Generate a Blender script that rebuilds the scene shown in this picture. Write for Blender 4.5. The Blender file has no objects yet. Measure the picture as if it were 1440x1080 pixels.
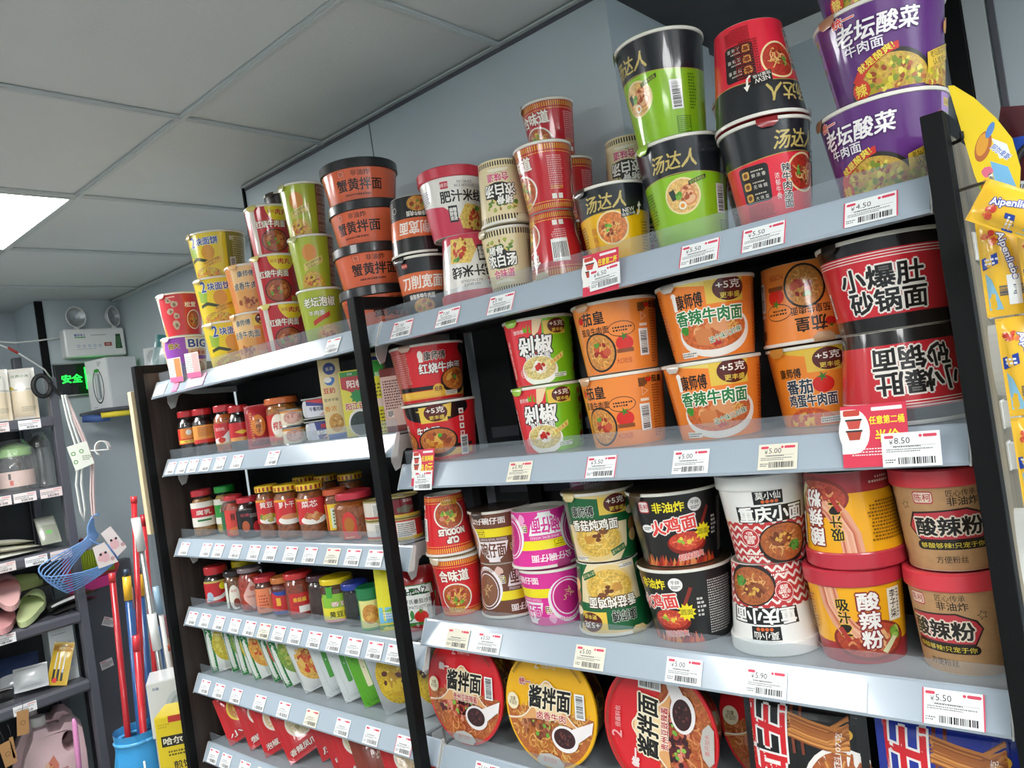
import bpy, bmesh, math, random
from mathutils import Vector, Matrix, geometry

# ---------------------------------------------------------------- camera, world, light, exposure
SC = bpy.context.scene
COL = SC.collection
EYE = 1.65                                   # camera height above the floor; heights below are given from it
PI = math.pi
rad = math.radians

def setup_camera():
    yaw, pit, rol, fpx = 0.71951, 0.01201, -0.14674, 1082.8
    f = Vector((-math.sin(yaw)*math.cos(pit), math.cos(yaw)*math.cos(pit), math.sin(pit)))
    r = Vector((math.cos(yaw), math.sin(yaw), 0)); u = r.cross(f)
    r2 = r*math.cos(rol) + u*math.sin(rol); u2 = -r*math.sin(rol) + u*math.cos(rol)
    cam = bpy.data.cameras.new('camera'); o = bpy.data.objects.new('camera', cam); COL.objects.link(o)
    m = Matrix((r2, u2, -f)).transposed().to_4x4(); m.translation = Vector((0, -.92, EYE))
    o.matrix_world = m
    cam.sensor_width = 36; cam.lens = fpx*36/1440; cam.clip_start = .02
    SC.camera = o
setup_camera()

w = bpy.data.worlds.new('world'); SC.world = w; w.use_nodes = True
w.node_tree.nodes['Background'].inputs[0].default_value = (.75, .85, 1, 1)
w.node_tree.nodes['Background'].inputs[1].default_value = .12
SC.view_settings.view_transform = 'Standard'; SC.view_settings.look = 'None'
SC.view_settings.exposure = 1.62; SC.view_settings.gamma = 1.0; SC.view_settings.use_curve_mapping = False
LAMP_STRENGTH = 7.5                          # ceiling panels
SC.cycles.max_bounces = 8; SC.cycles.transparent_max_bounces = 16

# ---------------------------------------------------------------- materials
def lin(c):
    return c/12.92 if c <= .04045 else ((c+.055)/1.055)**2.4
def rgb(h):
    h = h.lstrip('#'); return tuple(lin(int(h[i:i+2], 16)/255) for i in (0, 2, 4)) + (1,)
MATS = {}
def nodes_of(name):
    m = bpy.data.materials.new(name); m.use_nodes = True
    nt = m.node_tree; return m, nt, nt.nodes['Principled BSDF']
def principled(name, col, rough=.5, metal=0., coat=0., bump=0., bscale=(40, 40, 40), var=0., vscale=(20, 20, 20), emit=0., spec=.5):
    m, nt, b = nodes_of(name)
    b.inputs['Base Color'].default_value = col; b.inputs['Roughness'].default_value = rough
    b.inputs['Metallic'].default_value = metal; b.inputs['Coat Weight'].default_value = coat
    b.inputs['Coat Roughness'].default_value = .06; b.inputs['Specular IOR Level'].default_value = spec
    if bump or var:
        tc = nt.nodes.new('ShaderNodeTexCoord')
        if bump:
            mp = nt.nodes.new('ShaderNodeMapping'); mp.inputs['Scale'].default_value = bscale
            nz = nt.nodes.new('ShaderNodeTexNoise'); nz.inputs['Scale'].default_value = 1; nz.inputs['Detail'].default_value = 3
            bp = nt.nodes.new('ShaderNodeBump'); bp.inputs['Strength'].default_value = bump; bp.inputs['Distance'].default_value = .004
            nt.links.new(tc.outputs['Object'], mp.inputs[0]); nt.links.new(mp.outputs[0], nz.inputs[0])
            nt.links.new(nz.outputs[0], bp.inputs['Height']); nt.links.new(bp.outputs[0], b.inputs['Normal'])
            if coat: nt.links.new(bp.outputs[0], b.inputs['Coat Normal'])
        if var:
            mp = nt.nodes.new('ShaderNodeMapping'); mp.inputs['Scale'].default_value = vscale
            nz = nt.nodes.new('ShaderNodeTexNoise'); nz.inputs['Scale'].default_value = 1; nz.inputs['Detail'].default_value = 5
            rp = nt.nodes.new('ShaderNodeValToRGB')
            rp.color_ramp.elements[0].position = .3; rp.color_ramp.elements[1].position = .7
            rp.color_ramp.elements[0].color = tuple(c*(1-var) for c in col[:3]) + (1,)
            rp.color_ramp.elements[1].color = tuple(min(1, c*(1+var)) for c in col[:3]) + (1,)
            nt.links.new(tc.outputs['Object'], mp.inputs[0]); nt.links.new(mp.outputs[0], nz.inputs[0])
            nt.links.new(nz.outputs[0], rp.inputs[0]); nt.links.new(rp.outputs[0], b.inputs['Base Color'])
    if emit:
        b.inputs['Emission Color'].default_value = col; b.inputs['Emission Strength'].default_value = emit
    return m
def clear(name, tint=(1, 1, 1), gloss=.12, rough=.08, bump=0., bscale=(30, 30, 30), haze=0., hazecol=(1, 1, 1)):
    """thin clear plastic or glass: see-through with a sharp reflection, optionally a little milky"""
    m = bpy.data.materials.new(name); m.use_nodes = True; nt = m.node_tree
    nt.nodes.remove(nt.nodes['Principled BSDF']); out = nt.nodes['Material Output']
    tr = nt.nodes.new('ShaderNodeBsdfTransparent'); tr.inputs[0].default_value = tint + (1,)
    gl = nt.nodes.new('ShaderNodeBsdfGlossy'); gl.inputs['Roughness'].default_value = rough
    fr = nt.nodes.new('ShaderNodeFresnel'); fr.inputs[0].default_value = 1.45
    ad = nt.nodes.new('ShaderNodeMath'); ad.operation = 'ADD'; ad.inputs[1].default_value = gloss
    mx = nt.nodes.new('ShaderNodeMixShader')
    ge = nt.nodes.new('ShaderNodeNewGeometry'); iv = nt.nodes.new('ShaderNodeMath'); iv.operation = 'SUBTRACT'; iv.inputs[0].default_value = 1
    ml = nt.nodes.new('ShaderNodeMath'); ml.operation = 'MULTIPLY'          # only the outer face of the sheet reflects
    nt.links.new(ge.outputs['Backfacing'], iv.inputs[1]); nt.links.new(fr.outputs[0], ad.inputs[0])
    nt.links.new(ad.outputs[0], ml.inputs[0]); nt.links.new(iv.outputs[0], ml.inputs[1]); nt.links.new(ml.outputs[0], mx.inputs[0])
    src = tr
    if haze:
        df = nt.nodes.new('ShaderNodeBsdfDiffuse'); df.inputs[0].default_value = hazecol + (1,)
        m2 = nt.nodes.new('ShaderNodeMixShader'); m2.inputs[0].default_value = haze
        nt.links.new(tr.outputs[0], m2.inputs[1]); nt.links.new(df.outputs[0], m2.inputs[2]); src = m2
    nt.links.new(src.outputs[0], mx.inputs[1]); nt.links.new(gl.outputs[0], mx.inputs[2]); nt.links.new(mx.outputs[0], out.inputs[0])
    if bump:
        tc = nt.nodes.new('ShaderNodeTexCoord'); mp = nt.nodes.new('ShaderNodeMapping'); mp.inputs['Scale'].default_value = bscale
        nz = nt.nodes.new('ShaderNodeTexNoise'); nz.inputs['Scale'].default_value = 1; nz.inputs['Detail'].default_value = 2
        bp = nt.nodes.new('ShaderNodeBump'); bp.inputs['Strength'].default_value = bump; bp.inputs['Distance'].default_value = .01
        nt.links.new(tc.outputs['Object'], mp.inputs[0]); nt.links.new(mp.outputs[0], nz.inputs[0])
        nt.links.new(nz.outputs[0], bp.inputs['Height']); nt.links.new(bp.outputs[0], gl.inputs['Normal']); nt.links.new(bp.outputs[0], fr.inputs['Normal'])
    return m
def wood(name, c1, c2, scale):
    m, nt, b = nodes_of(name)
    tc = nt.nodes.new('ShaderNodeTexCoord'); mp = nt.nodes.new('ShaderNodeMapping'); mp.inputs['Scale'].default_value = scale
    nz = nt.nodes.new('ShaderNodeTexNoise'); nz.inputs['Scale'].default_value = 1; nz.inputs['Detail'].default_value = 6; nz.inputs['Distortion'].default_value = .4
    rp = nt.nodes.new('ShaderNodeValToRGB'); rp.color_ramp.elements[0].position = .35; rp.color_ramp.elements[1].position = .68
    rp.color_ramp.elements[0].color = rgb(c1); rp.color_ramp.elements[1].color = rgb(c2)
    nt.links.new(tc.outputs['Object'], mp.inputs[0]); nt.links.new(mp.outputs[0], nz.inputs[0]); nt.links.new(nz.outputs[0], rp.inputs[0]); nt.links.new(rp.outputs[0], b.inputs['Base Color'])
    b.inputs['Roughness'].default_value = .42
    return m
SPECIAL = {
    'wall': lambda: principled('wall_paint', rgb('#bac5ca'), .6, bump=.05, bscale=(90, 90, 90), var=.03, vscale=(2, 2, 2)),
    'ceiling': lambda: principled('ceiling_tile', rgb('#c9cecd'), .8, bump=.12, bscale=(160, 160, 160), var=.03, vscale=(3, 3, 3)),
    'tbar': lambda: principled('ceiling_grid_metal', rgb('#b9c0c0'), .45),
    'floor': lambda: principled('floor_tile', rgb('#a9a59d'), .35, var=.08, vscale=(3, 3, 3)),
    'lamp': lambda: principled('lamp_diffuser', (1, 1, 1, 1), .5, emit=LAMP_STRENGTH),
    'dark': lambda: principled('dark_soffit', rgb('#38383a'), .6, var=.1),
    'blackmetal': lambda: principled('black_powder_coat', rgb('#0b0d0e'), .55, spec=.18, bump=.05, bscale=(400, 400, 400)),
    'greymetal': lambda: principled('grey_powder_coat', rgb('#55565e'), .4, bump=.04, bscale=(300, 300, 300)),
    'rail': lambda: principled('pale_blue_grey_rail', rgb('#a6b3be'), .2, coat=.35, bump=.015, bscale=(3, 60, 60)),
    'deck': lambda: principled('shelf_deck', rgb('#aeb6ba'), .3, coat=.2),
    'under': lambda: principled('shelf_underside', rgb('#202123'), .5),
    'backpanel': lambda: principled('back_panel', rgb('#1f2326'), .5),
    'bracket': lambda: principled('bracket_plate', rgb('#c8c9c6'), .4),
    'darkwood': lambda: wood('dark_brown_laminate', '#2d2522', '#423832', (60, 60, 2.5)),
    'greywood': lambda: wood('grey_brown_laminate', '#6f6552', '#978a72', (120, 60, 3)),
    'palewood': lambda: wood('pale_wood', '#d9c39a', '#ecd9b3', (40, 40, 3)),
    'brownwood': lambda: wood('brown_wood', '#7d6040', '#97764f', (40, 40, 3)),
    'acrylic': lambda: clear('clear_acrylic', (.93, .95, .96), .03, .1, haze=.10, hazecol=(.55, .6, .65)),
    'glass': lambda: clear('jar_glass', (.97, .97, .95), .02, .04),
    'film': lambda: clear('clear_film', (.97, .97, .97), .05, .1, bump=.5, bscale=(35, 35, 35), haze=.1, hazecol=(.9, .9, .9)),
    'foil': lambda: principled('silver_foil', rgb('#c9cacb'), .28, metal=.8, bump=.25, bscale=(50, 50, 50)),
    'chrome': lambda: principled('brushed_metal', rgb('#b9b9b5'), .3, metal=.9),
    'white': lambda: principled('white_plastic', rgb('#e9ebe8'), .4, coat=.15),
    'rimpaper': lambda: principled('white_rim', rgb('#e6e2d6'), .4, coat=.3),
    'tagpaper': lambda: principled('tag_paper', rgb('#eef1ef'), .5, coat=.1),
    'kraftbox': lambda: principled('kraft_paper', rgb('#b98f62'), .55, var=.08, vscale=(120, 120, 120), coat=.1),
    'glow': lambda: principled('green_sign_light', rgb('#19f53c'), .5, emit=1.3),
    'rope': lambda: principled('black_rubber', rgb('#101112'), .6),
}
def mat(key):
    if key in MATS: return MATS[key]
    if key in SPECIAL: m = SPECIAL[key]()
    elif key.endswith(':matt'): m = principled('matt_' + key[1:7], rgb(key[:7]), .55)
    elif key.endswith(':food'): m = principled('food_' + key[1:7], rgb(key[:7]), .3, coat=.5, bump=.1, bscale=(55, 55, 9), var=.35, vscale=(260, 260, 260))
    elif key.endswith(':jar'): m = principled('contents_' + key[1:7], rgb(key[:7]), .35, coat=.4, bump=.3, bscale=(150, 150, 150), var=.5, vscale=(130, 130, 130))
    elif key.endswith(':lid'): m = principled('lid_' + key[1:7], rgb(key[:7]), .3, coat=.3)
    elif key.endswith(':pack'): m = principled('pouch_' + key[1:7], rgb(key[:7]), .3, coat=.35, bump=.35, bscale=(28, 28, 28))
    else: m = principled('print_' + key[1:7], rgb(key[:7]), .30, spec=.35, coat=.6, bump=.15, bscale=(60, 60, 5))
    MATS[key] = m; return m

# ---------------------------------------------------------------- mesh building
class MB:
    def __init__(s): s.v = []; s.f = []; s.m = []; s.n = []; s.keys = []; s.sm = []
    def mi(s, key):
        if key not in s.keys: s.keys.append(key)
        return s.keys.index(key)
    def add(s, vs, fs, key, ns=None, smooth=True):
        b = len(s.v); s.v += [tuple(v) for v in vs]
        s.n += [tuple(n) for n in ns] if ns else [(0, 0, 0)]*len(vs)
        k = s.mi(key)
        for f in fs: s.f.append([b+i for i in f]); s.m.append(k); s.sm.append(smooth)
    def box(s, c, d, key, bev=0., rot=None):
        bm = bmesh.new(); bmesh.ops.create_cube(bm, size=1)
        bmesh.ops.scale(bm, vec=d, verts=bm.verts)
        if bev: bmesh.ops.bevel(bm, geom=bm.edges[:], offset=bev, segments=2, affect='EDGES', profile=.5)
        M = Matrix.Translation(c) @ (rot.to_4x4() if rot else Matrix())
        bm.verts.index_update()
        s.add([M @ v.co for v in bm.verts], [[v.index for v in f.verts] for f in bm.faces], key, smooth=False); bm.free()
    def prism(s, pts, axis, a0, a1, key):
        """closed 2D outline pushed along an axis ('x': pts are (y,z); 'y': (x,z); 'z': (x,y))"""
        P = {'x': lambda p, a: (a, p[0], p[1]), 'y': lambda p, a: (p[0], a, p[1]), 'z': lambda p, a: (p[0], p[1], a)}[axis]
        n = len(pts); vs = [P(p, a0) for p in pts] + [P(p, a1) for p in pts]
        tri = geometry.tessellate_polygon([[Vector((p[0], p[1], 0)) for p in pts]])
        fs = [list(t) for t in tri] + [[n+i for i in reversed(t)] for t in tri] + [[i, (i+1) % n, n+(i+1) % n, n+i] for i in range(n)]
        bm = bmesh.new(); V = [bm.verts.new(v) for v in vs]
        for f in fs:
            try: bm.faces.new([V[i] for i in f])
            except ValueError: pass
        bmesh.ops.recalc_face_normals(bm, faces=bm.faces); bm.verts.index_update()
        s.add([v.co for v in bm.verts], [[v.index for v in f.verts] for f in bm.faces], key, smooth=False); bm.free()
    def lathe(s, prof, key, n=48, keys=None, c=(0, 0, 0)):
        """profile [(r,z)...] round the z axis; keys: one material per profile segment"""
        for i in range(len(prof)-1):
            (r0, z0), (r1, z1) = prof[i], prof[i+1]
            dl = math.hypot(r1-r0, z1-z0) or 1; nr, nz = (z1-z0)/dl, -(r1-r0)/dl
            vs = []; ns = []
            for j in range(n):
                a = 2*PI*j/n; sn, cs = math.sin(a), -math.cos(a)
                for r, z in ((r0, z0), (r1, z1)):
                    vs.append((c[0]+r*sn, c[1]+r*cs, c[2]+z)); ns.append((nr*sn, nr*cs, nz))
            fs = [[2*j, 2*((j+1) % n), 2*((j+1) % n)+1, 2*j+1] for j in range(n)]
            s.add(vs, fs, keys[i] if keys else key, ns)
    def tube(s, pts, r, key, n=8, cap=True, rs=None):
        pts = [Vector(p) for p in pts]; prev = None; rings = []; vs = []
        for i, p in enumerate(pts):
            t = (pts[min(i+1, len(pts)-1)] - pts[max(i-1, 0)]).normalized()
            if prev is None: a = t.orthogonal().normalized()
            else: a = (prev - t*prev.dot(t)).normalized()
            prev = a; b = t.cross(a); rr = rs[i] if rs else r
            vs += [p + (a*math.cos(2*PI*k/n) + b*math.sin(2*PI*k/n))*rr for k in range(n)]
        fs = [[i*n+k, i*n+(k+1) % n, (i+1)*n+(k+1) % n, (i+1)*n+k] for i in range(len(pts)-1) for k in range(n)]
        if cap: fs += [list(range(n))[::-1], [(len(pts)-1)*n+k for k in range(n)]]
        s.add(vs, fs, key)
    def build(s, name, parent=None, link=True):
        me = bpy.data.meshes.new(name); me.from_pydata(s.v, [], s.f)
        for k in s.keys: me.materials.append(mat(k))
        me.polygons.foreach_set('material_index', s.m); me.polygons.foreach_set('use_smooth', s.sm); me.update()
        if any(n != (0, 0, 0) for n in s.n): me.normals_split_custom_set_from_vertices(s.n)
        o = bpy.data.objects.new(name, me)
        if link: COL.objects.link(o)
        if parent: o.parent = parent
        return o

def thing(name, label, cat, loc=(0, 0, 0), rz=0., group=None):
    o = bpy.data.objects.new(name, None); COL.objects.link(o); o.empty_display_size = .02
    o.location = (loc[0], loc[1], loc[2]+EYE); o.rotation_euler = (0, 0, rz)
    return tag(o, label, cat, group)
def tag(o, label, cat, group=None):
    o['label'] = label; o['category'] = cat
    if group: o['group'] = group
    return o
def struct(mb, name):
    o = mb.build(name); o['kind'] = 'structure'; o.location = (0, 0, EYE); return o
def copy_tree(src, label, loc, rot, group=None):
    r = src.copy(); COL.objects.link(r)
    r.location = (loc[0], loc[1], loc[2]+EYE); r.rotation_mode = 'QUATERNION' if not isinstance(rot, float) else 'XYZ'
    if isinstance(rot, float): r.rotation_euler = (0, 0, rot)
    else: r.rotation_quaternion = rot
    r['label'] = label
    if group: r['group'] = group
    for ch in list(src.children):
        c = ch.copy(); COL.objects.link(c); c.parent = r
        for g in list(ch.children):
            d = g.copy(); COL.objects.link(d); d.parent = c
    return r

# ---------------------------------------------------------------- flat artwork that is printed on surfaces
TXT = {}
def text_polys(s, bold, sp=1.0):
    k = (s, bold, sp)
    if k not in TXT:
        c = bpy.data.curves.new('lettering', 'FONT'); c.body = s; c.offset = bold; c.resolution_u = 2; c.space_character = sp; c.space_line = .95; c.align_x = 'CENTER'
        o = bpy.data.objects.new('lettering', c); COL.objects.link(o)
        me = bpy.data.meshes.new_from_object(o.evaluated_get(bpy.context.evaluated_depsgraph_get()))
        P = [[(me.vertices[i].co.x, me.vertices[i].co.y) for i in p.vertices] for p in me.polygons]
        bpy.data.objects.remove(o); bpy.data.curves.remove(c); bpy.data.meshes.remove(me)
        xs = [p[0] for q in P for p in q]; ys = [p[1] for q in P for p in q]
        TXT[k] = (P, min(xs), max(xs), min(ys), max(ys))
    return TXT[k]
def rot2(p, c, a):
    if not a: return p
    ca, sa = math.cos(a), math.sin(a); x, y = p[0]-c[0], p[1]-c[1]
    return (c[0]+x*ca-y*sa, c[1]+x*sa+y*ca)
class Art:
    """a stack of flat coloured shapes in surface coordinates (u along, v up), metres"""
    def __init__(s, seed=1): s.L = []; s.rnd = random.Random(seed)
    def put(s, key, polys): s.L.append((key, polys)); return s
    def rect(s, key, u0, v0, u1, v1, rot=0.):
        c = ((u0+u1)/2, (v0+v1)/2)
        return s.put(key, [[rot2(p, c, rot) for p in ((u0, v0), (u1, v0), (u1, v1), (u0, v1))]])
    def poly(s, key, pts):
        T = geometry.tessellate_polygon([[Vector((p[0], p[1], 0)) for p in pts]])
        out = []
        for t in T:
            q = [pts[i] for i in t]
            ar = (q[1][0]-q[0][0])*(q[2][1]-q[0][1])-(q[2][0]-q[0][0])*(q[1][1]-q[0][1])
            out.append(q if ar > 0 else q[::-1])
        return s.put(key, out)
    def ell(s, key, cx, cy, rx, ry=None, rot=0., a0=0., a1=360., n=28):
        ry = ry or rx; c = (cx, cy)
        pts = [rot2((cx+rx*math.cos(rad(a0+(a1-a0)*i/n)), cy+ry*math.sin(rad(a0+(a1-a0)*i/n))), c, rot) for i in range(n if a1-a0 >= 360 else n+1)]
        return s.put(key, [[(cx, cy), pts[i], pts[(i+1) % len(pts)]] for i in range(len(pts) if a1-a0 >= 360 else len(pts)-1)])
    def ring(s, key, cx, cy, r, w, a0=0., a1=360., ky=1., n=28):
        f = lambda a, q: (cx+q*math.cos(rad(a)), cy+q*ky*math.sin(rad(a)))
        st = [(a0+(a1-a0)*i/n) for i in range(n+1)]
        return s.put(key, [[f(st[i], r-w), f(st[i], r), f(st[i+1], r), f(st[i+1], r-w)] for i in range(n)])
    def rrect(s, key, u0, v0, u1, v1, r, rot=0.):
        pts = []; c = ((u0+u1)/2, (v0+v1)/2)
        for cx, cy, a in ((u1-r, v1-r, 0), (u0+r, v1-r, 90), (u0+r, v0+r, 180), (u1-r, v0+r, 270)):
            pts += [rot2((cx+r*math.cos(rad(a+22.5*i)), cy+r*math.sin(rad(a+22.5*i))), c, rot) for i in range(5)]
        return s.poly(key, pts)
    def text(s, key, t, cx, cy, h, w=None, b=.02, o=None, ow=.06, sh=0., rot=0., sp=1.):
        """lettering centred on (cx,cy), h tall; o / o2: outline colours"""
        P, x0, x1, y0, y1 = text_polys(t, 0., sp); ky = h/(y1-y0); kx = (w/(x1-x0)) if w else ky; mx, my = (x0+x1)/2, (y0+y1)/2
        if h < .009 and not o: b = 0
        def lay(k, d, n):
            for i in range(n):
                out = []
                ax, ay = (d*h*math.cos(2*PI*(i+.5)/n), d*h*math.sin(2*PI*(i+.5)/n)) if d else (0, 0)
                for q in P: out.append([rot2((cx+ax+(x-mx)*kx+(y-my)*ky*sh, cy+ay+(y-my)*ky), (cx, cy), rot) for x, y in q])
                s.put(k, out)
        if o: lay(o, b*.8+ow, 8)
        lay(key, b*.8, 4 if b else 1); return s
    def vtext(s, key, t, cx, cy, h, w=None, **k):
        n = len(t); ch = h/n
        for i, c in enumerate(t): s.text(key, c, cx, cy+h/2-ch*(i+.5), ch*.9, w, **k)
        return s
    def fine(s, key, cx, cy, w, h, rows, fill=.55, rot=0.):
        """rows of unreadably small print"""
        rh = h/rows; P = []
        for i in range(rows):
            x = cx-w/2; y = cy+h/2-rh*(i+.5); end = cx+w/2*(1 if i < rows-1 else .5)
            while x < end:
                d = rh*s.rnd.uniform(.35, .8)
                P.append([rot2(p, (cx, cy), rot) for p in ((x, y-rh*fill/2), (x+d, y-rh*fill/2), (x+d, y+rh*fill/2), (x, y+rh*fill/2))])
                x += d+rh*s.rnd.uniform(.15, .35)
        return s.put(key, P)
    def bars(s, key, cx, cy, w, h, n=26, vert=False):
        x = -w/2; P = []
        while x < w/2:
            d = w/n*s.rnd.choice((.35, .5, .8, 1.2))
            q = [(x, -h/2), (min(w/2, x+d), -h/2), (min(w/2, x+d), h/2), (x, h/2)]
            P.append([(cx-p[1], cy+p[0]) if vert else (cx+p[0], cy+p[1]) for p in q])
            x += d+w/n*s.rnd.choice((.35, .5, .8))
        return s.put(key, P)
    def barcode(s, cx, cy, w, h, vert=False):
        s.rect('#eeeeea', cx-w/2, cy-h/2, cx+w/2, cy+h/2)
        if vert: s.bars('#1a1a1a', cx, cy, h*.86, w*.7, 26, True)
        else: s.bars('#1a1a1a', cx, cy, w*.86, h*.7)
        return s
    def blob(s, key, cx, cy, r, n=7, sq=1., rot=0.):
        pts = []
        for i in range(n):
            q = r*s.rnd.uniform(.7, 1.1); a = 2*PI*i/n
            pts.append(rot2((cx+q*math.cos(a), cy+q*sq*math.sin(a)), (cx, cy), rot))
        return s.put(key, [[(cx, cy), pts[i], pts[(i+1) % n]] for i in range(n)])
    def strand(s, key, pts, wd):
        P = []
        for (a, b), (c, d) in zip(pts, pts[1:]):
            dx, dy = c-a, d-b; l = math.hypot(dx, dy) or 1; nx, ny = -dy/l*wd/2, dx/l*wd/2
            P.append([(a-nx, b-ny), (c-nx, d-ny), (c+nx, d+ny), (a+nx, b+ny)])
        return s.put(key, P)
    def noodles(s, keys, cx, cy, rx, ry, n, wd=.0016, a=None):
        for i in range(n):
            t = s.rnd.uniform(0, 2*PI); q = s.rnd.uniform(.1, .62); x, y = cx+rx*q*math.cos(t), cy+ry*q*math.sin(t)
            d = s.rnd.uniform(0, PI) if a is None else a+s.rnd.uniform(-.4, .4); l = rx*s.rnd.uniform(.25, .4); k = s.rnd.uniform(-1.2, 1.2)
            pts = [(x+l*j/4*math.cos(d+k*j/4), y+l*ry/rx*j/4*math.sin(d+k*j/4)) for j in range(-4, 5)]
            pts = [p for p in pts if ((p[0]-cx)/rx)**2+((p[1]-cy)/ry)**2 < .96]
            if len(pts) > 1: s.strand(s.rnd.choice(keys), pts, wd)
        return s
    def chunks(s, keys, cx, cy, rx, ry, n, sz, top=1.):
        for i in range(n):
            t = s.rnd.uniform(0, 2*PI); q = math.sqrt(s.rnd.random())*(1-sz/rx*.8)
            s.blob(s.rnd.choice(keys), cx+rx*q*math.cos(t), cy+ry*q*math.sin(t)*top, sz*s.rnd.uniform(.55, 1.1), 7, s.rnd.uniform(.55, 1), s.rnd.uniform(0, PI))
        return s
    def bowl(s, cx, cy, rx, ry, rim='#f0ece2', soup='#b5521d:food', noodle=('#e2ab52', '#cf8f3c'), meat=('#8c3a1c', '#a9542b', '#c77c4a'), green=('#5c9a2b',), nn=18, nm=9, ng=4, rot=0.):
        s.ell(rim, cx, cy, rx, ry); s.ell(soup, cx, cy, rx*.92, ry*.92)
        s.noodles(noodle, cx, cy, rx*.9, ry*.9, nn, rx*.05); s.chunks(meat, cx, cy, rx*.8, ry*.75, nm, rx*.26); s.chunks(green, cx, cy, rx*.7, ry*.65, ng, rx*.15)
        return s
    def star(s, key, cx, cy, r, n=14, q=.72):
        pts = [(cx+(r if i % 2 else r*q)*math.cos(PI*i/n), cy+(r if i % 2 else r*q)*math.sin(PI*i/n)) for i in range(2*n)]
        return s.put(key, [[(cx, cy), pts[i], pts[(i+1) % (2*n)]] for i in range(2*n)])
    def tomato(s, cx, cy, r):
        s.ell('#d8261f', cx, cy, r, r*.85); s.star('#3d7c22', cx, cy+r*.75, r*.55, 5, .35); return s

def clip_u(poly, a, lo):
    out = []
    for i in range(len(poly)):
        p, q = poly[i], poly[(i+1) % len(poly)]
        pin = p[0] >= a if lo else p[0] <= a; qin = q[0] >= a if lo else q[0] <= a
        if pin: out.append(p)
        if pin != qin:
            t = (a-p[0])/(q[0]-p[0]); out.append((a, p[1]+t*(q[1]-p[1])))
    return out
def strips(poly, st):
    us = [p[0] for p in poly]; k0 = math.floor(min(us)/st+1e-7); k1 = math.ceil(max(us)/st-1e-7)
    if k1-k0 <= 1: yield k0, poly; return
    for k in range(k0, k1):
        q = clip_u(poly, k*st, True)
        if len(q) > 2: q = clip_u(q, (k+1)*st, False)
        if len(q) > 2: yield k, q
def wrap(mb, art, rb, rt, hb, nseg=96, z0=0., lay=.000008):
    """print the artwork round a cone rb..rt of height hb, exactly on its facets"""
    R = (rb+rt)/2; st = 2*PI*R/nseg; sl = (rt-rb)/hb; nl = math.hypot(1, sl)
    for li, (key, polys) in enumerate(art.L):
        off = .00008+lay*li; vs = []; ns = []; fs = []
        for poly in polys:
            for k, q in strips(poly, st):
                b = len(vs)
                for u, v in q:
                    v = min(max(v, .0005), hb-.0003)
                    r = rb+sl*v+off; t = min(1, max(0, u/st-k)); a0, a1 = k*st/R, (k+1)*st/R
                    vs.append((r*(math.sin(a0)*(1-t)+math.sin(a1)*t), -r*(math.cos(a0)*(1-t)+math.cos(a1)*t), z0+v))
                    a = u/R; ns.append((math.sin(a)/nl, -math.cos(a)/nl, -sl/nl))
                fs.append(list(range(b, len(vs))))
        if vs: mb.add(vs, fs, key, ns)
def stick(mb, art, M, lay=.00001, off=.0002, bulge=None, st=None, clip=None):
    """print the artwork on a flat (or bulging) face: M maps (u, v, out) to the object"""
    for li, (key, polys) in enumerate(art.L):
        vs = []; fs = []
        for poly in polys:
            pieces = [poly]
            if clip:
                q = poly
                for ax in (0, 1):
                    for lim, lo in ((-clip[ax]/2+.0008, True), (clip[ax]/2-.0008, False)):
                        if len(q) > 2: q = clip_u(q, lim, lo)
                    q = [(b, a) for a, b in q]
                if len(q) < 3: continue
                poly = q
            if bulge:
                pieces = []
                for k, q in strips(poly, st):
                    for k2, q2 in strips([(p[1], p[0]) for p in q], st): pieces.append([(p[1], p[0]) for p in q2])
            for q in pieces:
                b = len(vs)
                for u, v in q: vs.append(M @ Vector((u, v, off+lay*li+(bulge(u, v) if bulge else 0))))
                fs.append(list(range(b, len(vs))))
        if vs: mb.add(vs, fs, key, smooth=False)
FRONT = Matrix(((1, 0, 0, 0), (0, 0, -1, 0), (0, 1, 0, 0), (0, 0, 0, 1)))      # u->x, v->z, out->-y
def front_at(x, y, z): return Matrix.Translation((x, y, z)) @ FRONT
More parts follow.
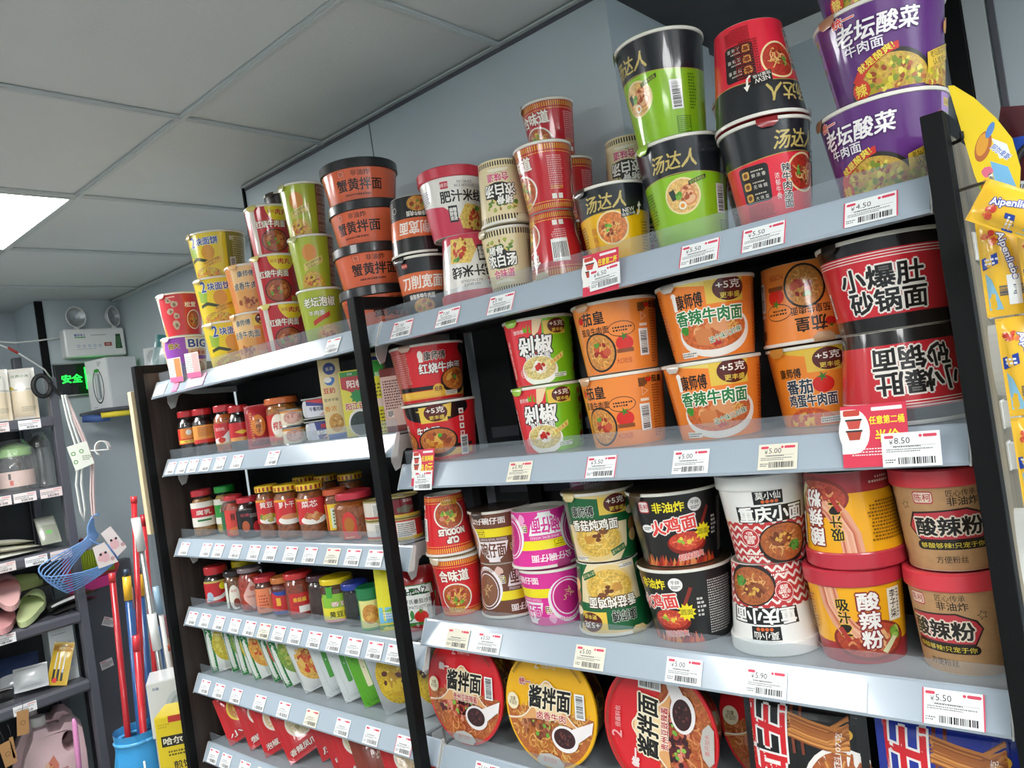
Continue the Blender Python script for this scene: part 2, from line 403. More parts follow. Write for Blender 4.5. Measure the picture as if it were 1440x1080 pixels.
# ---------------------------------------------------------------- the room
CEIL, FLOOR = .685, -1.65
def room():
    m = MB(); m.box((-1.2, -1.2, FLOOR-.03), (6.0, 4.6, .06), 'floor'); struct(m, 'floor')
    m = MB(); m.box((-1.2, -1.2, CEIL+.03), (6.0, 4.6, .05), 'ceiling'); struct(m, 'ceiling')
    H = CEIL-FLOOR; zc = (CEIL+FLOOR)/2
    m = MB(); m.box((-1.3125, .47, zc), (1.235, .40, H+.02), 'wall'); struct(m, 'wall_back')
    m = MB(); m.box((-2.8, .64, zc), (1.74, .10, H+.02), 'wall'); struct(m, 'wall_back_far')
    m = MB(); m.box((.46, .79, zc), (2.32, .10, H+.02), 'wall'); struct(m, 'wall_alcove')
    m = MB(); m.box((-3.79, .47, zc), (.30, .44, H+.02), 'wall'); struct(m, 'wall_left')
    m = MB(); m.box((-3.98, -1.45, zc), (.10, 3.42, H+.02), 'wall'); struct(m, 'wall_left_far')
    m = MB(); m.box((1.6, -1.2, zc), (.10, 4.1, H+.02), 'wall'); struct(m, 'wall_right')
    m = MB(); m.box((-1.2, -3.25, zc), (5.7, .10, H+.02), 'wall'); struct(m, 'wall_front')
    n = [0]
    def trim(*boxes):
        n[0] += 1; m = MB()
        for c, d, k in boxes: m.box(c, d, k, .001)
        struct(m, 'trim_%d' % n[0])
    # ceiling grid
    for y in (-.094, -.692, -1.29, -1.888, -2.486): trim(((-1.2, y, CEIL+.001), (5.6, .018, .006), 'tbar'), ((-1.2, y, CEIL-.003), (5.6, .010, .004), 'tbar'))
    for i in range(8):
        x = -3.937+.598*i; yend = .27 if -1.93 < x < -.7 else .59 if x <= -1.93 else .2
        if x < -3.7: yend = .25
        trim(((x, (yend-3.2)/2, CEIL+.001), (.018, yend+3.2, .006), 'tbar'), ((x, (yend-3.2)/2, CEIL-.0025), (.010, yend+3.2, .003), 'tbar'))
    trim(((-1.3125, .264, CEIL-.001), (1.235, .012, .004), 'tbar'), ((-1.3125, .269, CEIL-.007), (1.235, .002, .010), 'greymetal'))
    trim(((-2.79, .575, CEIL-.002), (1.72, .03, .006), 'tbar'))
    trim(((-1.931, .2675, zc), (.008, .008, H), 'blackmetal'))                 # black corner bead of the wall
    trim(((-1.364, .2697, .3), (.0025, .001, .77), 'greymetal'))               # joint between two wall boards
    trim(((-3.637, .262, zc), (.012, .03, H), 'blackmetal'))
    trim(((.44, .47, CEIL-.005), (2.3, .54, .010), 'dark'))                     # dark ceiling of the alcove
    trim(((.44, .735, CEIL-.030), (2.3, .012, .042), 'white'))                  # white head rail on the alcove wall
    trim(((-.251, .728, zc), (.032, .024, H-.1), 'blackmetal'))
    trim(((-.217, .732, zc), (.034, .016, H-.1), 'tbar'), ((-.192, .735, zc), (.010, .010, H-.1), 'greymetal'))
    # lamps
    for i, (x, y, lab) in enumerate(((-2.442, -.393, 'square white ceiling panel lamp, lit, at the upper left'),
                         (-3.038, -1.589, 'square ceiling panel lamp behind the left fixture aisle'), (-1.244, -1.589, 'square ceiling panel lamp over the aisle'),
                         (.55, -.991, 'square ceiling panel lamp over the near end of the aisle'), (1.146, -.393, 'square ceiling panel lamp added right of the shelving, near the alcove'), (.55, -2.187, 'square ceiling panel lamp at the back right corner of the room'))):  # the lamp near the alcove is added to brighten the right side panel
        t = thing('ceiling_panel_lamp', lab, 'lamp', (x, y, CEIL), 0, 'ceiling panel lamps')
        m = MB(); m.box((0, 0, -.001), (.566, .566, .004), 'lamp'); m.build('diffuser', t)
        m = MB()
        for dx, dy, sx, sy in ((0, .289, .588, .012), (0, -.289, .588, .012), (.289, 0, .012, .566), (-.289, 0, .012, .566)): m.box((dx, dy, -.002), (sx, sy, .008), 'tbar')
        m.build('lamp_frame', t)
room()

# ---------------------------------------------------------------- shelving
def rail_part(parent, x0, x1, zb):
    m = MB(); m.prism([(0, zb), (.001, zb-.004), (.012, zb-.005), (.012, zb-.001), (.005, zb+.001), (.0255, zb+.037), (.0225, zb+.039), (.0205, zb+.037)], 'x', x0, x1, 'rail')
    r = m.build('price_rail', parent)
    for x in (x0-.0012, x1+.0012):
        m = MB(); m.prism([(-.001, zb-.005), (.014, zb-.005), (.027, zb+.036), (.026, zb+.040), (.020, zb+.040)], 'x', x-.001, x+.001, 'bracket'); m.build('rail_end_cap', r)
def shelf_part(parent, x0, x1, zb, guard=.026, brackets=(), drop=.070, rail_end=None):
    re_ = rail_end or x1
    top = zb+.038
    m = MB(); m.box(((x0+x1)/2, .138, top-.002), (x1-x0, .224, .004), 'deck', .0008)
    s = m.build('shelf_board', parent)
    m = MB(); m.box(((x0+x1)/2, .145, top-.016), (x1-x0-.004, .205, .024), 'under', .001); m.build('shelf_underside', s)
    rail_part(s, x0, re_, zb)
    if guard:
        m = MB(); m.box(((x0+re_)/2, .0275, top+guard/2), (re_-x0-.004, .0018, guard), 'acrylic'); m.build('clear_guard', s)
    for x in brackets:
        m = MB(); m.prism([(.045, top-.006), (.25, top-.006), (.25, top-.045), (.12, top-.040), (.085, top-.034), (.075, top-.040), (.062, top-drop), (.050, top-drop-.004), (.043, top-drop+.014)], 'x', x-.0012, x+.0012, 'bracket'); m.build('shelf_bracket', s)
def frame_part(parent, xc, panel=None, top=.2205, outer=None):
    m = MB(); b = FLOOR
    m.box((xc, -.014, (top+b)/2), (.022, .022, top-b), 'blackmetal', .0015)
    m.box((xc, .239, (top+b)/2), (.022, .022, top-b), 'blackmetal', .0015)
    for z in (top-.011, b+.06): m.box((xc, .1125, z), (.022, .231, .022), 'blackmetal', .0015)
    f = m.build('end_frame', parent)
    if panel:
        m = MB(); m.box((xc+panel[1], .1125, (top-.022+b+.07)/2), (.008, .231, top-.022-b-.07), panel[0]); m.build('side_panel', f)
    return f
LB, RB = (-2.086, -1.184), (-1.122, -.187)
L_RAIL = [.130, -.0805, -.296, -.482, -.6625, -.848]
R_RAIL = [.129, -.142, -.4335, -.671]
deck = lambda zb: zb+.038
def shelving():
    t = thing('shelving_unit', 'black framed shelving bay on the left with jars, pouches and noodle cups', 'shelf', (0, 0, 0), 0)
    frame_part(t, -2.12, ('darkwood', .004))
    for zb in L_RAIL: shelf_part(t, LB[0], LB[1], zb, brackets=(LB[0]-.004, LB[1]+.002), rail_end=-1.1285)
    shelf_part(t, LB[0], LB[1], -1.2, 0)
    m = MB(); m.box((-1.64, .258, -.73), (.93, .008, 1.84), 'backpanel'); m.build('back_panel', t)
    m = MB(); m.box((-1.64, .13, FLOOR+.05), (.93, .20, .10), 'blackmetal', .002); m.build('plinth', t)
    t = thing('shelving_unit', 'black framed shelving bay on the right packed with instant noodle tubs', 'shelf', (0, 0, 0), 0)
    frame_part(t, -1.1505); frame_part(t, -.168, ('greywood', .006))
    for k, zb in enumerate(R_RAIL): shelf_part(t, RB[0], RB[1], zb, brackets=(RB[0]-.010,) if k in (2, 3) else (), drop=.046)
    shelf_part(t, RB[0], RB[1], -1.0, 0)
    m = MB(); m.box((-.655, .258, -.73), (.93, .008, 1.84), 'backpanel'); m.build('back_panel', t)
    for x in (-1.0, -.876):                                                      # slotted uprights behind the goods
        m = MB(); m.box((x, .247, -.70), (.035, .014, 1.80), 'blackmetal', .001); m.build('slotted_upright', t)
    for z in (-.075, -.19):
        m = MB(); m.box((-.9, .252, z), (.40, .004, .022), 'greymetal', .0005); m.build('back_rail', t)
    m = MB(); m.box((-.655, .13, FLOOR+.05), (.93, .20, .10), 'blackmetal', .002); m.build('plinth', t)
shelving()

# ---------------------------------------------------------------- price tags in the rails
NX, NZ = Vector((0, -.8747, .4846)), Vector((0, .4846, .8747))
SX, SZ = Vector((0, -.968, .250)), Vector((0, .250, .968))      # steeper plane of the cards standing in front of the rail
def tag_art(price, seed, kind='w', wd=.056, ht=.034):
    a = Art(seed); h = ht/2; x = wd/2
    a.rect('#eef0ee:matt' if kind != 'b' else '#e6e0cc:matt', -x, -h, x, h)
    if kind == 'blank': return a
    a.rrect('#d8405a:matt', -x+.003, h-.0062, -x+.013, h-.0028, .0016); a.rrect('#d8405a:matt', x-.017, h-.0062, x-.003, h-.0028, .0016); a.ell('#d8405a:matt', x-.0195, h-.0045, .0017)
    if price:
        a.text('#333333:matt', '¥', -x+.010, h-.0105, .0052, None, .01); a.text('#333333:matt', price, -x+.0215, h-.009, .0068, None, .0)
    a.rect('#77777a:matt', -x+.008, h-.0150, x-.005, h-.0147)
    a.fine('#444444:matt', 0, h-.0158, wd*.6, .0024, 1); a.fine('#666666:matt', -.002, h-.0198, wd*.78, .0045, 2, .5)
    a.bars('#222222:matt', .005, -h+.0065, wd*.62, .0075, 24); a.fine('#555555:matt', -x+.008, -h+.0065, .010, .005, 2, .5)
    if kind == 'r': a.rect('#e04a66:matt', x-.0016, -h, x, h); a.rect('#e04a66:matt', -x, -h, -x+.0014, h)
    return a
TAGN = {}
def price_tag(x, zb, price, label, group, kind='w', wd=.056, ht=.034, up=.017, tilt=0., lift=.0012):
    NX_, NZ_ = (SX, SZ) if lift > .003 else (NX, NZ)
    t = MB(); Vx = Vector((1, 0, 0))
    M = Matrix((Vx, NZ_, NX_)).transposed().to_4x4() @ Matrix.Rotation(tilt, 4, 'Z')
    th = .0003
    t.box((0, 0, 0), (wd, ht, th*2), 'tagpaper')
    stick(t, tag_art(price, int(x*1000) % 997, kind, wd, ht), Matrix.Identity(4), off=th+.00008, lay=.00001)
    o = t.build('price_tag'); tag(o, label, 'price tag', group)
    base = Vector((x, -.001 if lift > .003 else 0, zb)) + NZ_*up*1.03 + NX_*lift
    M.translation = base + Vector((0, 0, EYE)); o.matrix_world = M
    return o
def promo(x, zb, label, lines, w=.060, h=.055, up=.030, tilt=0., pic=True):
    """red offer card standing in the rail"""
    t = MB(); a = Art(3)
    t.box((0, 0, 0), (w, h, .0008), '#d8314d:matt')
    a.ell('#f3efe9:matt', -w*.30, h*.08, w*.24, h*.36); a.rect('#f3efe9:matt', -w/2, -h*.28, -w*.30, h*.44)
    a.rrect('#c8402e:matt', -w*.46, h*.33, -w*.20, h*.43, .002); a.rrect('#f0e6e6:matt', -w*.02, h*.39, w*.44, h*.45, .001)
    if pic:
        for dy, c in ((-.06, '#b3402a:matt'), (.12, '#c9483c:matt')):
            a.poly(c, [(-w*.38, h*dy), (-w*.22, h*dy), (-w*.18, h*(dy+.14)), (-w*.42, h*(dy+.14))]); a.rect('#2a2a2a:matt', -w*.43, h*(dy+.13), -w*.17, h*(dy+.16))
    for i, (s, hh) in enumerate(lines): a.text('#f7e92c:matt', s, w*.20, h*(.24-.26*i), h*hh, w*(.52 if len(s) > 3 else .36), .03)
    a.fine('#f3dede:matt', w*.05, -h*.26, w*.8, h*.14, 3, .4)
    stick(t, a, Matrix.Identity(4), off=.0005)
    o = t.build('offer_card'); tag(o, label, 'offer card')
    M = Matrix((Vector((1, 0, 0)), SZ, SX)).transposed().to_4x4() @ Matrix.Rotation(tilt, 4, 'Z')
    M.translation = Vector((x, -.001, zb)) + SZ*up + SX*.0015 + Vector((0, 0, EYE)); o.matrix_world = M
def tags():
    z = R_RAIL
    top = [(-1.055, '5.50', 'under the black and orange sliced noodles'), (-.935, '7.00', 'under the white and red rice noodle tub'), (-.811, '5.90', 'under the beige bone soup cup')]
    for x, p, w_ in top: price_tag(x, z[0], p, 'white price tag on the top right rail ' + w_, 'price tags on the top right rail', 'r')
    promo(-.612, z[0], 'red half price offer card under the black and yellow soup cup', (('任意第二杯', .16), ('半价', .24)), .062, .062, .024)
    price_tag(-.603, z[0], '6.50', 'white price tag stuck over the red offer card below the black and yellow soup cup', 'price tags on the top right rail', 'w', .052, .032, .014, .05, .0042)
    for x, p, w_ in ((-.459, '5.50', 'under the lower green soup cup'), (-.372, '5.50', 'under the lower black and red soup cup'), (-.247, '4.50', 'under the purple pickled cabbage tubs')):
        price_tag(x, z[0], p, 'white price tag on the top right rail ' + w_, 'price tags on the top right rail', 'r', .058 if x > -.3 else .056)
    promo(-1.052, z[1], 'red 8.0 yuan offer card at the left end of the second right shelf', (('任意两桶', .15), ('8.0元', .24)), .058, .066, .034)
    price_tag(-1.047, z[1], '5.00', 'white price tag stuck over the red 8.0 yuan offer card', 'price tags on the second right rail', 'w', .048, .034, .010, 0, .0042)
    for x, p, w_, k in ((-.824, '5.90', 'under the chopped chilli tubs', 'b'), (-.664, '5.50', 'under the orange tomato tubs with barcode', 'r'), (-.517, '5.00', 'under the orange spicy beef tubs', 'w'), (-.396, '5.00', 'under the tomato egg tub', 'b')):
        price_tag(x, z[1], p, 'price tag on the second right rail ' + w_, 'price tags on the second right rail', k, .05 if k == 'b' else .054)
    promo(-.279, z[1], 'red half price offer card under the big black and red casserole bowls', (('任意第二桶', .13), ('半价', .20)), .072, .072, .035)
    price_tag(-.241, z[1], '8.50', 'white 8.50 price tag overlapping the red half price card by the right post', 'price tags on the second right rail', 'w', .060, .038, .016, 0, .0042)
    for x, p, w_, k in ((-1.028, None, 'at the far left end, cream and without a price', 'b'), (-.952, '3.50', 'under the brown bowl noodles', 'w'), (-.738, '5.00', 'under the green chicken noodle tubs', 'b'), (-.576, '5.00', 'under the black fire noodle tubs', 'w'), (-.457, '5.90', 'under the white zigzag tubs', 'w')):
        price_tag(x, z[2], p, 'price tag on the third right rail ' + w_, 'price tags on the third right rail', k)
    price_tag(-.360, z[2], None, 'blank white tag under the red and yellow sour noodle tubs', 'price tags on the third right rail', 'blank', .056)
    price_tag(-.241, z[2], '5.50', 'white 5.50 price tag at the right end of the third right shelf', 'price tags on the third right rail', 'r', .062, .038, .018)
    price_tag(-1.006, z[3], '5.50', 'white price tag below the red round bowl lid on the bottom right rail', 'price tags on the bottom right rail', 'w')
    names = ['second', 'third', 'fourth', 'fifth', 'sixth']
    ordn = ['leftmost', 'second from the left', 'third from the left', 'fourth from the left', 'fifth from the left', 'sixth from the left', 'seventh from the left', 'eighth from the left', 'ninth from the left', 'tenth from the left', 'eleventh from the left', 'twelfth from the left', 'rightmost']
    rows = [[(-2.049, 'w'), (-1.985, 'w'), (-1.925, 'w'), (-1.857, 'w'), (-1.785, 'w'), (-1.703, 'w'), (-1.546, 'w')],
            [(-2.038, 'w'), (-1.918, 'w'), (-1.855, 'w'), (-1.77, 'w'), (-1.685, 'w'), (-1.614, 'w'), (-1.531, 'w'), (-1.455, 'w'), (-1.373, 'b'), (-1.303, 'w'), (-1.232, 'w')],
            [(-2.049, 'w'), (-1.979, 'w'), (-1.904, 'w'), (-1.826, 'w'), (-1.755, 'w'), (-1.69, 'b'), (-1.627, 'w'), (-1.56, 'w'), (-1.485, 'w'), (-1.412, 'w'), (-1.343, 'w'), (-1.275, 'w'), (-1.212, 'w')],
            [(-2.032, 'w'), (-1.957, 'w'), (-1.87, 'w'), (-1.759, 'w'), (-1.653, 'w'), (-1.541, 'b'), (-1.426, 'w'), (-1.327, 'w'), (-1.226, 'r')],
            [(-2.041, 'w'), (-1.975, 'w'), (-1.883, 'w'), (-1.80, 'b'), (-1.70, 'w')]]
    for r, row in enumerate(rows):
        for i, (x, k) in enumerate(row):
            nth = 'rightmost' if i == len(row)-1 else ordn[i]
            price_tag(x, L_RAIL[r+1], None if r else '9.90', '%s price tag, %s on the %s shelf rail of the left bay' % ('cream' if k == 'b' else 'pink edged' if k == 'r' else 'white', nth, names[r]),
                      'price tags on the left bay', k, .048, .034)
    price_tag(-1.269, L_RAIL[0], None, 'white price tag by the middle post on the top rail of the left bay', 'price tags on the left bay', 'w', .046)
    for x, c, lab in ((-1.945, '#e98a4e:matt', 'white and orange promotion card curling out of the top left rail'), (-1.850, '#e7b6b2:matt', 'pale pink promotion card curling out of the top left rail')):
        t = MB(); a = Art(2); t.box((0, 0, 0), (.070, .062, .0008), '#f0efe9:matt'); a.rect(c, .0, -.028, .033, .029); a.fine('#8c8c80:matt', -.017, 0, .028, .045, 9, .4); a.rect('#e06a9a:matt', -.035, -.031, .035, -.018)
        stick(t, a, Matrix.Identity(4), off=.0005); o = t.build('promotion_card'); tag(o, lab, 'promotion card')
        M = Matrix((Vector((1, 0, 0)), Vector((0, -.05, 1)).normalized(), Vector((0, -1, -.05)).normalized())).transposed().to_4x4() @ Matrix.Rotation(-.06, 4, 'Z')
        M.translation = Vector((x, .0075, L_RAIL[0]+.056+EYE)); o.matrix_world = M
    for x, c, k, lab in ((-2.045, '#efe3da:matt', .062, 'pale beige promotion strip at the far left of the top left rail'), (-1.955, '#e7608f:matt', .03, 'pink promotion strip beside the beige one on the top left rail'), (-1.845, '#e9a4c8:matt', .09, 'wide pale pink promotion strip on the top left rail')):
        t = MB(); t.box((0, 0, 0), (k, .034, .0006), c); a = Art(4); a.fine('#b0a5a0:matt', 0, 0, k*.8, .022, 5, .35); stick(t, a, Matrix.Identity(4), off=.0004)
        o = t.build('promotion_strip'); tag(o, lab, 'promotion strip')
        M = Matrix((Vector((1, 0, 0)), NZ, NX)).transposed().to_4x4(); M.translation = Vector((x, 0, L_RAIL[0])) + NZ*.018 + NX*.0015 + Vector((0, 0, EYE)); o.matrix_world = M
tags()
# ---------------------------------------------------------------- noodle tubs
KINDS = {}
def kind(key, rt, rb, h, base, lid='paper', lidcol='#e9e4d8', lidh=.020, name='noodle_tub', seed=1, rimcol='rimpaper'):
    def deco(fn):
        KINDS[key] = dict(rt=rt, rb=rb, h=h, base=base, lid=lid, lidcol=lidcol, lidh=lidh, fn=fn, name=name, seed=seed, root=None, rim=rimcol)
        return fn
    return deco
def lid_art(K):
    a = Art(K['seed']+7); return a
def make_tub(K):
    rt, rb, h = K['rt'], K['rb'], K['h']
    plastic = K['lid'] == 'plastic'
    hb = h-K['lidh'] if plastic else h-.0045
    rbody = rt-.0035 if plastic else rt-.0022
    m = MB(); n = 96
    m.lathe([(0, .0065), (rb*.93, .006), (rb*.945, .0), (rb-.0005, .0), (rb, .0008)], 'rimpaper', n)
    m.lathe([(rb, 0.0008), (rbody, hb)], K['base'], n)
    a = Art(K['seed']); K['fn'](a, (rb+rbody)/2*PI, hb); wrap(m, a, rb, rbody, hb, n)
    parts = [('printed_wall', m)]
    if plastic:
        p = MB(); lh = K['lidh']
        p.lathe([(rbody-.001, hb-.001), (rt-.0008, hb-.0008), (rt, hb+.0008), (rt, h-.002), (rt-.002, h), (rt-.007, h), (rt-.008, h-.0022), (0, h-.0022)], K['lidcol'], n)
        parts.append(('plastic_lid', p))
    else:
        p = MB(); p.lathe([(rbody-.0005, hb-.0012), (rt-.0004, hb-.0008), (rt, hb+.0008), (rt-.0002, h-.0012), (rt-.0018, h-.0006), (rt-.004, h-.0018)], K['rim'], n); parts.append(('rolled_rim', p))
        p = MB(); p.lathe([(rt-.001, h-.0004), (rt-.006, h), (0, h+.0002)], K['lidcol'], n)
        la = Art(K['seed']+50)
        # a tab of the lid bent down over the rim
        ta = rad(-42); tw = .013; vs = []
        for i, (r, z) in enumerate(((rt-.004, h), (rt+.0016, h-.0008), (rt+.0022, h-.008), (rt+.0012, h-.013))):
            for j, wd in ((-1, 1), (0, 1), (1, 1)):
                aa = ta+j*tw*(1 if i < 3 else .55)/rt*1.0; vs.append((r*math.sin(aa), -r*math.cos(aa), z))
        p.add(vs, [[3*i+j, 3*i+j+1, 3*i+j+4, 3*i+j+3] for i in range(3) for j in range(2)], K['lidcol'])
        parts.append(('peel_lid', p))
    return parts
def tub(key, x, y, z, label, group, face=0., flip=False, tilt=0.):
    """face: degrees the front panel is turned to the viewer's right; flip: stands upside down"""
    K = KINDS[key]
    view = math.atan2(-x, y+.92)
    q = Matrix.Rotation(view+rad(face), 4, 'Z')
    loc = Vector((x, y, z))
    if flip: q = q @ Matrix.Rotation(PI, 4, 'Y'); loc.z += K['h']
    if tilt: q = Matrix.Rotation(rad(tilt), 4, Vector((math.cos(view), math.sin(view), 0)).cross(Vector((0, 0, 1)))) @ q
    if K['root'] is None:
        t = thing(K['name'], label, 'noodle tub' if K['name'] != 'noodle_cup' else 'noodle cup', loc, 0, group)
        for nm, mb in make_tub(K): mb.build(nm, t)
        t.rotation_mode = 'QUATERNION'; t.rotation_quaternion = q.to_quaternion(); K['root'] = t; return t
    return copy_tree(K['root'], label, loc, q.to_quaternion(), group)

def badge5(a, cx, cy, s=1.):
    a.rect('#e6c24a', cx-.024*s, cy-.014*s, cx+.016*s, cy+.010*s); a.ell('#5b1f1a', cx, cy, .017*s, .013*s)
    a.text('#f6efe2', '+5克', cx, cy+.004*s, .009*s, .026*s, .03, '#5b1f1a', .05); a.text('#e9c94f', '更丰盛', cx+.001*s, cy-.007*s, .006*s, .022*s, .03, '#4a1a16', .06)
def chef(a, cx, cy, s, key='#f1e9df'):
    a.text('#17110f', '康师傅', cx, cy, .013*s, .034*s, .03, sh=.12)

@kind('purple', .0735, .0570, .1085, '#5b2a6e', lidcol='#b07a5a', seed=3)
def _(a, U, H):
    a.rect('#5f2c78', -U, 0, U, H)
    for c in (-.088, .118):                                                    # lilac ingredient panels
        a.rect('#b58fd0', c-.015, 0, c+.015, H); a.rect('#e3c25a', c-.010, H-.016, c+.010, H-.007); a.text('#3a2a18', '五大美味', c, H-.0115, .005, .018)
        for i, col in enumerate(('#6ea03a', '#7a5a2a', '#33402e', '#8a7a3a')): a.blob(col+':food', c, H-.028-.018*i, .010, 9, .6); a.fine('#5a3f78', c, H-.037-.018*i, .022, .003, 1)
    a.ell('#2a2420', .012, .004, .052, .044, a0=0, a1=180); a.ell('#c9a23a:food', .012, .004, .048, .039, a0=0, a1=180)
    for i in range(90):
        t = a.rnd.uniform(.05, PI-.05); q = math.sqrt(a.rnd.random())*.9
        a.blob(a.rnd.choice(('#d9c832', '#b8a824', '#e8d95c', '#b5652f', '#9c4a28', '#cf8a4a', '#7d8f24')), .012+.046*q*math.cos(t), .004+.036*q*math.sin(t), .0045*a.rnd.uniform(.6, 1.2), 6, .7, t)
    a.poly('#d4372c', [(-.034, .024), (-.020, .040), (.004, .050), (.022, .054), (.022, .046), (.004, .041), (-.014, .031), (-.026, .018)])
    a.text('#f6ea58', '就是酸爽!', -.004, .0425, .009, .044, .02, '#a8241f', .04, rot=.42)
    a.text('#f4f0ee', '老坛酸菜', .002, .077, .0225, .088, .035, '#4b1d62', .05, sh=.18)
    a.text('#f2eef0', '牛肉面', -.014, .0585, .0125, .042, .03, '#4b1d62', .05)
    a.text('#e8473e', '统一', -.030, .095, .0105, .026, .045, '#f6efe9', .06)
    a.ell('#d63a24', -.026, .012, .011, .011); a.text('#f5d94e', '辣', -.026, .012, .014, None, .04)
    # second face: yellow banner over the pickles
    a.ell('#c9a23a:food', .085, .002, .036, .030, a0=0, a1=180)
    for i in range(40): a.blob(a.rnd.choice(('#d9c832', '#b8a824', '#e8d95c', '#b5652f', '#cf8a4a')), .085+a.rnd.uniform(-.03, .03), a.rnd.uniform(.003, .022), .0045, 6, .7, a.rnd.random()*3)
    a.poly('#e9c23e', [(.054, .018), (.106, .036), (.106, .054), (.054, .036)])
    a.text('#2a1c10', '老坛酸菜牛肉面', .080, .0405, .0075, .046, .025, rot=.33); a.text('#2a1c10', '认准统一', .078, .0305, .0075, .034, .025, rot=.33)
    a.ell('#d87a24', .100, .075, .008, .006); a.ell('#e6a530', .092, .068, .006, .007)
    # back
    a.rect('#7a3f6a', .145, 0, U, H); a.fine('#c9b2d6', .17, .05, .04, .07, 16); a.ell('#c98a3a:food', -.13, .04, .02, .025); a.rect('#3a2a20', -U, 0, -.155, .03)

def tdr(top, low, accent, variant):
    def f(a, U, H):
        a.rect(low, -U, 0, U, H*.665)
        n = 40; pts = [(-U+2*U*i/n, H*(.655+.02*math.cos(i*2*PI/n*2))) for i in range(n+1)]
        a.poly(top, [(-U, H), *pts, (U, H)]); a.strand('#b09a4a', pts, .0011)
        for c in (0., 1.02*PI*U/3.14):
            a.text('#c9b264', '汤达人', c-.001, H*.80, .023, .062, .025, sh=.2)
            bx, by = c+.004, H*.46
            a.ell('#efd9a0', bx, by, .025, .025); a.ell({'g': '#e8b56a:food', 'y': '#d97b35:food', 'r': '#b8321c:food'}[variant], bx, by, .0225, .0225)
            a.noodles(('#f0cf8a', '#e6b968'), bx, by, .022, .022, 16, .0012)
            if variant == 'g':
                for k in range(3): a.ell('#d98a55', bx+.006+.002*k, by+.006-.006*k, .010, .0075, rot=.5); a.ell('#eab888', bx+.006+.002*k, by+.006-.006*k, .0075, .005, rot=.5)
                a.ell('#f3ead6', bx-.002, by-.013, .0055); a.ell('#e6952e', bx-.002, by-.013, .003); a.rect('#2d3b32', bx-.017, by-.004, bx-.009, by+.010, .3)
            a.chunks(('#5c9a34', '#7cb342'), bx-.006, by+.002, .008, .008, 5, .004); a.chunks(('#8a3a20', '#a34e2a'), bx, by, .018, .015, 5, .004)
            a.poly('#2b2b20', [(bx+.010, by+.012), (bx+.034, by+.019), (bx+.034, by+.025), (bx+.010, by+.018)]) if variant == 'g' else None
            if variant == 'g': a.text('#c3d94a', '日式豚骨拉面', bx+.022, by+.0185, .0045, .021, .01, rot=.28)
        if variant == 'g':
            a.barcode(.062, H*.40, .017, .040, True)
            for c in (.068, -.075): a.rect('#3f6a14', c-.010, .006, c+.012, .028); a.rect(low, c-.009, .007, c+.011, .027); a.fine('#3f6a14', c+.001, .017, .019, .018, 7)
            a.fine('#4d7d1a', .086, H*.42, .010, .05, 12); a.fine('#4d7d1a', -.06, H*.4, .03, .05, 12)
        if variant == 'r':
            for c in (-.062, .056):
                a.rrect('#1c1716', c-.020, .028, c+.019, .075, .005)
                for i in range(3):
                    a.rrect('#d9a850', c-.016, .060-.0145*i, c-.006, .070-.0145*i, .0025); a.ell('#7a4a1e', c-.011, .065-.0145*i, .003)
                    a.fine('#cfc6b4', c+.006, .068-.0145*i, .018, .003, 1); a.text('#e9e2d4', ('鲜 浓 香', '无 味 精', '大 块 菜')[i], c+.006, .0625-.0145*i, .005, .018)
                a.fine('#8a1a1c', c, .016, .036, .020, 8)
            a.vtext('#1c1210', '辣牛肉汤面', -.022, .042, .056, .011, b=.035, o='#f2ece4', ow=.07)
            a.vtext('#f0e8e2', '浓郁牛骨', -.034, .043, .034, .006)
            a.fine('#8a1a1c', .045, H*.4, .03, .05, 14)
        if variant in 'yr':
            bx, by = .034, H*.62
            a.poly('#171513', [(bx-.015, by-.007), (bx+.010, by-.003), (bx+.010, by+.012), (bx-.015, by+.007)])
            a.text('#f4efe3', 'NEW', bx-.003, by+.004, .006, .018, .02, rot=.15); a.text('#f4efe3', '限量升级', bx-.003, by-.002, .0045, .021, .01, rot=.15)
            a.strand('#f2ede0', [(bx+.010, by-.004), (bx+.014, by), (bx+.015, by+.010)], .0024); a.poly('#f2ede0', [(bx+.0115, by+.008), (bx+.019, by+.009), (bx+.0155, by+.016)])
        if variant == 'y':
            a.vtext('#d8862a', '酸辣豚骨', -.026, .034, .05, .009, b=.01); a.rrect('#c99a1c', .050, .012, .066, .062, .004); a.rrect(low, .051, .013, .065, .061, .003); a.fine('#8a6a14', .058, .037, .011, .044, 10)
            a.fine('#8a6a14', -.06, .04, .03, .05, 12)
    return f
kind('soupgreen', .0645, .0480, .1490, '#1d1f24', lidcol='#9cc83a', seed=5)(tdr('#1d2026', '#8fc31f', '#b0c94a', 'g'))
kind('soupred', .0605, .0435, .1290, '#1d1f24', lidcol='#8e1f24', seed=6)(tdr('#1d2024', '#e5273c', '#c9a24a', 'r'))
kind('soupyellow', .0590, .0450, .1200, '#1d1f24', lidcol='#3a3530', seed=7)(tdr('#1d2024', '#f2b90f', '#c9a24a', 'y'))

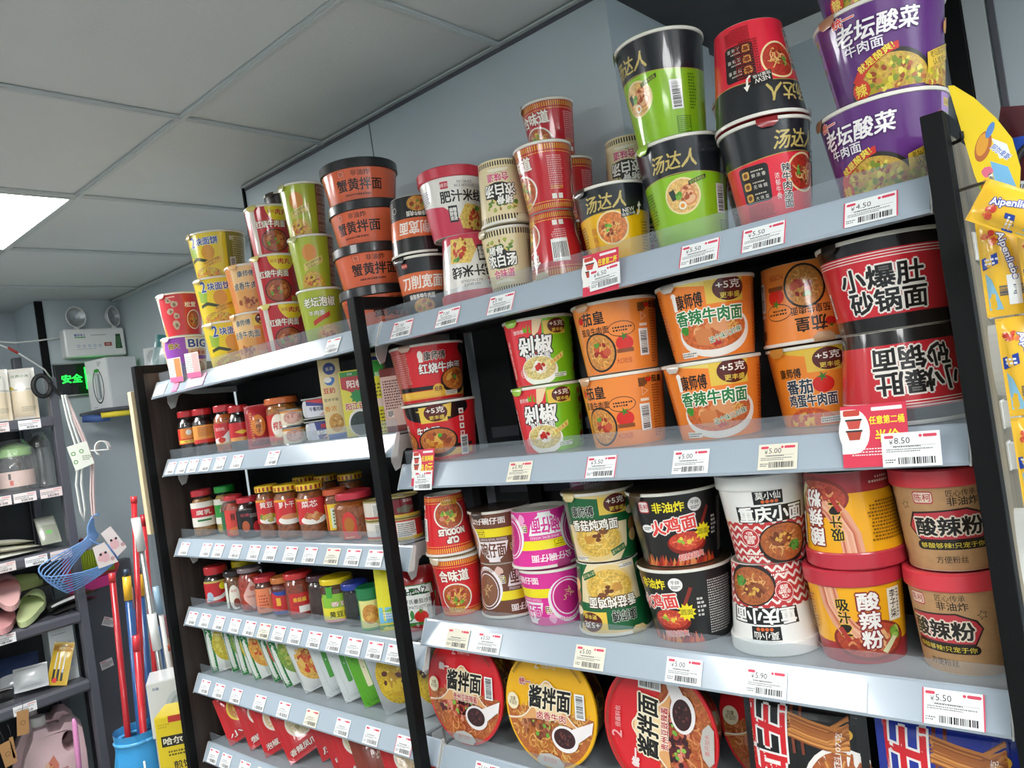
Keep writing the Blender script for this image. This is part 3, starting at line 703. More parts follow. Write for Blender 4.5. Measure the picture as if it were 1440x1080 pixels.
def hwd(base, band, barc, txt, dark, variant):
    def f(a, U, H):
        a.rect(base, -U, 0, U, H)
        for v0, v1 in ((H-.0135, H), (0, .0125)):
            a.rect(band, -U, v0, U, v1); nb = 70 if variant != 'b' else 52
            vv0, vv1 = (v0+.003, v1-.0022) if variant != 'b' else (v0+.003, v1-.0015)
            a.put(barc, [[(-U+2*U*(i+.25)/nb, vv0), (-U+2*U*(i+.75)/nb, vv0), (-U+2*U*(i+.75)/nb, vv1), (-U+2*U*(i+.25)/nb, vv1)] for i in range(nb)])
            if variant != 'b':
                y = v0-.0012 if v0 > .02 else v1+.0005
                a.put('#f1d35a', [[(-U+2*U*(i+.2)/nb, y), (-U+2*U*(i+.8)/nb, y), (-U+2*U*(i+.8)/nb, y+.0012), (-U+2*U*(i+.2)/nb, y+.0012)] for i in range(nb)])
        for c in (0., U):
            if variant == 'b':
                a.chunks(('#6f8a2e', '#a8b04a', '#d6c26a', '#8a6a2e', '#4f7a2a'), c, .078, .030, .014, 34, .0055)
                a.blob('#2a2622', c, .056, .029, 14, .62)
                a.text('#f6f3ea', '猪骨', c-.006, .070, .014, .026, .05, '#241f1c', .06, sh=.1); a.text('#f6f3ea', '浓白汤', c+.001, .053, .020, .052, .05, '#241f1c', .06)
                a.text('#d4467a', '合味道', c+.002, .031, .014, .038, .04, '#f3e6cf', .06); a.text('#3a332c', '风味', c, .019, .008, None, .03)
                a.ell('#f2ead2', c, .016, .020, .006, a0=0, a1=180)
            else:
                a.ell('#f3ede0', c, .036, .031, .027); a.ell('#b5542a:food', c, .036, .028, .0245)
                a.noodles(('#e6b765', '#d79b48'), c, .036, .027, .023, 12, .0014); a.chunks(('#c25a3a', '#e0a24a', '#a33f28', '#d98a6a', '#e8c25a'), c, .037, .022, .018, 26, .0062); a.chunks(('#8ab23a', '#6f9a2e'), c, .036, .02, .017, 8, .0045)
                a.rect('#e9b23a', c-.020, .010, c+.014, .018); a.text('#6a2a1a', '五香牛肉味', c-.003, .014, .006, .03, .02)
                if variant == 'c' and c: a.text('#f5efe2', 'CUP\nNOODLES', c, .075, .026, .048, .05, '#a11c22', .05)
                else: a.text('#f5efe2', '合味道', c, .077, .021, .055, .05, '#a11c22', .05, sh=-.06)
        for c in (U*.5, -U*.5):
            a.fine('#e9a0a0' if variant != 'b' else '#8a7a5a', c, .057, .022, .054, 16); a.rect('#ece6da', c-.010, .016, c-.002, .024); a.rect('#ece6da', c+.001, .016, c+.009, .024)
        if variant != 'b':
            a.barcode(-U*.5, .062, .030, .042, True) if variant == 'c' else a.barcode(-U*.5+.002, .064, .026, .036, False)
            a.text('#e9b23a', '全新升级', U*.5, .034, .006, .022, .02)
    return f
kind('cupred', .0478, .0360, .1085, '#c3202c', lidcol='#d9c6a8', name='noodle_cup', seed=8)(hwd('#c4202c', '#b91d28', '#d8a83a', None, None, 'r'))
kind('cupbright', .0490, .0365, .1120, '#dd2a30', lidcol='#d9c6a8', name='noodle_cup', seed=9)(hwd('#de2b31', '#d5282e', '#eeb73c', None, None, 'c'))
kind('cupbeige', .0455, .0355, .1090, '#e4d2a2', lidcol='#d9cfae', name='noodle_cup', seed=10)(hwd('#e4d3a6', '#e4d3a6', '#26221f', None, None, 'b'))

@kind('crab', .0800, .0660, .0845, '#e2673f', 'plastic', '#1d1e21:lid', .019, seed=11)
def _(a, U, H):
    a.rect('#e56a42', -U, 0, U, H)
    for c in (0., U):
        a.text('#1b1512', '非油炸', c+.006, H*.84, .011, .036, .02); a.rect('#c94a30', c-.040, H*.74, c-.024, H*.95); a.rect('#e8825c', c-.0385, H*.76, c-.0255, H*.93); a.text('#8a2a18', '蟹', c-.032, H*.845, .008)
        a.text('#1b1512', '蟹黄拌面', c+.002, H*.50, .023, .094, .035); a.fine('#5a2214', c+.004, H*.20, .07, .005, 1, .7)
    for c in (U*.5, -U*.5): a.rect('#d9593a', c-.022, .003, c+.022, H-.003); a.fine('#7d2c1a', c, H*.5, .036, H*.8, 13)

@kind('sliced', .0548, .0430, .1110, '#1d1d1f', lidcol='#2a2826', seed=12)
def _(a, U, H):
    a.rect('#e06d3c', -U, H*.40, U, H*.74)
    a.rect('#1c1c1e', -U, H*.74, U, H)
    for c in (0., U):
        a.text('#f3e7da', '刀削宽面', c, H*.575, .024, .080, .04, sh=.1)
        a.text('#f1ece4', '麻辣香辣牛肉面', c-.004, H*.325, .010, .052, .03); a.rrect('#c23a2a', c-.035, H*.84, c-.022, H*.92, .002); a.text('#f3e7da', '味之家', c-.0285, H*.88, .004, .011)
        a.bowl(c-.002, .016, .023, .016, '#3a332c', '#c98f3a:food', nn=14, nm=7)
    for c in (U*.5, -U*.5): a.fine('#a8a29a', c, H*.2, .04, H*.28, 7); a.ring('#c9c4ba', c-.025, H*.22, .006, .001)

@kind('ricenoodle', .0610, .0460, .1210, '#e6e2da', 'plastic', '#c93245:lid', .019, seed=13)
def _(a, U, H):
    a.poly('#cf3a55', [(-U, 0), (U, 0), (U, H*.50), (U*.62, H*.60), (U*.42, H*.2), (.02, H*.06), (-.030, H*.50), (-U*.5, H*.58), (-U, H*.50)])
    for c in (0.,):
        a.rrect('#c93a4a', c-.030, H*.80, c-.016, H*.92, .002); a.text('#f3e9e4', '峰则', c-.023, H*.86, .007)
        a.text('#3a3634', 'FAT SAUCE\nRICE NOODLES', c+.012, H*.86, .011, .036, .0)
        a.text('#1c1a19', '肥汁米线', c+.006, H*.66, .020, .078, .045, '#e6e2da', .04)
        a.rect('#221f1e', c-.022, H*.22, c-.006, H*.50); a.text('#f0ebe4', '麻辣\n鲜香\n浓汤', c-.014, H*.36, .022, .013)
        a.poly('#e9c060:food', [(c, H*.1), (c+.045, H*.06), (c+.048, H*.48), (c+.010, H*.52), (c-.004, H*.3)])
        a.chunks(('#c9482f', '#e08a4a', '#a8382a', '#e9c060'), c+.026, H*.24, .018, .024, 26, .006); a.chunks(('#3f7a2a', '#5c9a34'), c+.032, H*.43, .010, .005, 7, .005)
    a.fine('#8a8a98', -U*.45, H*.72, .03, H*.25, 7); a.rect('#e6e2da', U*.55, H*.3, U*.95, H*.95); a.fine('#77777a', U*.75, H*.62, .045, H*.55, 12)

@kind('bigpurple', .0600, .0450, .1150, '#9a52b4', lidcol='#d8d0c8', seed=14)
def _(a, U, H):
    a.rect('#d9b49a', -U, 0, U, H); a.ell('#9c4fb8', -.020, H*.62, .034, H*.42); a.rect('#9c4fb8', -.028, H*.42, .010, H)
    a.text('#6a5a2a', '超大', -.020, H*.80, .014, None, .04, '#e8cf5a', .05); a.poly('#8a74b0', [(-.035, .01), (.0, .005), (.004, .04), (-.02, .05), (-.038, .035)]); a.fine('#5a4a7a', -.016, .026, .026, .03, 5)
    a.rect('#e9e2d6', .010, H*.70, .075, H*.97); a.text('#2149a8', 'BIG', .042, H*.83, .021, .052, .05)
    a.text('#c23a2a', '大食桶', .040, H*.60, .011, .05, .03); a.rect('#8a4aa8', .012, H*.44, .075, H*.53); a.bowl(.040, .024, .028, .022)
    a.rect('#c9a88a', -U, 0, -U*.5, H); a.fine('#6a4a3a', -U*.72, H*.5, .05, H*.7, 14)
@kind('mushroomred', .0600, .0450, .1150, '#c9343c', lidcol='#d8c8c0', seed=15)
def _(a, U, H):
    a.rect('#cc343c', -U, 0, U, H); a.poly('#e7d9c9', [(-U*.52, 0), (-U*.30, 0), (-U*.36, H*.5), (-U*.30, H), (-U*.52, H)]); a.poly('#e8963c', [(-U*.44, 0), (-U*.29, 0), (-U*.34, H*.35)])
    for x, y, r in ((-.022, .095, .008), (-.008, .083, .010), (-.020, .066, .010), (-.006, .052, .009), (-.010, .028, .012)): a.blob('#b9a48a', x, y, r, 10); a.blob('#7a6a54', x+.001, y-.001, r*.5, 7)
    a.fine('#f0d6d0', -.010, H*.93, .03, .005, 1); a.text('#f0e8e0', '松茸', .032, .08, .014, None, .04); a.bowl(.040, .040, .020, .026)
@kind('twoblock', .0720, .0585, .1140, '#e6c92c', lidcol='#c9b26a', seed=16)
def _(a, U, H):
    a.rect('#e8cd2e', -U, 0, U, H); a.rect('#8a8230', .052, 0, .125, H)
    a.poly('#9ab83a', [(-.055, .055), (-.03, .05), (-.025, .075), (-.055, .085)])
    a.poly('#3c4430', [(-.055, .040), (-.03, .045), (-.005, .037), (.01, .034), (.01, .040), (-.005, .045), (-.03, .053), (-.055, .048)])
    a.text('#2b4fa3', '2', -.033, H*.83, .026, .014, .04, '#eef0e4', .05); a.text('#2b4fa3', '块面饼', .006, H*.81, .018, .054, .045, '#eef0e4', .05)
    a.ell('#d99a34', .006, .060, .017, .019); a.poly('#e6b23a', [(-.014, .020), (.036, .034), (.036, .050), (-.014, .036)]); a.text('#2a1c10', '老坛酸菜牛肉面', .011, .039, .006, .042, .02, rot=.27); a.text('#2a1c10', '认准统一', .009, .031, .006, .03, .02, rot=.27)
    a.ell('#caa33a:food', -.010, .002, .045, .024, a0=0, a1=180); a.chunks(('#d9c832', '#e08a3a', '#b5652f', '#cf8a4a'), -.010, .010, .04, .010, 34, .0055)
    a.text('#e6dfc4', '酸', .066, H*.85, .011); a.fine('#d8d0a0', .092, H*.55, .05, H*.72, 14); a.barcode(.066, .030, .016, .030, True)
    a.rect('#b8a82e', -U, 0, -U*.62, H); a.fine('#6a6420', -U*.8, H*.5, .06, H*.7, 14)
@kind('orangebeef', .0630, .0490, .1130, '#e08a3c', lidcol='#e0b070', seed=17)
def _(a, U, H):
    a.rect('#e2893a', -U, 0, U, H); a.rect('#ecc48a', -.050, H*.55, .012, H); a.rect('#e3a55c', -.050, 0, .012, H*.55)  # glare painted in as a paler beige centre
    a.text('#2f4a6a', '康师傅', -.014, H*.82, .014, .038, .03, '#f0dcb4', .04); a.text('#3c4a5c', '卤香牛肉面', -.012, H*.56, .017, .070, .03, '#f0dcb4', .06)
    a.chunks(('#a85a34', '#c47a4a', '#8a4024', '#d09a5a'), -.018, .022, .028, .018, 30, .0075); badge5(a, .034, H*.86, 1.05)
    a.chunks(('#7a2f22', '#94402c', '#5a2018'), .075, .050, .022, .034, 44, .008); a.fine('#f0e0c4', .030, .015, .03, .008, 2)
@kind('ballred', .0550, .0440, .1110, '#b92a30', lidcol='#d8c870', seed=18)
def _(a, U, H):
    a.rect('#bc2a32', -U, 0, U, H); a.rect('#d8ccc0', -.046, 0, -.032, H); a.ell('#e9cf2c', .022, H, .030, H*.34, a0=180, a1=360)
    a.text('#c0282c', '肉丸', .026, H*.87, .013, .026, .05, '#f4e46a', .05); a.text('#c0392c', '超值', .004, H*.88, .008, .014, .03)
    a.text('#ece6d8', '红烧牛肉面', .000, H*.62, .016, .066, .04, '#8a1c22', .05)
    a.bowl(.006, .028, .032, .026, '#26211f', '#9a4a22:food', nn=6, nm=16, ng=5); a.rect('#c9a23a', .036, 0, .080, .014); a.rect('#8a1c22', -U, 0, -U*.6, H); a.fine('#e0b0a8', -U*.8, H*.5, .04, H*.7, 12)
@kind('plaingreen', .0500, .0385, .1140, '#a9b52e', lidcol='#b8b878', seed=19)
def _(a, U, H):
    a.rect('#a9b733', -U, 0, U, H); a.rect('#8a5a44', U*.30, 0, U*.62, H)
    for i in range(5): a.rect('#b98a70', U*.32, H*(.08+.185*i), U*.60, H*(.20+.185*i)); a.fine('#5a3626', U*.46, H*(.14+.185*i), U*.24, H*.08, 2)
    a.ell('#d98e3c', -.002, H*.68, .015, H*.17); a.poly('#d6c46a', [(-.018, .036), (.024, .052), (.024, .068), (-.018, .052)]); a.text('#3a2a14', '老坛泡椒牛肉面', .003, .055, .006, .036, .02, rot=.33); a.text('#3a2a14', '认准统一', .002, .047, .006, .026, .02, rot=.33)
    a.ell('#c9a23a:food', -.004, .002, .028, .034, a0=0, a1=180); a.chunks(('#d9c832', '#c2622f', '#e0a04a', '#8a4020'), -.004, .014, .024, .011, 26, .0055)
    a.text('#f0ecd8', '老坛泡椒', -U*.86, H*.76, .020, .066, .045, '#4a6a1a', .05); a.text('#f0ecd8', '牛肉面', -U*.92, H*.55, .011, .034, .03, '#4a6a1a', .05)
    a.poly('#c2382c', [(-U*.99, .034), (-U*.72, .052), (-U*.72, .062), (-U*.99, .044)]); a.ell('#c9a23a:food', -U*.74, .002, .032, .034, a0=0, a1=180); a.chunks(('#d9882f', '#c2622f', '#e0b04a', '#8a4020'), -U*.74, .014, .026, .011, 30, .006)
@kind('goldback', .0500, .0400, .1365, '#b08a52', lidcol='#3a2f28', seed=20)
def _(a, U, H): a.rect('#2d2622', -U, H*.8, U, H); a.rect('#c29a60', -U, 0, U, H*.6); a.text('#f0e4cc', '红烧牛肉面', 0, H*.45, .015, .06, .03)

@kind('braised', .0725, .0590, .1100, '#cf2127', lidcol='#b89a8a', seed=21)
def _(a, U, H):
    a.rect('#d42229', -U, 0, U, H); a.rect('#a84038', -U*.45, 0, -U*.24, H); a.fine('#c98078', -U*.345, H*.6, .04, H*.6, 16)
    a.ell('#1b1514', U*.62, H*.90, U*.34, H*.22); a.rect('#e2a93a', -U*.45, 0, U, .012); a.poly('#1d1614', [(-U*.45, .030), (U, .026), (U, .020), (-U*.45, .022)]); a.poly('#e9bb44', [(-U*.45, .021), (U, .018), (U, .008), (-U*.45, .010)])
    a.rect('#c92026', -U*.45, 0, U, .006)
    a.text('#17110f', '康师傅', .004, H*.80, .016, .040, .03, '#f0d8cc', .05); a.ell('#f0e6da', -.022, H*.82, .005, .009); a.rect('#f0e6da', -.026, H*.70, -.018, H*.78)
    a.text('#f1ece4', '红烧牛肉面', .016, H*.58, .019, .088, .045, '#6a1a18', .05)
    a.ell('#221a17', .046, .034, .036, .026); a.ell('#c2702c:food', .046, .037, .032, .021); a.chunks(('#d8913a', '#b55a26', '#e6b455', '#8f4220'), .046, .038, .026, .016, 26, .008); a.chunks(('#4f9a2e',), .043, .040, .006, .004, 3, .006)
    a.ell('#e4b33c', .004, .022, .011, .009); a.text('#5a1c14', '经典', .004, .022, .009, .015, .03); a.rect('#ece4d6', .018, .008, .048, .016); a.fine('#55504a', .033, .012, .028, .006, 2)
    # the offer side
    c = U*.62
    a.poly('#e8c046', [(c-.034, H*.90), (c+.034, H*.98), (c+.03, H*.74), (c-.005, H*.80)]); badge5(a, c+.004, H*.84, 1.25)
    a.text('#f1ece4', '牛肉面', c-.016, H*.52, .018, .046, .045, '#6a1a18', .05); a.ell('#221a17', c, .034, .040, .028); a.ell('#c2702c:food', c, .036, .036, .023); a.chunks(('#d8913a', '#b55a26', '#e6b455', '#8f4220'), c, .037, .030, .018, 28, .009); a.chunks(('#3fae2e',), c+.006, .046, .005, .006, 4, .006)
    a.barcode(c+.054, .022, .018, .036, True)
    for i, col in enumerate(('#ece4d6', '#f0c8c0', '#ece4d6', '#f0c8c0')): a.rect(col, c+.046, H*.86-.014*i-.010, c+.056, H*.86-.014*i); a.blob('#a83a30', c+.051, H*.86-.014*i-.005, .003)
@kind('chilli', .0600, .0490, .1105, '#e8333c', lidcol='#9cc84a', seed=22)
def _(a, U, H):
    a.rect('#e5373f', -U*.42, 0, .004, H); a.poly('#7cc01c', [(.002, 0), (U*.55, 0), (U*.55, H), (.010, H)]); a.poly('#efcfa4', [(-.004, H), (.012, H), (.003, H*.80), (-.008, H*.72)])
    a.rect('#e8333c', -U, 0, -U*.42, H); a.rect('#7cc01c', U*.5, 0, U, H)
    for i in range(3): a.chunks(('#8a2f24', '#a8402e', '#6a2418'), .076, H*.72-.028*i, .010, .008, 8, .0065); a.fine('#5d7a18', .076, H*.62-.028*i, .02, .003, 1)
    a.text('#a8241f', '美味', .076, H*.88, .010, None, .03)
    badge5(a, .034, H*.86, .95); a.poly('#6fae1e', [(-.022, H*.82), (-.015, H*.80), (-.013, H*.93), (-.017, H*.86), (-.020, H*.90)]); a.poly('#6fae1e', [(-.012, H*.80), (-.008, H*.79), (-.010, H*.92)])
    a.text('#f2ebe4', '康师傅', -.030, H*.83, .007, .019, .02)
    a.text('#f4f1ea', '剁椒', -.006, H*.60, .030, .056, .05, '#16120f', .06, sh=.06); a.text('#f4f1ea', '鱼片汤面', -.004, H*.425, .011, .042, .04, '#16120f', .07)
    a.ell('#f3efe6', -.004, .022, .032, .024); a.ell('#d8c27a:food', -.004, .026, .029, .019); a.noodles(('#ecdca0', '#b99a4a'), -.004, .026, .028, .018, 24, .0013); a.chunks(('#f2ebdc', '#e9dcc6'), -.004, .026, .018, .011, 8, .007); a.chunks(('#c8281e', '#a81c18'), -.003, .029, .010, .007, 18, .004)
    a.poly('#e9e27a', [(.014, .026), (.040, .040), (.040, .049), (.014, .034)]); a.text('#c8281e', '尝鲜爽滑', .027, .0372, .007, .024, .02, rot=.48); a.rect('#e9efe0', .020, .008, .044, .015); a.fine('#4a6a1a', .032, .0115, .022, .006, 2)
    a.ring('#f0b8b4', -.034, .020, .007, .0012); a.fine('#f0b8b4', -.034, .020, .009, .006, 2); a.vtext('#f0e0dc', '剁椒鱼片汤面', -.058, H*.42, H*.6, .006)
@kind('tomato', .0670, .0555, .1105, '#f08a36', lidcol='#c9a07a', seed=23)
def _(a, U, H):
    a.rect('#f08b3a', -U, 0, U, H)
    for c in (-.030, U-.030):
        a.tomato(c-.026, H*.80, .007); a.text('#1a1310', '茄皇', c-.002, H*.80, .019, .038, .045); a.text('#1a1310', '茄皇牛肉面', c-.004, H*.62, .011, .050, .03)
        a.ell('#221a16', c+.000, .033, .028, .030); a.ell('#d0893c:food', c+.000, .033, .025, .027); a.noodles(('#ecc06a', '#dca24a'), c, .033, .024, .026, 22, .0014); a.chunks(('#b8372a', '#9a2c22', '#cc5a3a'), c+.004, .034, .016, .017, 14, .0065); a.chunks(('#5c9a2e',), c-.002, .044, .006, .005, 4, .005)
        a.text('#b3341f', '大口吃茄', c+.038, .016, .008, .024, .02)
        a.ell('#2b1d16', c+.040, H*.60, .0205, .0115); a.ell('#f08b3a', c+.040, H*.60, .0195, .0105); a.fine('#2b1d16', c+.040, H*.60, .026, .009, 2); a.tomato(c+.042, .042, .0135); a.rect('#8a4a20', c+.029, .028, c+.055, .034)
    a.barcode(.044, .040, .017, .040, True); a.fine('#3a3028', .044, H*.87, .013, .013, 6, .9); a.ring('#f3e0cc', .045, H*.74, .007, .0012, n=3); a.rect('#f3e0cc', .038, H*.60, .052, H*.64); a.fine('#a8541a', .066, H*.45, .014, H*.75, 20)
    c = .070; a.tomato(c-.016, H*.90, .005); a.text('#1a1310', '茄皇', c, H*.90, .010, .022, .04)
@kind('spicy', .0705, .0555, .1105, '#f0832c', lidcol='#c9bfb2', seed=24)
def _(a, U, H):
    a.rect('#f1852e', -U, 0, U, H); a.poly('#e9cf6a', [(-.050, H), (.056, H), (.052, H*.83), (.020, H*.90)]); badge5(a, .034, H*.86, 1.3)
    a.rect('#f3ede2', -.044, H*.66, -.038, H*.84); a.ell('#f3ede2', -.041, H*.86, .004)
    a.text('#15110e', '康师傅', -.020, H*.77, .020, .036, .03)
    a.ell('#ece6dd', .010, .034, .054, .033, rot=.05); a.ell('#c9622a:food', .008, .038, .049, .027, rot=.05)
    a.chunks(('#d88a52', '#c2703a'), .004, .040, .03, .018, 10, .013); a.chunks(('#e6a56e', '#b8602e'), .002, .042, .026, .014, 8, .008); a.blob('#cf7d45', -.006, .030, .016, 8, .8); a.blob('#dd9460', .018, .044, .016, 8, .8)
    a.chunks(('#4fa32e', '#3c8a24'), -.034, .042, .008, .008, 12, .006); a.chunks(('#b8241c',), .004, .020, .014, .004, 4, .006); a.noodles(('#e6b35c',), .034, .040, .016, .012, 8, .0015)
    a.text('#1f7a3a', '香辣牛肉面', .004, H*.55, .020, .094, .045, '#f3efe2', .07); a.text('#2c6a30', '这个味儿对!辣!', .024, .030, .0085, .050, .02, '#f3efe2', .06, rot=.25)
    a.rect('#ece6da', -.048, .004, -.022, .012); a.fine('#55504a', -.035, .008, .024, .006, 2); a.fine('#b5591a', .086, H*.5, .020, H*.8, 18); a.fine('#b5591a', -.085, H*.5, .03, H*.8, 18)
@kind('tomatoegg', .0665, .0550, .1105, '#f08a2a', lidcol='#c98a3a', seed=25)
def _(a, U, H):
    a.rect('#f18c2c', -U, 0, U, H); a.poly('#e6bf3c', [(-.055, H), (.050, H), (.046, H*.80), (.0, H*.88)]); badge5(a, .020, H*.84, 1.15); a.rect('#c9a030', .050, 0, .105, H); a.rect('#d88a94', .050, H*.62, .070, H*.95); a.ring('#b8485a', .060, H*.86, .006, .0015)
    for i in range(5): a.rect('#e0bc4a', .054, H*(.04+.11*i), .100, H*(.12+.11*i)); a.fine('#6a4a14', .077, H*(.08+.11*i), .042, H*.06, 2)
    a.text('#18140f', '康师傅', -.032, H*.70, .013, .032, .03); a.text('#22344a', '番茄', -.022, H*.52, .019, .036, .045, '#f2e8d6', .05); a.tomato(.010, H*.53, .0135); a.text('#22344a', '鸡蛋牛肉面', -.008, H*.34, .017, .066, .04, '#f2e8d6', .05)
    a.ell('#d0582a:food', -.014, .002, .036, .024, a0=0, a1=180); a.chunks(('#e6a04a', '#c8382a', '#f0c04a', '#d8602f'), -.014, .010, .032, .010, 30, .007); a.rect('#ece4d6', .000, .004, .042, .012); a.fine('#55504a', .021, .008, .04, .006, 2)
@kind('casserole', .0780, .0620, .1120, '#c9252f', lidcol='#2a2524', seed=26, name='noodle_bowl')
def _(a, U, H):
    a.rect('#cf2733', -U, 0, U, H); a.rect('#1a1616', -U, H*.86, U, H); a.rect('#1a1616', -U, 0, U, H*.155)
    for i in range(3): a.rect('#efe6dc', -U, H*(.835-.030*i), U, H*(.845-.030*i))
    for c in (.0, U):
        a.text('#15110f', '小爆肚', c, H*.58, .026, .094, .05, '#f2ece2', .075); a.text('#15110f', '砂锅面', c+.004, H*.32, .026, .090, .05, '#f2ece2', .075)
    for c in (-U*.43, U*.57): a.vtext('#2a1514', '老北京风味', c, H*.5, H*.5, .006); a.rect('#efe6dc', c+.010, .022, c+.017, H*.5); a.fine('#2a1514', c+.0135, H*.33, .005, H*.26, 10)

def bowlnoodle(col, dk, fl):
    def f(a, U, H):
        a.rect(col, -U, 0, U, H); a.rect('#f5e31c', -U, H*.53, U, H*.70)
        for c in (-.012, U-.012):
            a.text('#f5efe9', '公仔碗仔面', c-.012, H*.855, .012, .070, .04); a.rect('#b8941c', c-.036, H*.55, c-.018, H*.68); a.rect('#f5e31c', c-.035, H*.56, c-.019, H*.67); a.fine('#7a5a14', c-.027, H*.615, .014, .008, 2)
            a.text('#f1e6ea', 'DOLL BRAND BOWL NOODLE', c-.010, H*.485, .0045, .064, .01)
            a.poly('#f3ecec', [(c-.040, H*.44), (c+.024, H*.44), (c+.017, H*.18), (c+.004, H*.08), (c+.004, H*.03), (c-.020, H*.03), (c-.020, H*.08), (c-.034, H*.18)])
            a.text(col, '碗仔面', c-.008, H*.27, .026, .052, .04)
            a.text('#18130f', 'BIG', c+.038, H*.31, .010, .021, .05, '#f5e31c', .07); a.blob(fl, c+.038, H*.13, .009, 9)
        for c in (.056, -.080):
            a.ell('#f3ecec', c, H*.46, .034, .038); a.ell(col, c, H*.49, .029, .034); a.ring('#f3ecec', c, H*.50, .026, .0016, ky=1.15); a.ell(dk, c, H*.50, .023, .027)
            for i in range(5): a.rect('#f3ecec', c-.040, H*(.36-.035*i), c-.030, H*(.375-.035*i))
            a.text(col, '海鲜风味', c, H*.115, .0075, .04, .03); a.noodles(('#e9c48a',), c, H*.5, .018, .02, 7, .0012)
    return f
kind('brownbowl', .0580, .0470, .0960, '#6f4434', lidcol='#4a3a30', seed=27, name='noodle_bowl')(bowlnoodle('#71452f', '#8a5a40', '#e0bcae'))
kind('pinkbowl', .0600, .0480, .0960, '#df2c93', lidcol='#b8487f', seed=28, name='noodle_bowl')(bowlnoodle('#e02f97', '#c9237f', '#f3a8cf'))
@kind('chicken', .0605, .0500, .1115, '#15592f', lidcol='#d9c48a', seed=29)
def _(a, U, H):
    a.rect('#176034', -U, 0, U, H); a.poly('#ddc384', [(-.052, H), (.060, H), (.056, H*.88), (.01, H*.93)]); badge5(a, .033, H*.84, 1.15)
    a.poly('#e6d3a6', [(-.056, 0), (.030, 0), (.046, H*.20), (.050, H*.56), (-.010, H*.58), (-.056, H*.56)])
    a.ell('#e2c684', -.004, .034, .042, .032); a.ell('#d9b04a:food', -.004, .036, .038, .027); a.noodles(('#ecd07a', '#d8b24a'), -.004, .034, .036, .025, 18, .0015); a.chunks(('#e8c469', '#d8a94c', '#c98f3a'), -.004, .040, .026, .014, 14, .0095); a.chunks(('#6a3a1e', '#7d4a28'), .006, .042, .02, .012, 6, .008)
    a.text('#15110e', '康师傅', -.022, H*.76, .017, .038, .035, '#dfe6d6', .03); a.text('#f3ede0', '香菇炖鸡面', -.006, H*.555, .017, .076, .04, '#4a3018', .075)
    a.rect('#176034', .016, .012, .042, .022, .35); a.text('#e9d9a0', '这个味儿对!', .029, .017, .006, .024, .02, rot=.35); a.ell('#e9dcb8', .060, H*.70, .010, .007); a.ell('#a8703a', .062, H*.48, .010, .012); a.ell('#e9c07a', .062, H*.32, .010, .010)
    a.rect('#ece6da', -.052, .003, -.026, .010); a.fine('#55504a', -.039, .0065, .024, .005, 2)
@kind('fire', .0715, .0560, .1105, '#1b1a1b', lidcol='#4a3a26', seed=30)
def _(a, U, H):
    a.rect('#1d1c1d', -U, 0, U, H)
    for i in range(34): x = -.055+i*.0036; a.poly(a.rnd.choice(('#c8432a', '#d9682e', '#9a2c22', '#e0894a')), [(x-.004, 0), (x+.004, 0), (x+a.rnd.uniform(-.003, .004), a.rnd.uniform(.008, .019))])
    a.rrect('#b8343a', -.046, H*.76, -.028, H*.93, .003); a.rrect('#ece0da', -.045, H*.775, -.029, H*.915, .003); a.text('#b8343a', '陈柯', -.037, H*.845, .009)
    a.text('#f4e327', '非油炸', -.001, H*.83, .015, .044, .04); a.ell('#f1eeea', .036, H*.83, .010); a.text('#1d1c1d', '干拌', .036, H*.86, .006, None, .02); a.fine('#1d1c1d', .036, H*.79, .012, .005, 2)
    a.strand('#8a2c22', [(.040, H*.45), (.056, H*.78)], .005)
    a.ell('#8a1f18', .020, .033, .030, .017); a.ell('#c8402c:food', .020, .036, .027, .014); a.noodles(('#e0603a', '#cf4a2e', '#f08a5a'), .020, .036, .026, .013, 26, .0015); a.chunks(('#8abf3a', '#e9d04a'), .020, .038, .016, .006, 6, .004)
    a.text('#e8473f', '火鸡面', .002, H*.575, .022, .066, .05, '#f4efe8', .07, rot=.12); a.star('#f2e022', .046, H*.44, .014, 11, .66); a.text('#1d1c1d', '圆面', .046, H*.44, .008, .017, .03)
    a.text('#e0635a', '超辣超爽', .024, .014, .009, .040, .03, '#f4e0d8', .06, rot=.1); a.ell('#f1eeea', -.038, H*.54, .010, .006); a.fine('#1d1c1d', -.038, H*.54, .012, .005, 2)
    a.fine('#cfcac4', .100, H*.48, .042, H*.76, 22, .5); a.fine('#cfcac4', .066, H*.5, .008, .03, 5)
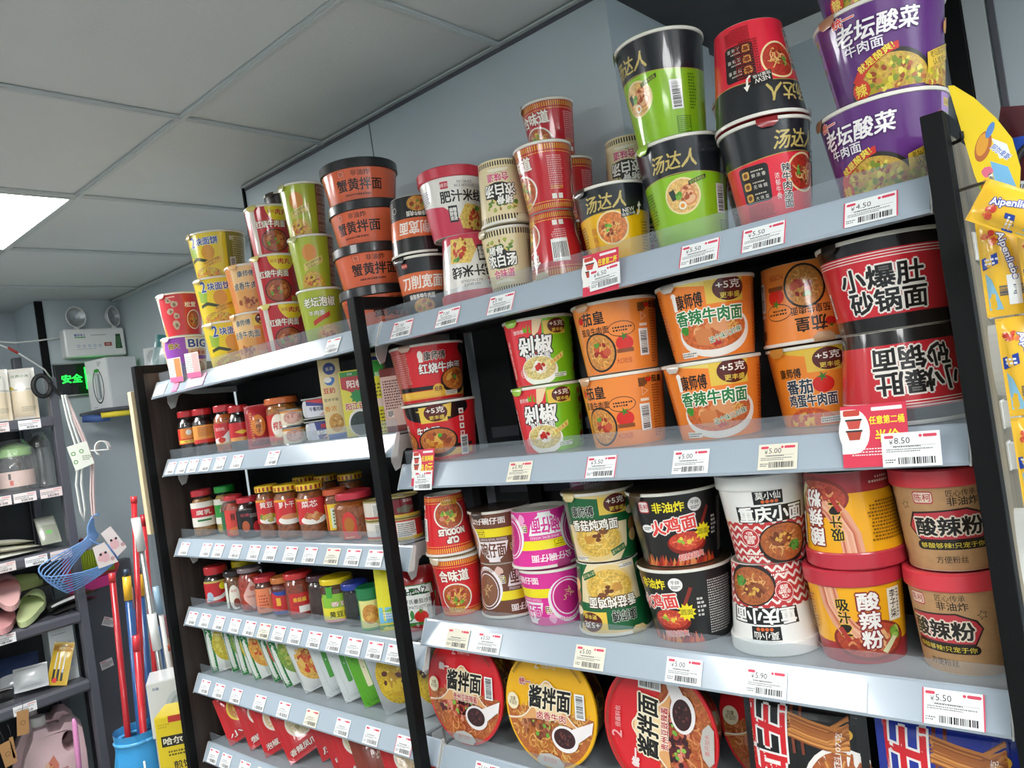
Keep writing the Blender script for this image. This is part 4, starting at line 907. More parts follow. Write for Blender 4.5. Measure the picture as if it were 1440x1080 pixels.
@kind('zigzag', .0610, .0465, .1200, '#e8e7e2', 'plastic', '#e9e9e4:lid', .019, seed=31)
def _(a, U, H):
    a.rect('#ecebe6', -U, 0, U, H); a.rect('#c2363a', -U, 0, U, H*.56)
    for r in range(6):
        y = .006+r*.0105; n = 44
        a.strand('#efe9df', [(-U+2*U*i/n, y+(.0036 if i % 2 else -.0036)) for i in range(n+1)], .0032)
    for c in (0., U):
        a.rect('#1b1918', c-.021, H*.80, c+.015, H*.975); a.text('#f0ede6', '莫小仙', c-.003, H*.915, .010, .030, .02); [a.ell('#d0602a', c-.010+.0055*k, H*.835, .0023) for k in range(4)]
        a.rect('#181615', c-.046, H*.56, c+.044, H*.775); a.text('#f3f1ec', '重庆小面', c-.001, H*.668, .020, .084, .06, '#181615', .05)
        a.ell('#231d1a', c+.012, .026, .036, .029); a.ell('#a85a2c:food', c+.012, .028, .033, .025); a.noodles(('#d69a58', '#c4803f', '#e2b070'), c+.012, .026, .032, .023, 34, .0014); a.chunks(('#8a4a2a', '#a8643a', '#70361e'), c+.006, .034, .020, .011, 26, .0055); a.chunks(('#3c7a2a', '#57963a', '#2d6420'), c+.026, .022, .011, .008, 16, .0048); a.chunks(('#d9a94a',), c+.012, .034, .014, .006, 8, .003)
        a.ell('#c2363a', c-.034, H*.36, .0135); a.ring('#efe9df', c-.034, H*.36, .0125, .0008); a.text('#f3e6dc', '<3%\n非油炸\n面饼', c-.034, H*.36, .017, .017, .02); a.fine('#f3e6dc', c-.032, .012, .026, .008, 2)
@kind('sournoodle', .0605, .0500, .1190, '#f0a914', 'plastic', '#c23342:lid', .020, seed=32)
def _(a, U, H):
    a.rect('#f2ad16', -U, 0, U, H); a.rect('#a92f35', -U, 0, U, H*.26)
    for c in (0., U):
        a.ell('#8a2c22', c+.006, .030, .046, .026); a.ell('#b8462e:food', c+.006, .031, .042, .022); a.chunks(('#d8925a', '#c25a3a', '#e6b07a', '#9a3426', '#e0a06a'), c+.006, .030, .036, .015, 40, .006)
        for k in range(11): a.strand(a.rnd.choice(('#d98a6a', '#e3a383', '#c6694c', '#eab89a')), [(c-.048+.0022*k, H), (c-.046+.0022*k, H*.75), (c-.036+.0028*k, H*.5), (c-.024+.0034*k, .034)], .0023)
        a.chunks(('#7fae3a', '#a8c85a', '#5c8f2a'), c+.038, .036, .012, .010, 14, .0065); a.poly('#dfe0b0', [(c+.018, .016), (c+.024, .012), (c+.040, .030), (c+.034, .033)])
        a.vtext('#f3efe8', '酸辣粉', c+.008, H*.56, .072, .024, b=.05, o='#8a1f24', ow=.08); a.vtext('#1e1512', '吸汁!', c-.021, H*.60, .048, .014, b=.04, o='#e9bd3a', ow=.05)
        a.rect('#ece6d2', c+.031, H*.52, c+.050, H*.93); a.vtext('#2a2320', '李子柒', c+.0385, H*.73, .036, .009); a.fine('#7a6f5c', c+.046, H*.73, .003, .036, 9)
        a.rect('#b3392f', c-.026, .028, c-.020, .048, .5)
    for c in (U*.52, -U*.48): a.fine('#8a5a10', c, H*.62, .040, H*.5, 12); a.fine('#e0b8a8', c, H*.12, .03, .01, 2)
@kind('kraft', .0580, .0480, .1190, 'kraftbox', 'plastic', '#dd3e49:lid', .020, seed=33)
def _(a, U, H):
    for c in (0., U):
        a.rrect('#b8434a', c-.034, H*.80, c-.012, H*.95, .003); a.rrect('#e8d4c0', c-.033, H*.815, c-.013, H*.935, .0025); a.text('#b8343a', '陈柯', c-.023, H*.875, .009)
        a.text('#2b231c', '匠心传承', c+.016, H*.915, .0075, .030, .015); a.text('#2b231c', '非油炸', c+.017, H*.82, .010, .032, .02)
        a.poly('#2b1d1a', [(c-.046, H*.52), (c-.038, H*.70), (c+.020, H*.74), (c+.040, H*.66), (c+.046, H*.56), (c+.036, H*.36), (c-.034, H*.36)])
        a.poly('#c23a44', [(c-.044, H*.52), (c-.036, H*.68), (c+.019, H*.72), (c+.038, H*.645), (c+.044, H*.56), (c+.035, H*.38), (c-.033, H*.38)])
        a.text('#1b1513', '酸辣粉', c, H*.53, .021, .072, .05, '#e9dcc8', .08)
        a.rrect('#1f1815', c-.038, H*.255, c+.040, H*.36, .005); a.text('#f0d94a', '够酸够辣!只宠于你', c+.001, H*.307, .0065, .070, .02); a.text('#231a15', '方便粉丝', c-.002, H*.14, .0085, .034, .025)
        for sx, sy in ((-.046, .78), (.046, .72)): a.star('#2b231c', c+sx, H*sy, .006, 5, .45); a.star('#c29a6c', c+sx, H*sy, .0045, 5, .45)
    a.fine('#5a4330', -U*.5, H*.6, .022, H*.6, 14); a.bars('#3a2c22', -U*.5+.006, H*.15, .022, .014, 20)

@kind('lilac', .0520, .0420, .1180, '#c9a8c4', lidcol='#b8487f', seed=34)
def _(a, U, H):
    a.rect('#cbb2c8', -U, 0, U, H); a.rect('#b0246a', .012, 0, .07, H); a.rect('#6a1a4a', .034, H*.3, .06, H); a.fine('#7a5a7a', -.016, H*.6, .04, H*.7, 14)
# ---------------------------------------------------------------- tubs in place
D1, D2, D3, D4 = deck(R_RAIL[0])+.0005, deck(R_RAIL[1])+.0005, deck(R_RAIL[2])+.0005, deck(R_RAIL[3])+.0005
DL = [deck(z)+.0005 for z in L_RAIL]
def stack(key, x, y, z, items, group, pitch=.0012):
    h = KINDS[key]['h']
    for i, it in enumerate(items):
        lab, face, flip = it[:3]; dx, dy = it[3:5] if len(it) > 3 else (0, 0)
        tub(key, x+dx, y+dy, z, lab, group, face, flip)
        z += h+pitch
    return z
G = 'noodle tubs on the top shelves'
# top shelf, left bay
z = stack('bigpurple', -2.050, .093, DL[0], [('purple and beige noodle tub under the red one, left end of the top shelf', -8, 0)], G)
stack('mushroomred', -2.043, .093, z, [('red noodle tub with mushroom pictures, stacked on the purple one at the left end', -8, 0)], G)
stack('twoblock', -1.826, .108, DL[0], [('yellow noodle tub, bottom of the stack of three yellow tubs', -8, 0, .010, 0), ('yellow noodle tub, middle of the stack of three yellow tubs', -14, 0, -.006, 0), ('yellow and olive noodle tub, top of the stack of three yellow tubs', -28, 0, -.004, 0)], G)
stack('orangebeef', -1.672, .098, DL[0], [('orange noodle tub, lower of the two orange tubs left of the red stack', -22, 0, -.004, 0), ('orange noodle tub, upper of the two orange tubs left of the red stack', 0, 0, 0, 0)], G)
stack('ballred', -1.548, .088, DL[0], [('red noodle tub with yellow corner, bottom of the red stack of three', 0, 0, 0, 0), ('red noodle tub with yellow corner, middle of the red stack of three', -6, 0, -.006, 0), ('red noodle tub with a beef bowl picture, top of the red stack of three', 2, 0, -.002, 0)], G)
stack('goldback', -1.662, .212, DL[0], [('gold and brown noodle tub at the bottom behind the red stack', 0, 0), ('gold and brown noodle tub in the middle behind the red stack', 0, 0), ('gold and brown noodle tub with a dark lid peeping out behind the top red tub', 0, 0)], G)
stack('plaingreen', -1.395, .083, DL[0], [('olive green noodle tub with white title lettering, bottom of the green stack', 150, 0, .004, 0), ('olive green noodle tub, middle of the green stack of three', -6, 0, .000, 0), ('olive green noodle tub with brown side panel, top of the green stack', -18, 0, -.006, 0)], G)
stack('crab', -1.240, .117, DL[0], [('black lidded orange noodle bowl, lowest of four, behind the middle post', 25, 0, .003, 0), ('black lidded orange noodle bowl, third from the top of four', 0, 0, 0, 0), ('black lidded orange noodle bowl, second from the top of four', -22, 0, .006, 0), ('black lidded orange noodle bowl, top of the stack of four', -3, 0, -.004, 0)], G)
# top shelf, right bay
z = stack('sliced', -1.066, .092, D1, [('black and orange sliced noodle tub standing upright on the top right shelf', -8, 0)], G)
stack('sliced', -1.068, .091, z, [('black and orange sliced noodle tub turned upside down on the upright one', 8, 1), ], G)
stack('goldback', -1.085, .205, D1, [('brown noodle tub hidden low behind the black and orange sliced noodles', 0, 0), ('brown noodle tub with a dark rim showing above the sliced noodles', 0, 0)], G)
z = stack('ricenoodle', -.945, .096, D1, [('white and red rice noodle tub standing upside down', 10, 1)], G)
stack('ricenoodle', -.963, .093, z, [('white and red rice noodle tub with red lid, standing on the upside down one', 12, 0)], G)
z = stack('cupbeige', -.842, .082, D1, [('beige bone soup noodle cup, upright, next to the red cups', -22, 0)], G)
stack('cupbeige', -.833, .079, z, [('beige bone soup noodle cup, upside down on the upright beige cup', -5, 1)], G)
z = stack('cupred', -.743, .084, D1, [('dark red noodle cup with barcode, upside down, lowest at the front of the red cups', -78, 1)], G)
stack('cupred', -.742, .084, z, [('dark red noodle cup, upright on the upside down one', -68, 0)], G)
stack('cupred', -.776, .192, D1, [('dark red noodle cup, lowest of the rear red stack', -30, 0, 0, 0), ('dark red noodle cup, second of the rear red stack', -40, 0, 0, 0), ('dark red noodle cup at the very top of the red cups', -38, 0, -.022, 0)], G)
stack('cupbeige', -.655, .202, D1, [('beige noodle cup, lowest behind the black and yellow soup cup', 0, 0), ('beige bone soup noodle cup upside down behind the black and yellow soup cup', -8, 1)], G)
stack('soupyellow', -.634, .097, D1, [('black and yellow soup noodle tub with gold title', -10, 0)], G)
stack('soupgreen', -.511, .101, D1, [('black and green soup noodle tub, lower of the two green ones', -10, 0), ('black and green soup noodle tub, upper of the two, with a barcode', -48, 0, -.010, 0)], G)
stack('cupred', -.452, .212, D1, [('red cup low in the gap between the green and red soup tubs', 40, 0), ('red cup seen in the gap between the green and red soup tubs', 40, 0)], G)
z = stack('soupred', -.387, .097, D1, [('black and red soup noodle tub standing upright under the upside down one', 48, 0)], G)
stack('soupred', -.387, .094, z, [('black and red soup noodle tub standing upside down', 45, 1)], G)
stack('purple', -.245, .110, D1, [('purple pickled cabbage noodle tub at the bottom by the right post', -30, 0, 0, 0), ('purple pickled cabbage noodle tub with white title, second from the bottom', -4, 0, .011, 0), ('purple pickled cabbage noodle tub cut by the top edge of the picture', -20, 0, .012, 0)], G)

G = 'noodle tubs on the second right shelf'
stack('braised', -1.104, .108, D2, [('red braised beef noodle tub with gold wave, lower, behind the offer card', -122, 0, .008, 0), ('red braised beef noodle tub with gold wave, upper of the two', 8, 0, -.004, 0)], G)
stack('chilli', -.815, .095, D2, [('red and green chopped chilli noodle tub, lower of the two', -12, 0, .0, 0), ('red and green chopped chilli noodle tub, upper of the two', -4, 0, .002, 0)], G)
stack('tomato', -.664, .102, D2, [('orange tomato beef noodle tub, lower of the two left of the spicy beef tubs', -14, 0, -.004, 0), ('orange tomato beef noodle tub, upper of the two left of the spicy beef', -3, 0, .001, 0)], G)
stack('spicy', -.512, .108, D2, [('orange spicy beef noodle tub with green title, lower of the two', -6, 0, -.005, 0), ('orange spicy beef noodle tub with green title, upper of the two', -3, 0, .003, 0)], G)
z = stack('tomatoegg', -.389, .172, D2, [('orange tomato egg noodle tub under the upside down one', -6, 0)], G)
stack('tomato', -.389, .170, z, [('orange tomato beef noodle tub standing upside down left of the big casserole bowls', -30, 1)], G)
z = stack('casserole', -.266, .110, D2, [('big black and red casserole noodle bowl standing upside down', 14, 1)], G)
stack('casserole', -.267, .110, z, [('big black and red casserole noodle bowl standing upright on top', -6, 0)], G)

G = 'noodle tubs on the third right shelf'
z = stack('cupbright', -1.085, .083, D3, [('bright red noodle cup, upright, at the left end of the third shelf', -12, 0)], G)
stack('cupbright', -1.093, .083, z, [('bright red noodle cup standing upside down at the left end', 188, 1)], G)
z = stack('brownbowl', -.985, .115, D3, [('brown bowl noodles standing upside down, lower of the two', 10, 1)], G)
stack('brownbowl', -.985, .115, z, [('brown bowl noodles standing upright, upper of the two', -3, 0)], G)
z = stack('pinkbowl', -.868, .102, D3, [('pink bowl noodles standing upright, lower of the front two', -38, 0)], G)
stack('pinkbowl', -.875, .100, z, [('pink bowl noodles standing upside down, upper of the front two', -13, 1)], G)
z = stack('chicken', -.741, .094, D3, [('green and cream chicken noodle tub standing upside down', -8, 1)], G)
stack('chicken', -.745, .100, z, [('green and cream chicken noodle tub standing upright on top', -8, 0)], G)
stack('fire', -.610, .106, D3, [('black fire noodle tub, lower, turned so its small print shows', -48, 0, .002, 0), ('black fire noodle tub with pink title, upper of the two', -8, 0, 0, 0)], G)
z = stack('zigzag', -.472, .094, D3, [('white tub with red zigzag pattern standing upside down', -17, 1)], G)
stack('zigzag', -.463, .094, z, [('white tub with red zigzag pattern and white lid standing upright', 10, 0)], G)
z = stack('sournoodle', -.358, .097, D3, [('red lidded yellow sour noodle tub standing upright, right of the zigzag tubs', 4, 0)], G)
stack('sournoodle', -.349, .096, z, [('red lidded yellow sour noodle tub standing upside down on the upright one', -42, 1)], G)
stack('kraft', -.240, .098, D3, [('kraft paper sour noodle tub with red lid, lower, by the right post', -30, 0, .002, 0), ('kraft paper sour noodle tub with red lid, upper, by the right post', 0, 0, .002, 0)], G)

stack('lilac', -.812, .195, D3, [('lilac and magenta tub low behind the pink bowls', 0, 0), ('lilac and magenta tub under the second shelf, behind the green chicken tub', 0, 0)], G)
# ---------------------------------------------------------------- jars, tins, cartons
def view_at(x, y): return math.atan2(-x, y+.92)
def jar(label, x, y, z, r, h, lid, inside, labels, group, lidh=.016, neck=.74, sh=.66, face=0., lidart=None, name='glass_jar'):
    """labels: function(art, r, h) drawing on the glass between foot and shoulder"""
    t = thing(name, label, 'jar', (x, y, z), view_at(x, y)+rad(face), group)
    hs, hn = h*sh, h-lidh
    m = MB(); m.lathe([(0, .001), (r*.86, 0), (r*.97, .003), (r, .008), (r, hs), (r*.94, hs+(hn-hs)*.35), (r*neck, hs+(hn-hs)*.75), (r*neck, hn+.004)], 'glass', 32); m.build('glass_body', t)
    m = MB(); q = r-.0016; m.lathe([(0, .003), (q*.9, .0028), (q, .008), (q, hs), (q*.92, hs+(hn-hs)*.32), (q*neck*.95, hs+(hn-hs)*.7), (0, hs+(hn-hs)*.72)], inside+':jar', 32); m.build('contents', t)
    m = MB(); lr = r*neck+.0035
    m.lathe([(lr-.001, hn-.001), (lr, hn), (lr, h-.003), (lr-.0012, h-.0008), (lr-.003, h), (lr-.005, h-.0008), (0, h-.0008)], lid+':lid', 40)
    if lidart:
        a = Art(5); lidart(a, lr, lidh); wrap(m, a, lr, lr, lidh-.004, 48, hn)
    m.build('screw_lid', t)
    m = MB(); a = Art(6); labels(a, r, h); wrap(m, a, r+.0004, r+.0004, h, 48, 0); m.build('paper_label', t)
    return t
def band(base, v0, v1, *more, w=None):
    """a label strip with optional extra drawing steps"""
    def f(a, r, h):
        ww = (w or 2.2)*r/2*1.0
        a.rect(base, -ww*1.25, h*v0, ww*1.25, h*v1)
        for st in more:
            k = st[0]
            if k == 't': a.text(st[1], st[2], r*st[3], h*st[4], h*st[5], r*st[6] if len(st) > 6 else None, .03, st[7] if len(st) > 7 else None, .05)
            elif k == 'r': a.rect(st[1], r*st[2], h*st[3], r*st[4], h*st[5])
            elif k == 'e': a.ell(st[1], r*st[2], h*st[3], r*st[4], h*st[5])
            elif k == 'p': a.poly(st[1], [(r*px, h*py) for px, py in st[2]])
            elif k == 'c': a.chunks(st[1], r*st[2], h*st[3], r*st[4], h*st[5], st[6], r*st[7])
            elif k == 'f': a.fine(st[1], r*st[2], h*st[3], r*st[4], h*st[5], st[6])
    return f
def check(a, r, h):
    n = 18; U = PI*r
    a.rect('#f0c832', -U, 0, U, h)
    a.put('#a8342a', [[(-U+2*U*(i+.0)/n, 0), (-U+2*U*(i+.5)/n, 0), (-U+2*U*(i+.5)/n, h), (-U+2*U*(i+.0)/n, h)] for i in range(n)])
J2, J3, J4, J5, J6 = (DL[1]), (DL[2]), (DL[3]), (DL[4]), (DL[5])
g = 'sauce jars on the second left shelf'
jar('tall dark jar with red cap and orange portrait label, leftmost on the second left shelf', -2.040, .068, J2, .030, .124, '#c3262c', '#231410', band('#d8402e', .28, .62, ('r', '#e6883a', -.9, .40, .6, .62), ('r', '#e8c94a', -1.2, .30, 1.2, .37), ('t', '#c8282a', '老干妈', 0, .335, .05, 1.2), ('e', '#efe2d0', -.1, .53, .25, .06)), g)
jar('tall dark jar with red cap and amber back label, second from the left', -1.955, .066, J2, .028, .122, '#c8282e', '#261512', band('#e39a4a', .26, .64, ('r', '#d03a34', -1.3, .26, 1.3, .34), ('f', '#a85a2a', .1, .50, 1.4, .2, 6)), g)
jar('golden oil jar with red cap standing behind the white labelled jar', -1.895, .105, J2, .027, .122, '#c3262c', '#c97a28', band('#c8302e', .22, .58, ('r', '#e8a93a', -1.3, .5, 1.3, .58), ('r', '#8a4a8a', -.4, .3, 0, .46)), g)
jar('jar with red cap and red and white label in front of the golden jar', -1.840, .066, J2, .029, .120, '#c8343a', '#b5602a', band('#ece2dc', .20, .62, ('p', '#cc2f35', [(-1.3, .30), (-.3, .34), (.9, .62), (-1.3, .62)]), ('e', '#c8402e', -.5, .27, .35, .06), ('r', '#e8a93a', -1.3, .18, 1.3, .21), ('t', '#f3e6e0', '饭扫光', -.6, .5, .07, .9)), g)
jar('dark jar with red cap and gold star label, right of the white labelled jar', -1.766, .064, J2, .027, .112, '#c3262c', '#1f1412', band('#c62c30', .22, .62, ('p', '#e6bb3a', [(-.6, .42), (.1, .46), (.7, .42), (.1, .36)]), ('r', '#e0a05a', -1.3, .22, 1.3, .30)), g)
g2 = 'goods on the second left shelf'
def pouch_mesh(w, h, t, key, art=None, edge=.008, back=None, fl=.0):
    m = MB(); nx, nz = 12, 14
    def bul(u, v):
        a = max(0, 1-abs(2*u/(w-2*edge))**2.6) if abs(u) < w/2-edge else 0; b = max(0, 1-abs(2*v/(h-2*edge))**2.6) if abs(v) < h/2-edge else 0
        return t/2*(a*b)**.6
    for sgn in (1, -1):
        vs = []
        for j in range(nz+1):
            for i in range(nx+1):
                u, v = -w/2+w*i/nx, -h/2+h*j/nz; vs.append((u, -sgn*(bul(u, v)+.0004), v))
        fs = [[j*(nx+1)+i, j*(nx+1)+i+1, (j+1)*(nx+1)+i+1, (j+1)*(nx+1)+i] for j in range(nz) for i in range(nx)]
        if sgn < 0: fs = [f[::-1] for f in fs]
        m.add(vs, fs, key if sgn > 0 else (back or key))
    if art: stick(m, art, FRONT, bulge=lambda u, v: bul(u, v)+.0006, st=.008, lay=.00001, clip=(w, h))
    return m
def place(o, x, y, z, yaw=0., lean=0., roll=0., rest=True):
    """yaw: face turned to the viewer's right; lean: top tips backwards; roll: top tips to the left; z: the surface it rests on"""
    R = Matrix.Rotation(rad(yaw), 4, 'Z') @ Matrix.Rotation(rad(-lean), 4, 'X') @ Matrix.Rotation(rad(-roll), 4, 'Y')
    lo = 0
    if rest:
        pts = [v.co for c in ([o] if o.type == 'MESH' else o.children) for v in c.data.vertices]
        lo = min((R @ p).z for p in pts)
    R.translation = Vector((x, y, z-lo+EYE)); o.matrix_world = R; return o
def flatpack(name, cat, label, x, y, z, w, h, t, key, art, group=None, yaw=0., lean=0., roll=0., back=None, parts=()):
    r = thing(name, label, cat, (0, 0, 0), 0, group)
    pouch_mesh(w, h, t, key, art, back=back).build('printed_pouch', r)
    for nm, mb in parts: mb.build(nm, r)
    return place(r, x, y, z, yaw, lean, roll)
def A(fn, seed=1):
    a = Art(seed); fn(a); return a
flatpack('sauce_pouch', 'pouch', 'red chilli oil pouch standing between the dark jar and the wide pickle jar', -1.690, .070, J2, .060, .105, .028, '#b92f33:pack', A(lambda a: (a.ell('#e8883a', .0, .002, .016, .026), a.vtext('#2a1512', '油辣子', .0, .0, .036, .012), a.fine('#e0a05a', -.018, 0, .008, .07, 12), a.rect('#8a1f24', -.022, -.046, .022, -.034))), g2, view_at(-1.69, .07)*57.3-5, 4)
jar('black jar with checkered yellow band standing behind the red pouch', -1.660, .140, J2, .028, .118, '#2a1a1a', '#1c1412', band('#d8b02c', .62, .74, ('r', '#a8342a', -.6, .62, -.2, .74), ('r', '#a8342a', .2, .62, .6, .74)), g)
jar('wide pickle jar with orange lid and red checkered label', -1.602, .083, J2, .037, .112, '#d06a34', '#a8682a', band('#c8342e', .12, .66, ('e', '#f1e8dc', -.35, .42, .5, .24), ('t', '#c8342e', '榨菜', -.35, .42, .17, .72), ('r', '#f0c832', .3, .12, .5, .66), ('r', '#f0c832', .7, .12, .9, .66), ('r', '#a8342a', .5, .12, .7, .66), ('t', '#f0d85a', '乌江', -.4, .2, .07, .6)), g, .014, .93, .78)
def meat_tin(label, x, y, z, group, dark=0):
    t = thing('meat_tin', label, 'tin', (x, y, z), view_at(x, y), group); w, d, h = .066, .044, .046
    m = MB(); m.box((0, 0, h/2), (w, d, h-.004), '#cfd0d2', .010); a = Art(7)
    c1, c2 = (('#3a3f86', '#c6cbe0') if dark else ('#d8dae8', '#c23038'))
    a.rect(c1, -w*.37, .004, w*.37, h-.004)
    if not dark: a.rect(c2, -w*.37, h*.66, w*.37, h-.004); a.poly('#3a3f86', [(-w*.37, h*.86), (w*.37, h*.6), (w*.37, h*.52), (-w*.37, h*.66)])
    else: a.poly('#c6cbe0', [(-w*.37, .004), (-w*.1, .004), (-w*.2, h-.004), (-w*.37, h-.004)]); a.rect('#b83040', .0, h*.6, w*.3, h*.8)
    a.text('#f0eef2' if dark else '#26305a', '午餐肉罐头', 0, h*(.4 if dark else .46), .010, w*.56, .03, '#26305a' if dark else None, .05); a.poly('#d89a8a', [(.0, h*.12), (w*.3, h*.2), (w*.32, h*.36), (.01, h*.26)])
    stick(m, a, front_at(0, -d/2-.0002, 0)); m.build('tin_body', t)
    for zz in (.0005, h-.0025):
        m = MB(); m.box((0, 0, zz+.001), (w+.003, d+.003, .0035), 'chrome', .0012); m.build('seamed_rim', t)
    m = MB(); m.tube([(.006*math.cos(k*PI/6)*1.3+.01, .006*math.sin(k*PI/6), h+.0012) for k in range(13)], .0007, 'chrome', 6); m.build('ring_pull', t)
    return t
meat_tin('blue luncheon meat tin at the bottom of two on the second left shelf', -1.452, .080, J2, 'luncheon meat tins', 1); meat_tin('red and white luncheon meat tin on top of the blue one', -1.453, .080, J2+.0500, 'luncheon meat tins', 0)
meat_tin('blue luncheon meat tin at the back behind the front pair', -1.478, .178, J2, 'luncheon meat tins', 1)
def chicken_tin(label, x, y, z, group):
    t = thing('chicken_tin', label, 'tin', (x, y, z), view_at(x, y), group); r, h = .030, .040
    m = MB(); m.lathe([(0, .002), (r-.002, 0), (r, .001), (r-.001, .003), (r-.001, h-.003), (r, h-.001), (r-.002, h), (r-.004, h-.002), (0, h-.002)], 'chrome', 40)
    a = Art(8); a.rect('#e0d2b8', -PI*r, .004, PI*r, h-.004); a.rect('#d8882e', -PI*r, h-.008, PI*r, h-.004); a.ell('#c89a8a:food', -.004, h*.5, .022, .014); a.chunks(('#c2847a', '#b06a60', '#d8a89a'), -.004, h*.5, .018, .010, 14, .007); a.rect('#6a8a3a', .022, .005, .034, h-.009); a.text('#8a2a20', '鸡肉', .028, h*.5, .008, None, .03)
    wrap(m, a, r-.0008, r-.0008, h, 48); m.build('tin_body', t); return t
for i, lab in enumerate(('round chicken tin at the bottom of two beside the pickle jar', 'round chicken tin on top of the other beside the pickle jar')): chicken_tin(lab, -1.534, .068, J2+.0408*i, 'chicken tins')
def carton(label, x, y, z, w, d, h, key, art, group, yaw=None, side=None, name='carton'):
    t = thing(name, label, 'carton', (x, y, z), view_at(x, y) if yaw is None else rad(yaw), group)
    m = MB(); m.box((0, 0, h/2), (w, d, h), key, .0012)
    if art: stick(m, art, front_at(0, -d/2, 0))
    if side: stick(m, side, Matrix.Translation((w/2, 0, 0)) @ Matrix.Rotation(PI/2, 4, 'Z') @ FRONT)
    m.build('printed_box', t)
    m = MB(); m.box((0, -d*.02, h+.0004), (w*.96, d*.9, .0008), key); m.build('top_flap', t); return t
def milkbox(a):
    a.rect('#e6cf9a', -.021, 0, .021, .17); a.rect('#2f5fae', -.021, 0, .021, .012); a.ell('#2a3f92', 0, .152, .013); a.text('#f0ece0', '雀巢', 0, .152, .008); a.blob('#3a6fc0', -.002, .125, .013, 9, .7); a.ell('#f0ece6', -.006, .128, .008, .006)
    a.text('#c83a2a', '豆奶', -.006, .105, .012, None, .04); a.text('#3a2a1a', '营养早餐', -.004, .085, .007, .03, .03); a.text('#d88a2a', '香浓', -.008, .066, .012, None, .03); a.ell('#c9903a:food', .0, .035, .015, .02); a.chunks(('#e6c27a', '#a8702a'), 0, .035, .012, .016, 10, .004)
carton('tall cream soy drink box with a blue oval, front left of the bean box', -1.395, .082, J2, .046, .034, .172, '#e3cb94', A(milkbox), g2); carton('tall cream soy drink box with a blue oval, behind and right of the first', -1.325, .150, J2, .046, .034, .172, '#d8c08a', A(milkbox), g2)
def beanbox(a):
    a.rect('#d9cf4a', -.030, 0, .030, .134); a.rect('#2f8a3a', -.030, .124, .030, .134); a.poly('#b83a40', [(-.030, .124), (.030, .124), (.030, .100), (.016, .094), (.006, .086), (-.006, .086), (-.016, .094), (-.030, .100)]); a.text('#f0e8e0', '阳帆', 0, .108, .016, .036, .04)
    a.star('#2f8a4a', .0, .082, .016, 9, .7); a.text('#b83a30', '阳江豆豉', 0, .062, .014, .052, .04, '#f0ead8', .06); a.ell('#e9e6dc', 0, .027, .025, .029); a.ell('#23302c:food', 0, .025, .022, .025); a.chunks(('#2e3d38', '#1a2421'), 0, .025, .018, .02, 40, .003); a.text('#e8efe0', '豆豉', -.010, .129, .005, None, .02)
carton('white, red and green black bean box in front of the cream boxes', -1.306, .079, J2+.0015, .064, .036, .136, '#d9cf4a', A(beanbox), g2)
carton('yellow and green box seen just right of the middle post', -1.249, .093, J2, .030, .012, .150, '#e9e03a', A(lambda a: (a.rect('#e9e03a', -.0145, 0, .0145, .15), a.rect('#3aa83a', -.0145, .118, .0145, .15), a.text('#f0f0e0', '盐', 0, .122, .009, None, .02), a.rect('#f0d8c8', -.010, .055, .010, .072), a.fine('#8a7a2a', 0, .025, .018, .05, 7), a.fine('#8a7a2a', 0, .09, .016, .03, 4))), g2, 46)
carton('brown seasoning carton with pale back panel beside the red noodle tubs', -1.208, .093, J2, .040, .026, .128, '#7a3a34', A(lambda a: (a.rect('#d8bcae', -.020, .012, .020, .112), a.fine('#6a4a44', 0, .075, .032, .06, 11), a.rect('#f0e8e0', -.014, .03, -.002, .044), a.fine('#2a2a2a', -.008, .037, .010, .012, 7, .9))), g2, 40)

g = 'sauce jars on the third left shelf'
WL = '#ece6da'
jar('jar with red lid and red and white label, leftmost on the third left shelf', -2.030, .070, J3, .031, .124, '#c3303a', '#9a6a3a', band(WL, .22, .74, ('r', '#cc2f3a', -1.4, .42, 1.4, .62), ('t', WL, '腐乳', 0, .52, .10, 1.3), ('r', '#2f7a3a', -.6, .33, .6, .37)), g)
jar('jar with green lid and green and white label behind the red lidded one', -1.975, .108, J3, .031, .126, '#1f9a3a', '#b09a4a', band(WL, .22, .74, ('r', '#2f9a3a', -1.4, .36, 1.4, .62), ('t', WL, '白菜', 0, .5, .10, 1.2)), g)
jar('jar with dull orange lid and green oval label', -1.905, .082, J3, .026, .104, '#a8604a', '#6a4030', band('#2a6a40', .15, .62, ('e', '#dfe0d0', 0, .38, .55, .2), ('e', '#3a5a4a', 0, .4, .3, .12)), g, .012)
jar('jar with red lid and long red label', -1.855, .066, J3, .026, .106, '#c8343c', '#9a3a24', band('#d8443a', .05, .66, ('t', '#3a1512', '香辣', -.3, .5, .16, .4), ('e', '#e07a3a', 0, .16, .9, .10)), g, .012)
jar('jar with red lid and black label with red berries', -1.785, .066, J3, .032, .100, '#c42f3c', '#2a1714', band('#1f1a1c', .08, .70, ('e', '#b85a34', -.4, .30, .3, .14), ('e', '#c8303a', .45, .26, .3, .14), ('t', '#c84a5a', '玫瑰', -.4, .58, .08, .7), ('f', '#b0a0a0', .3, .55, .6, .1, 3)), g, .012)
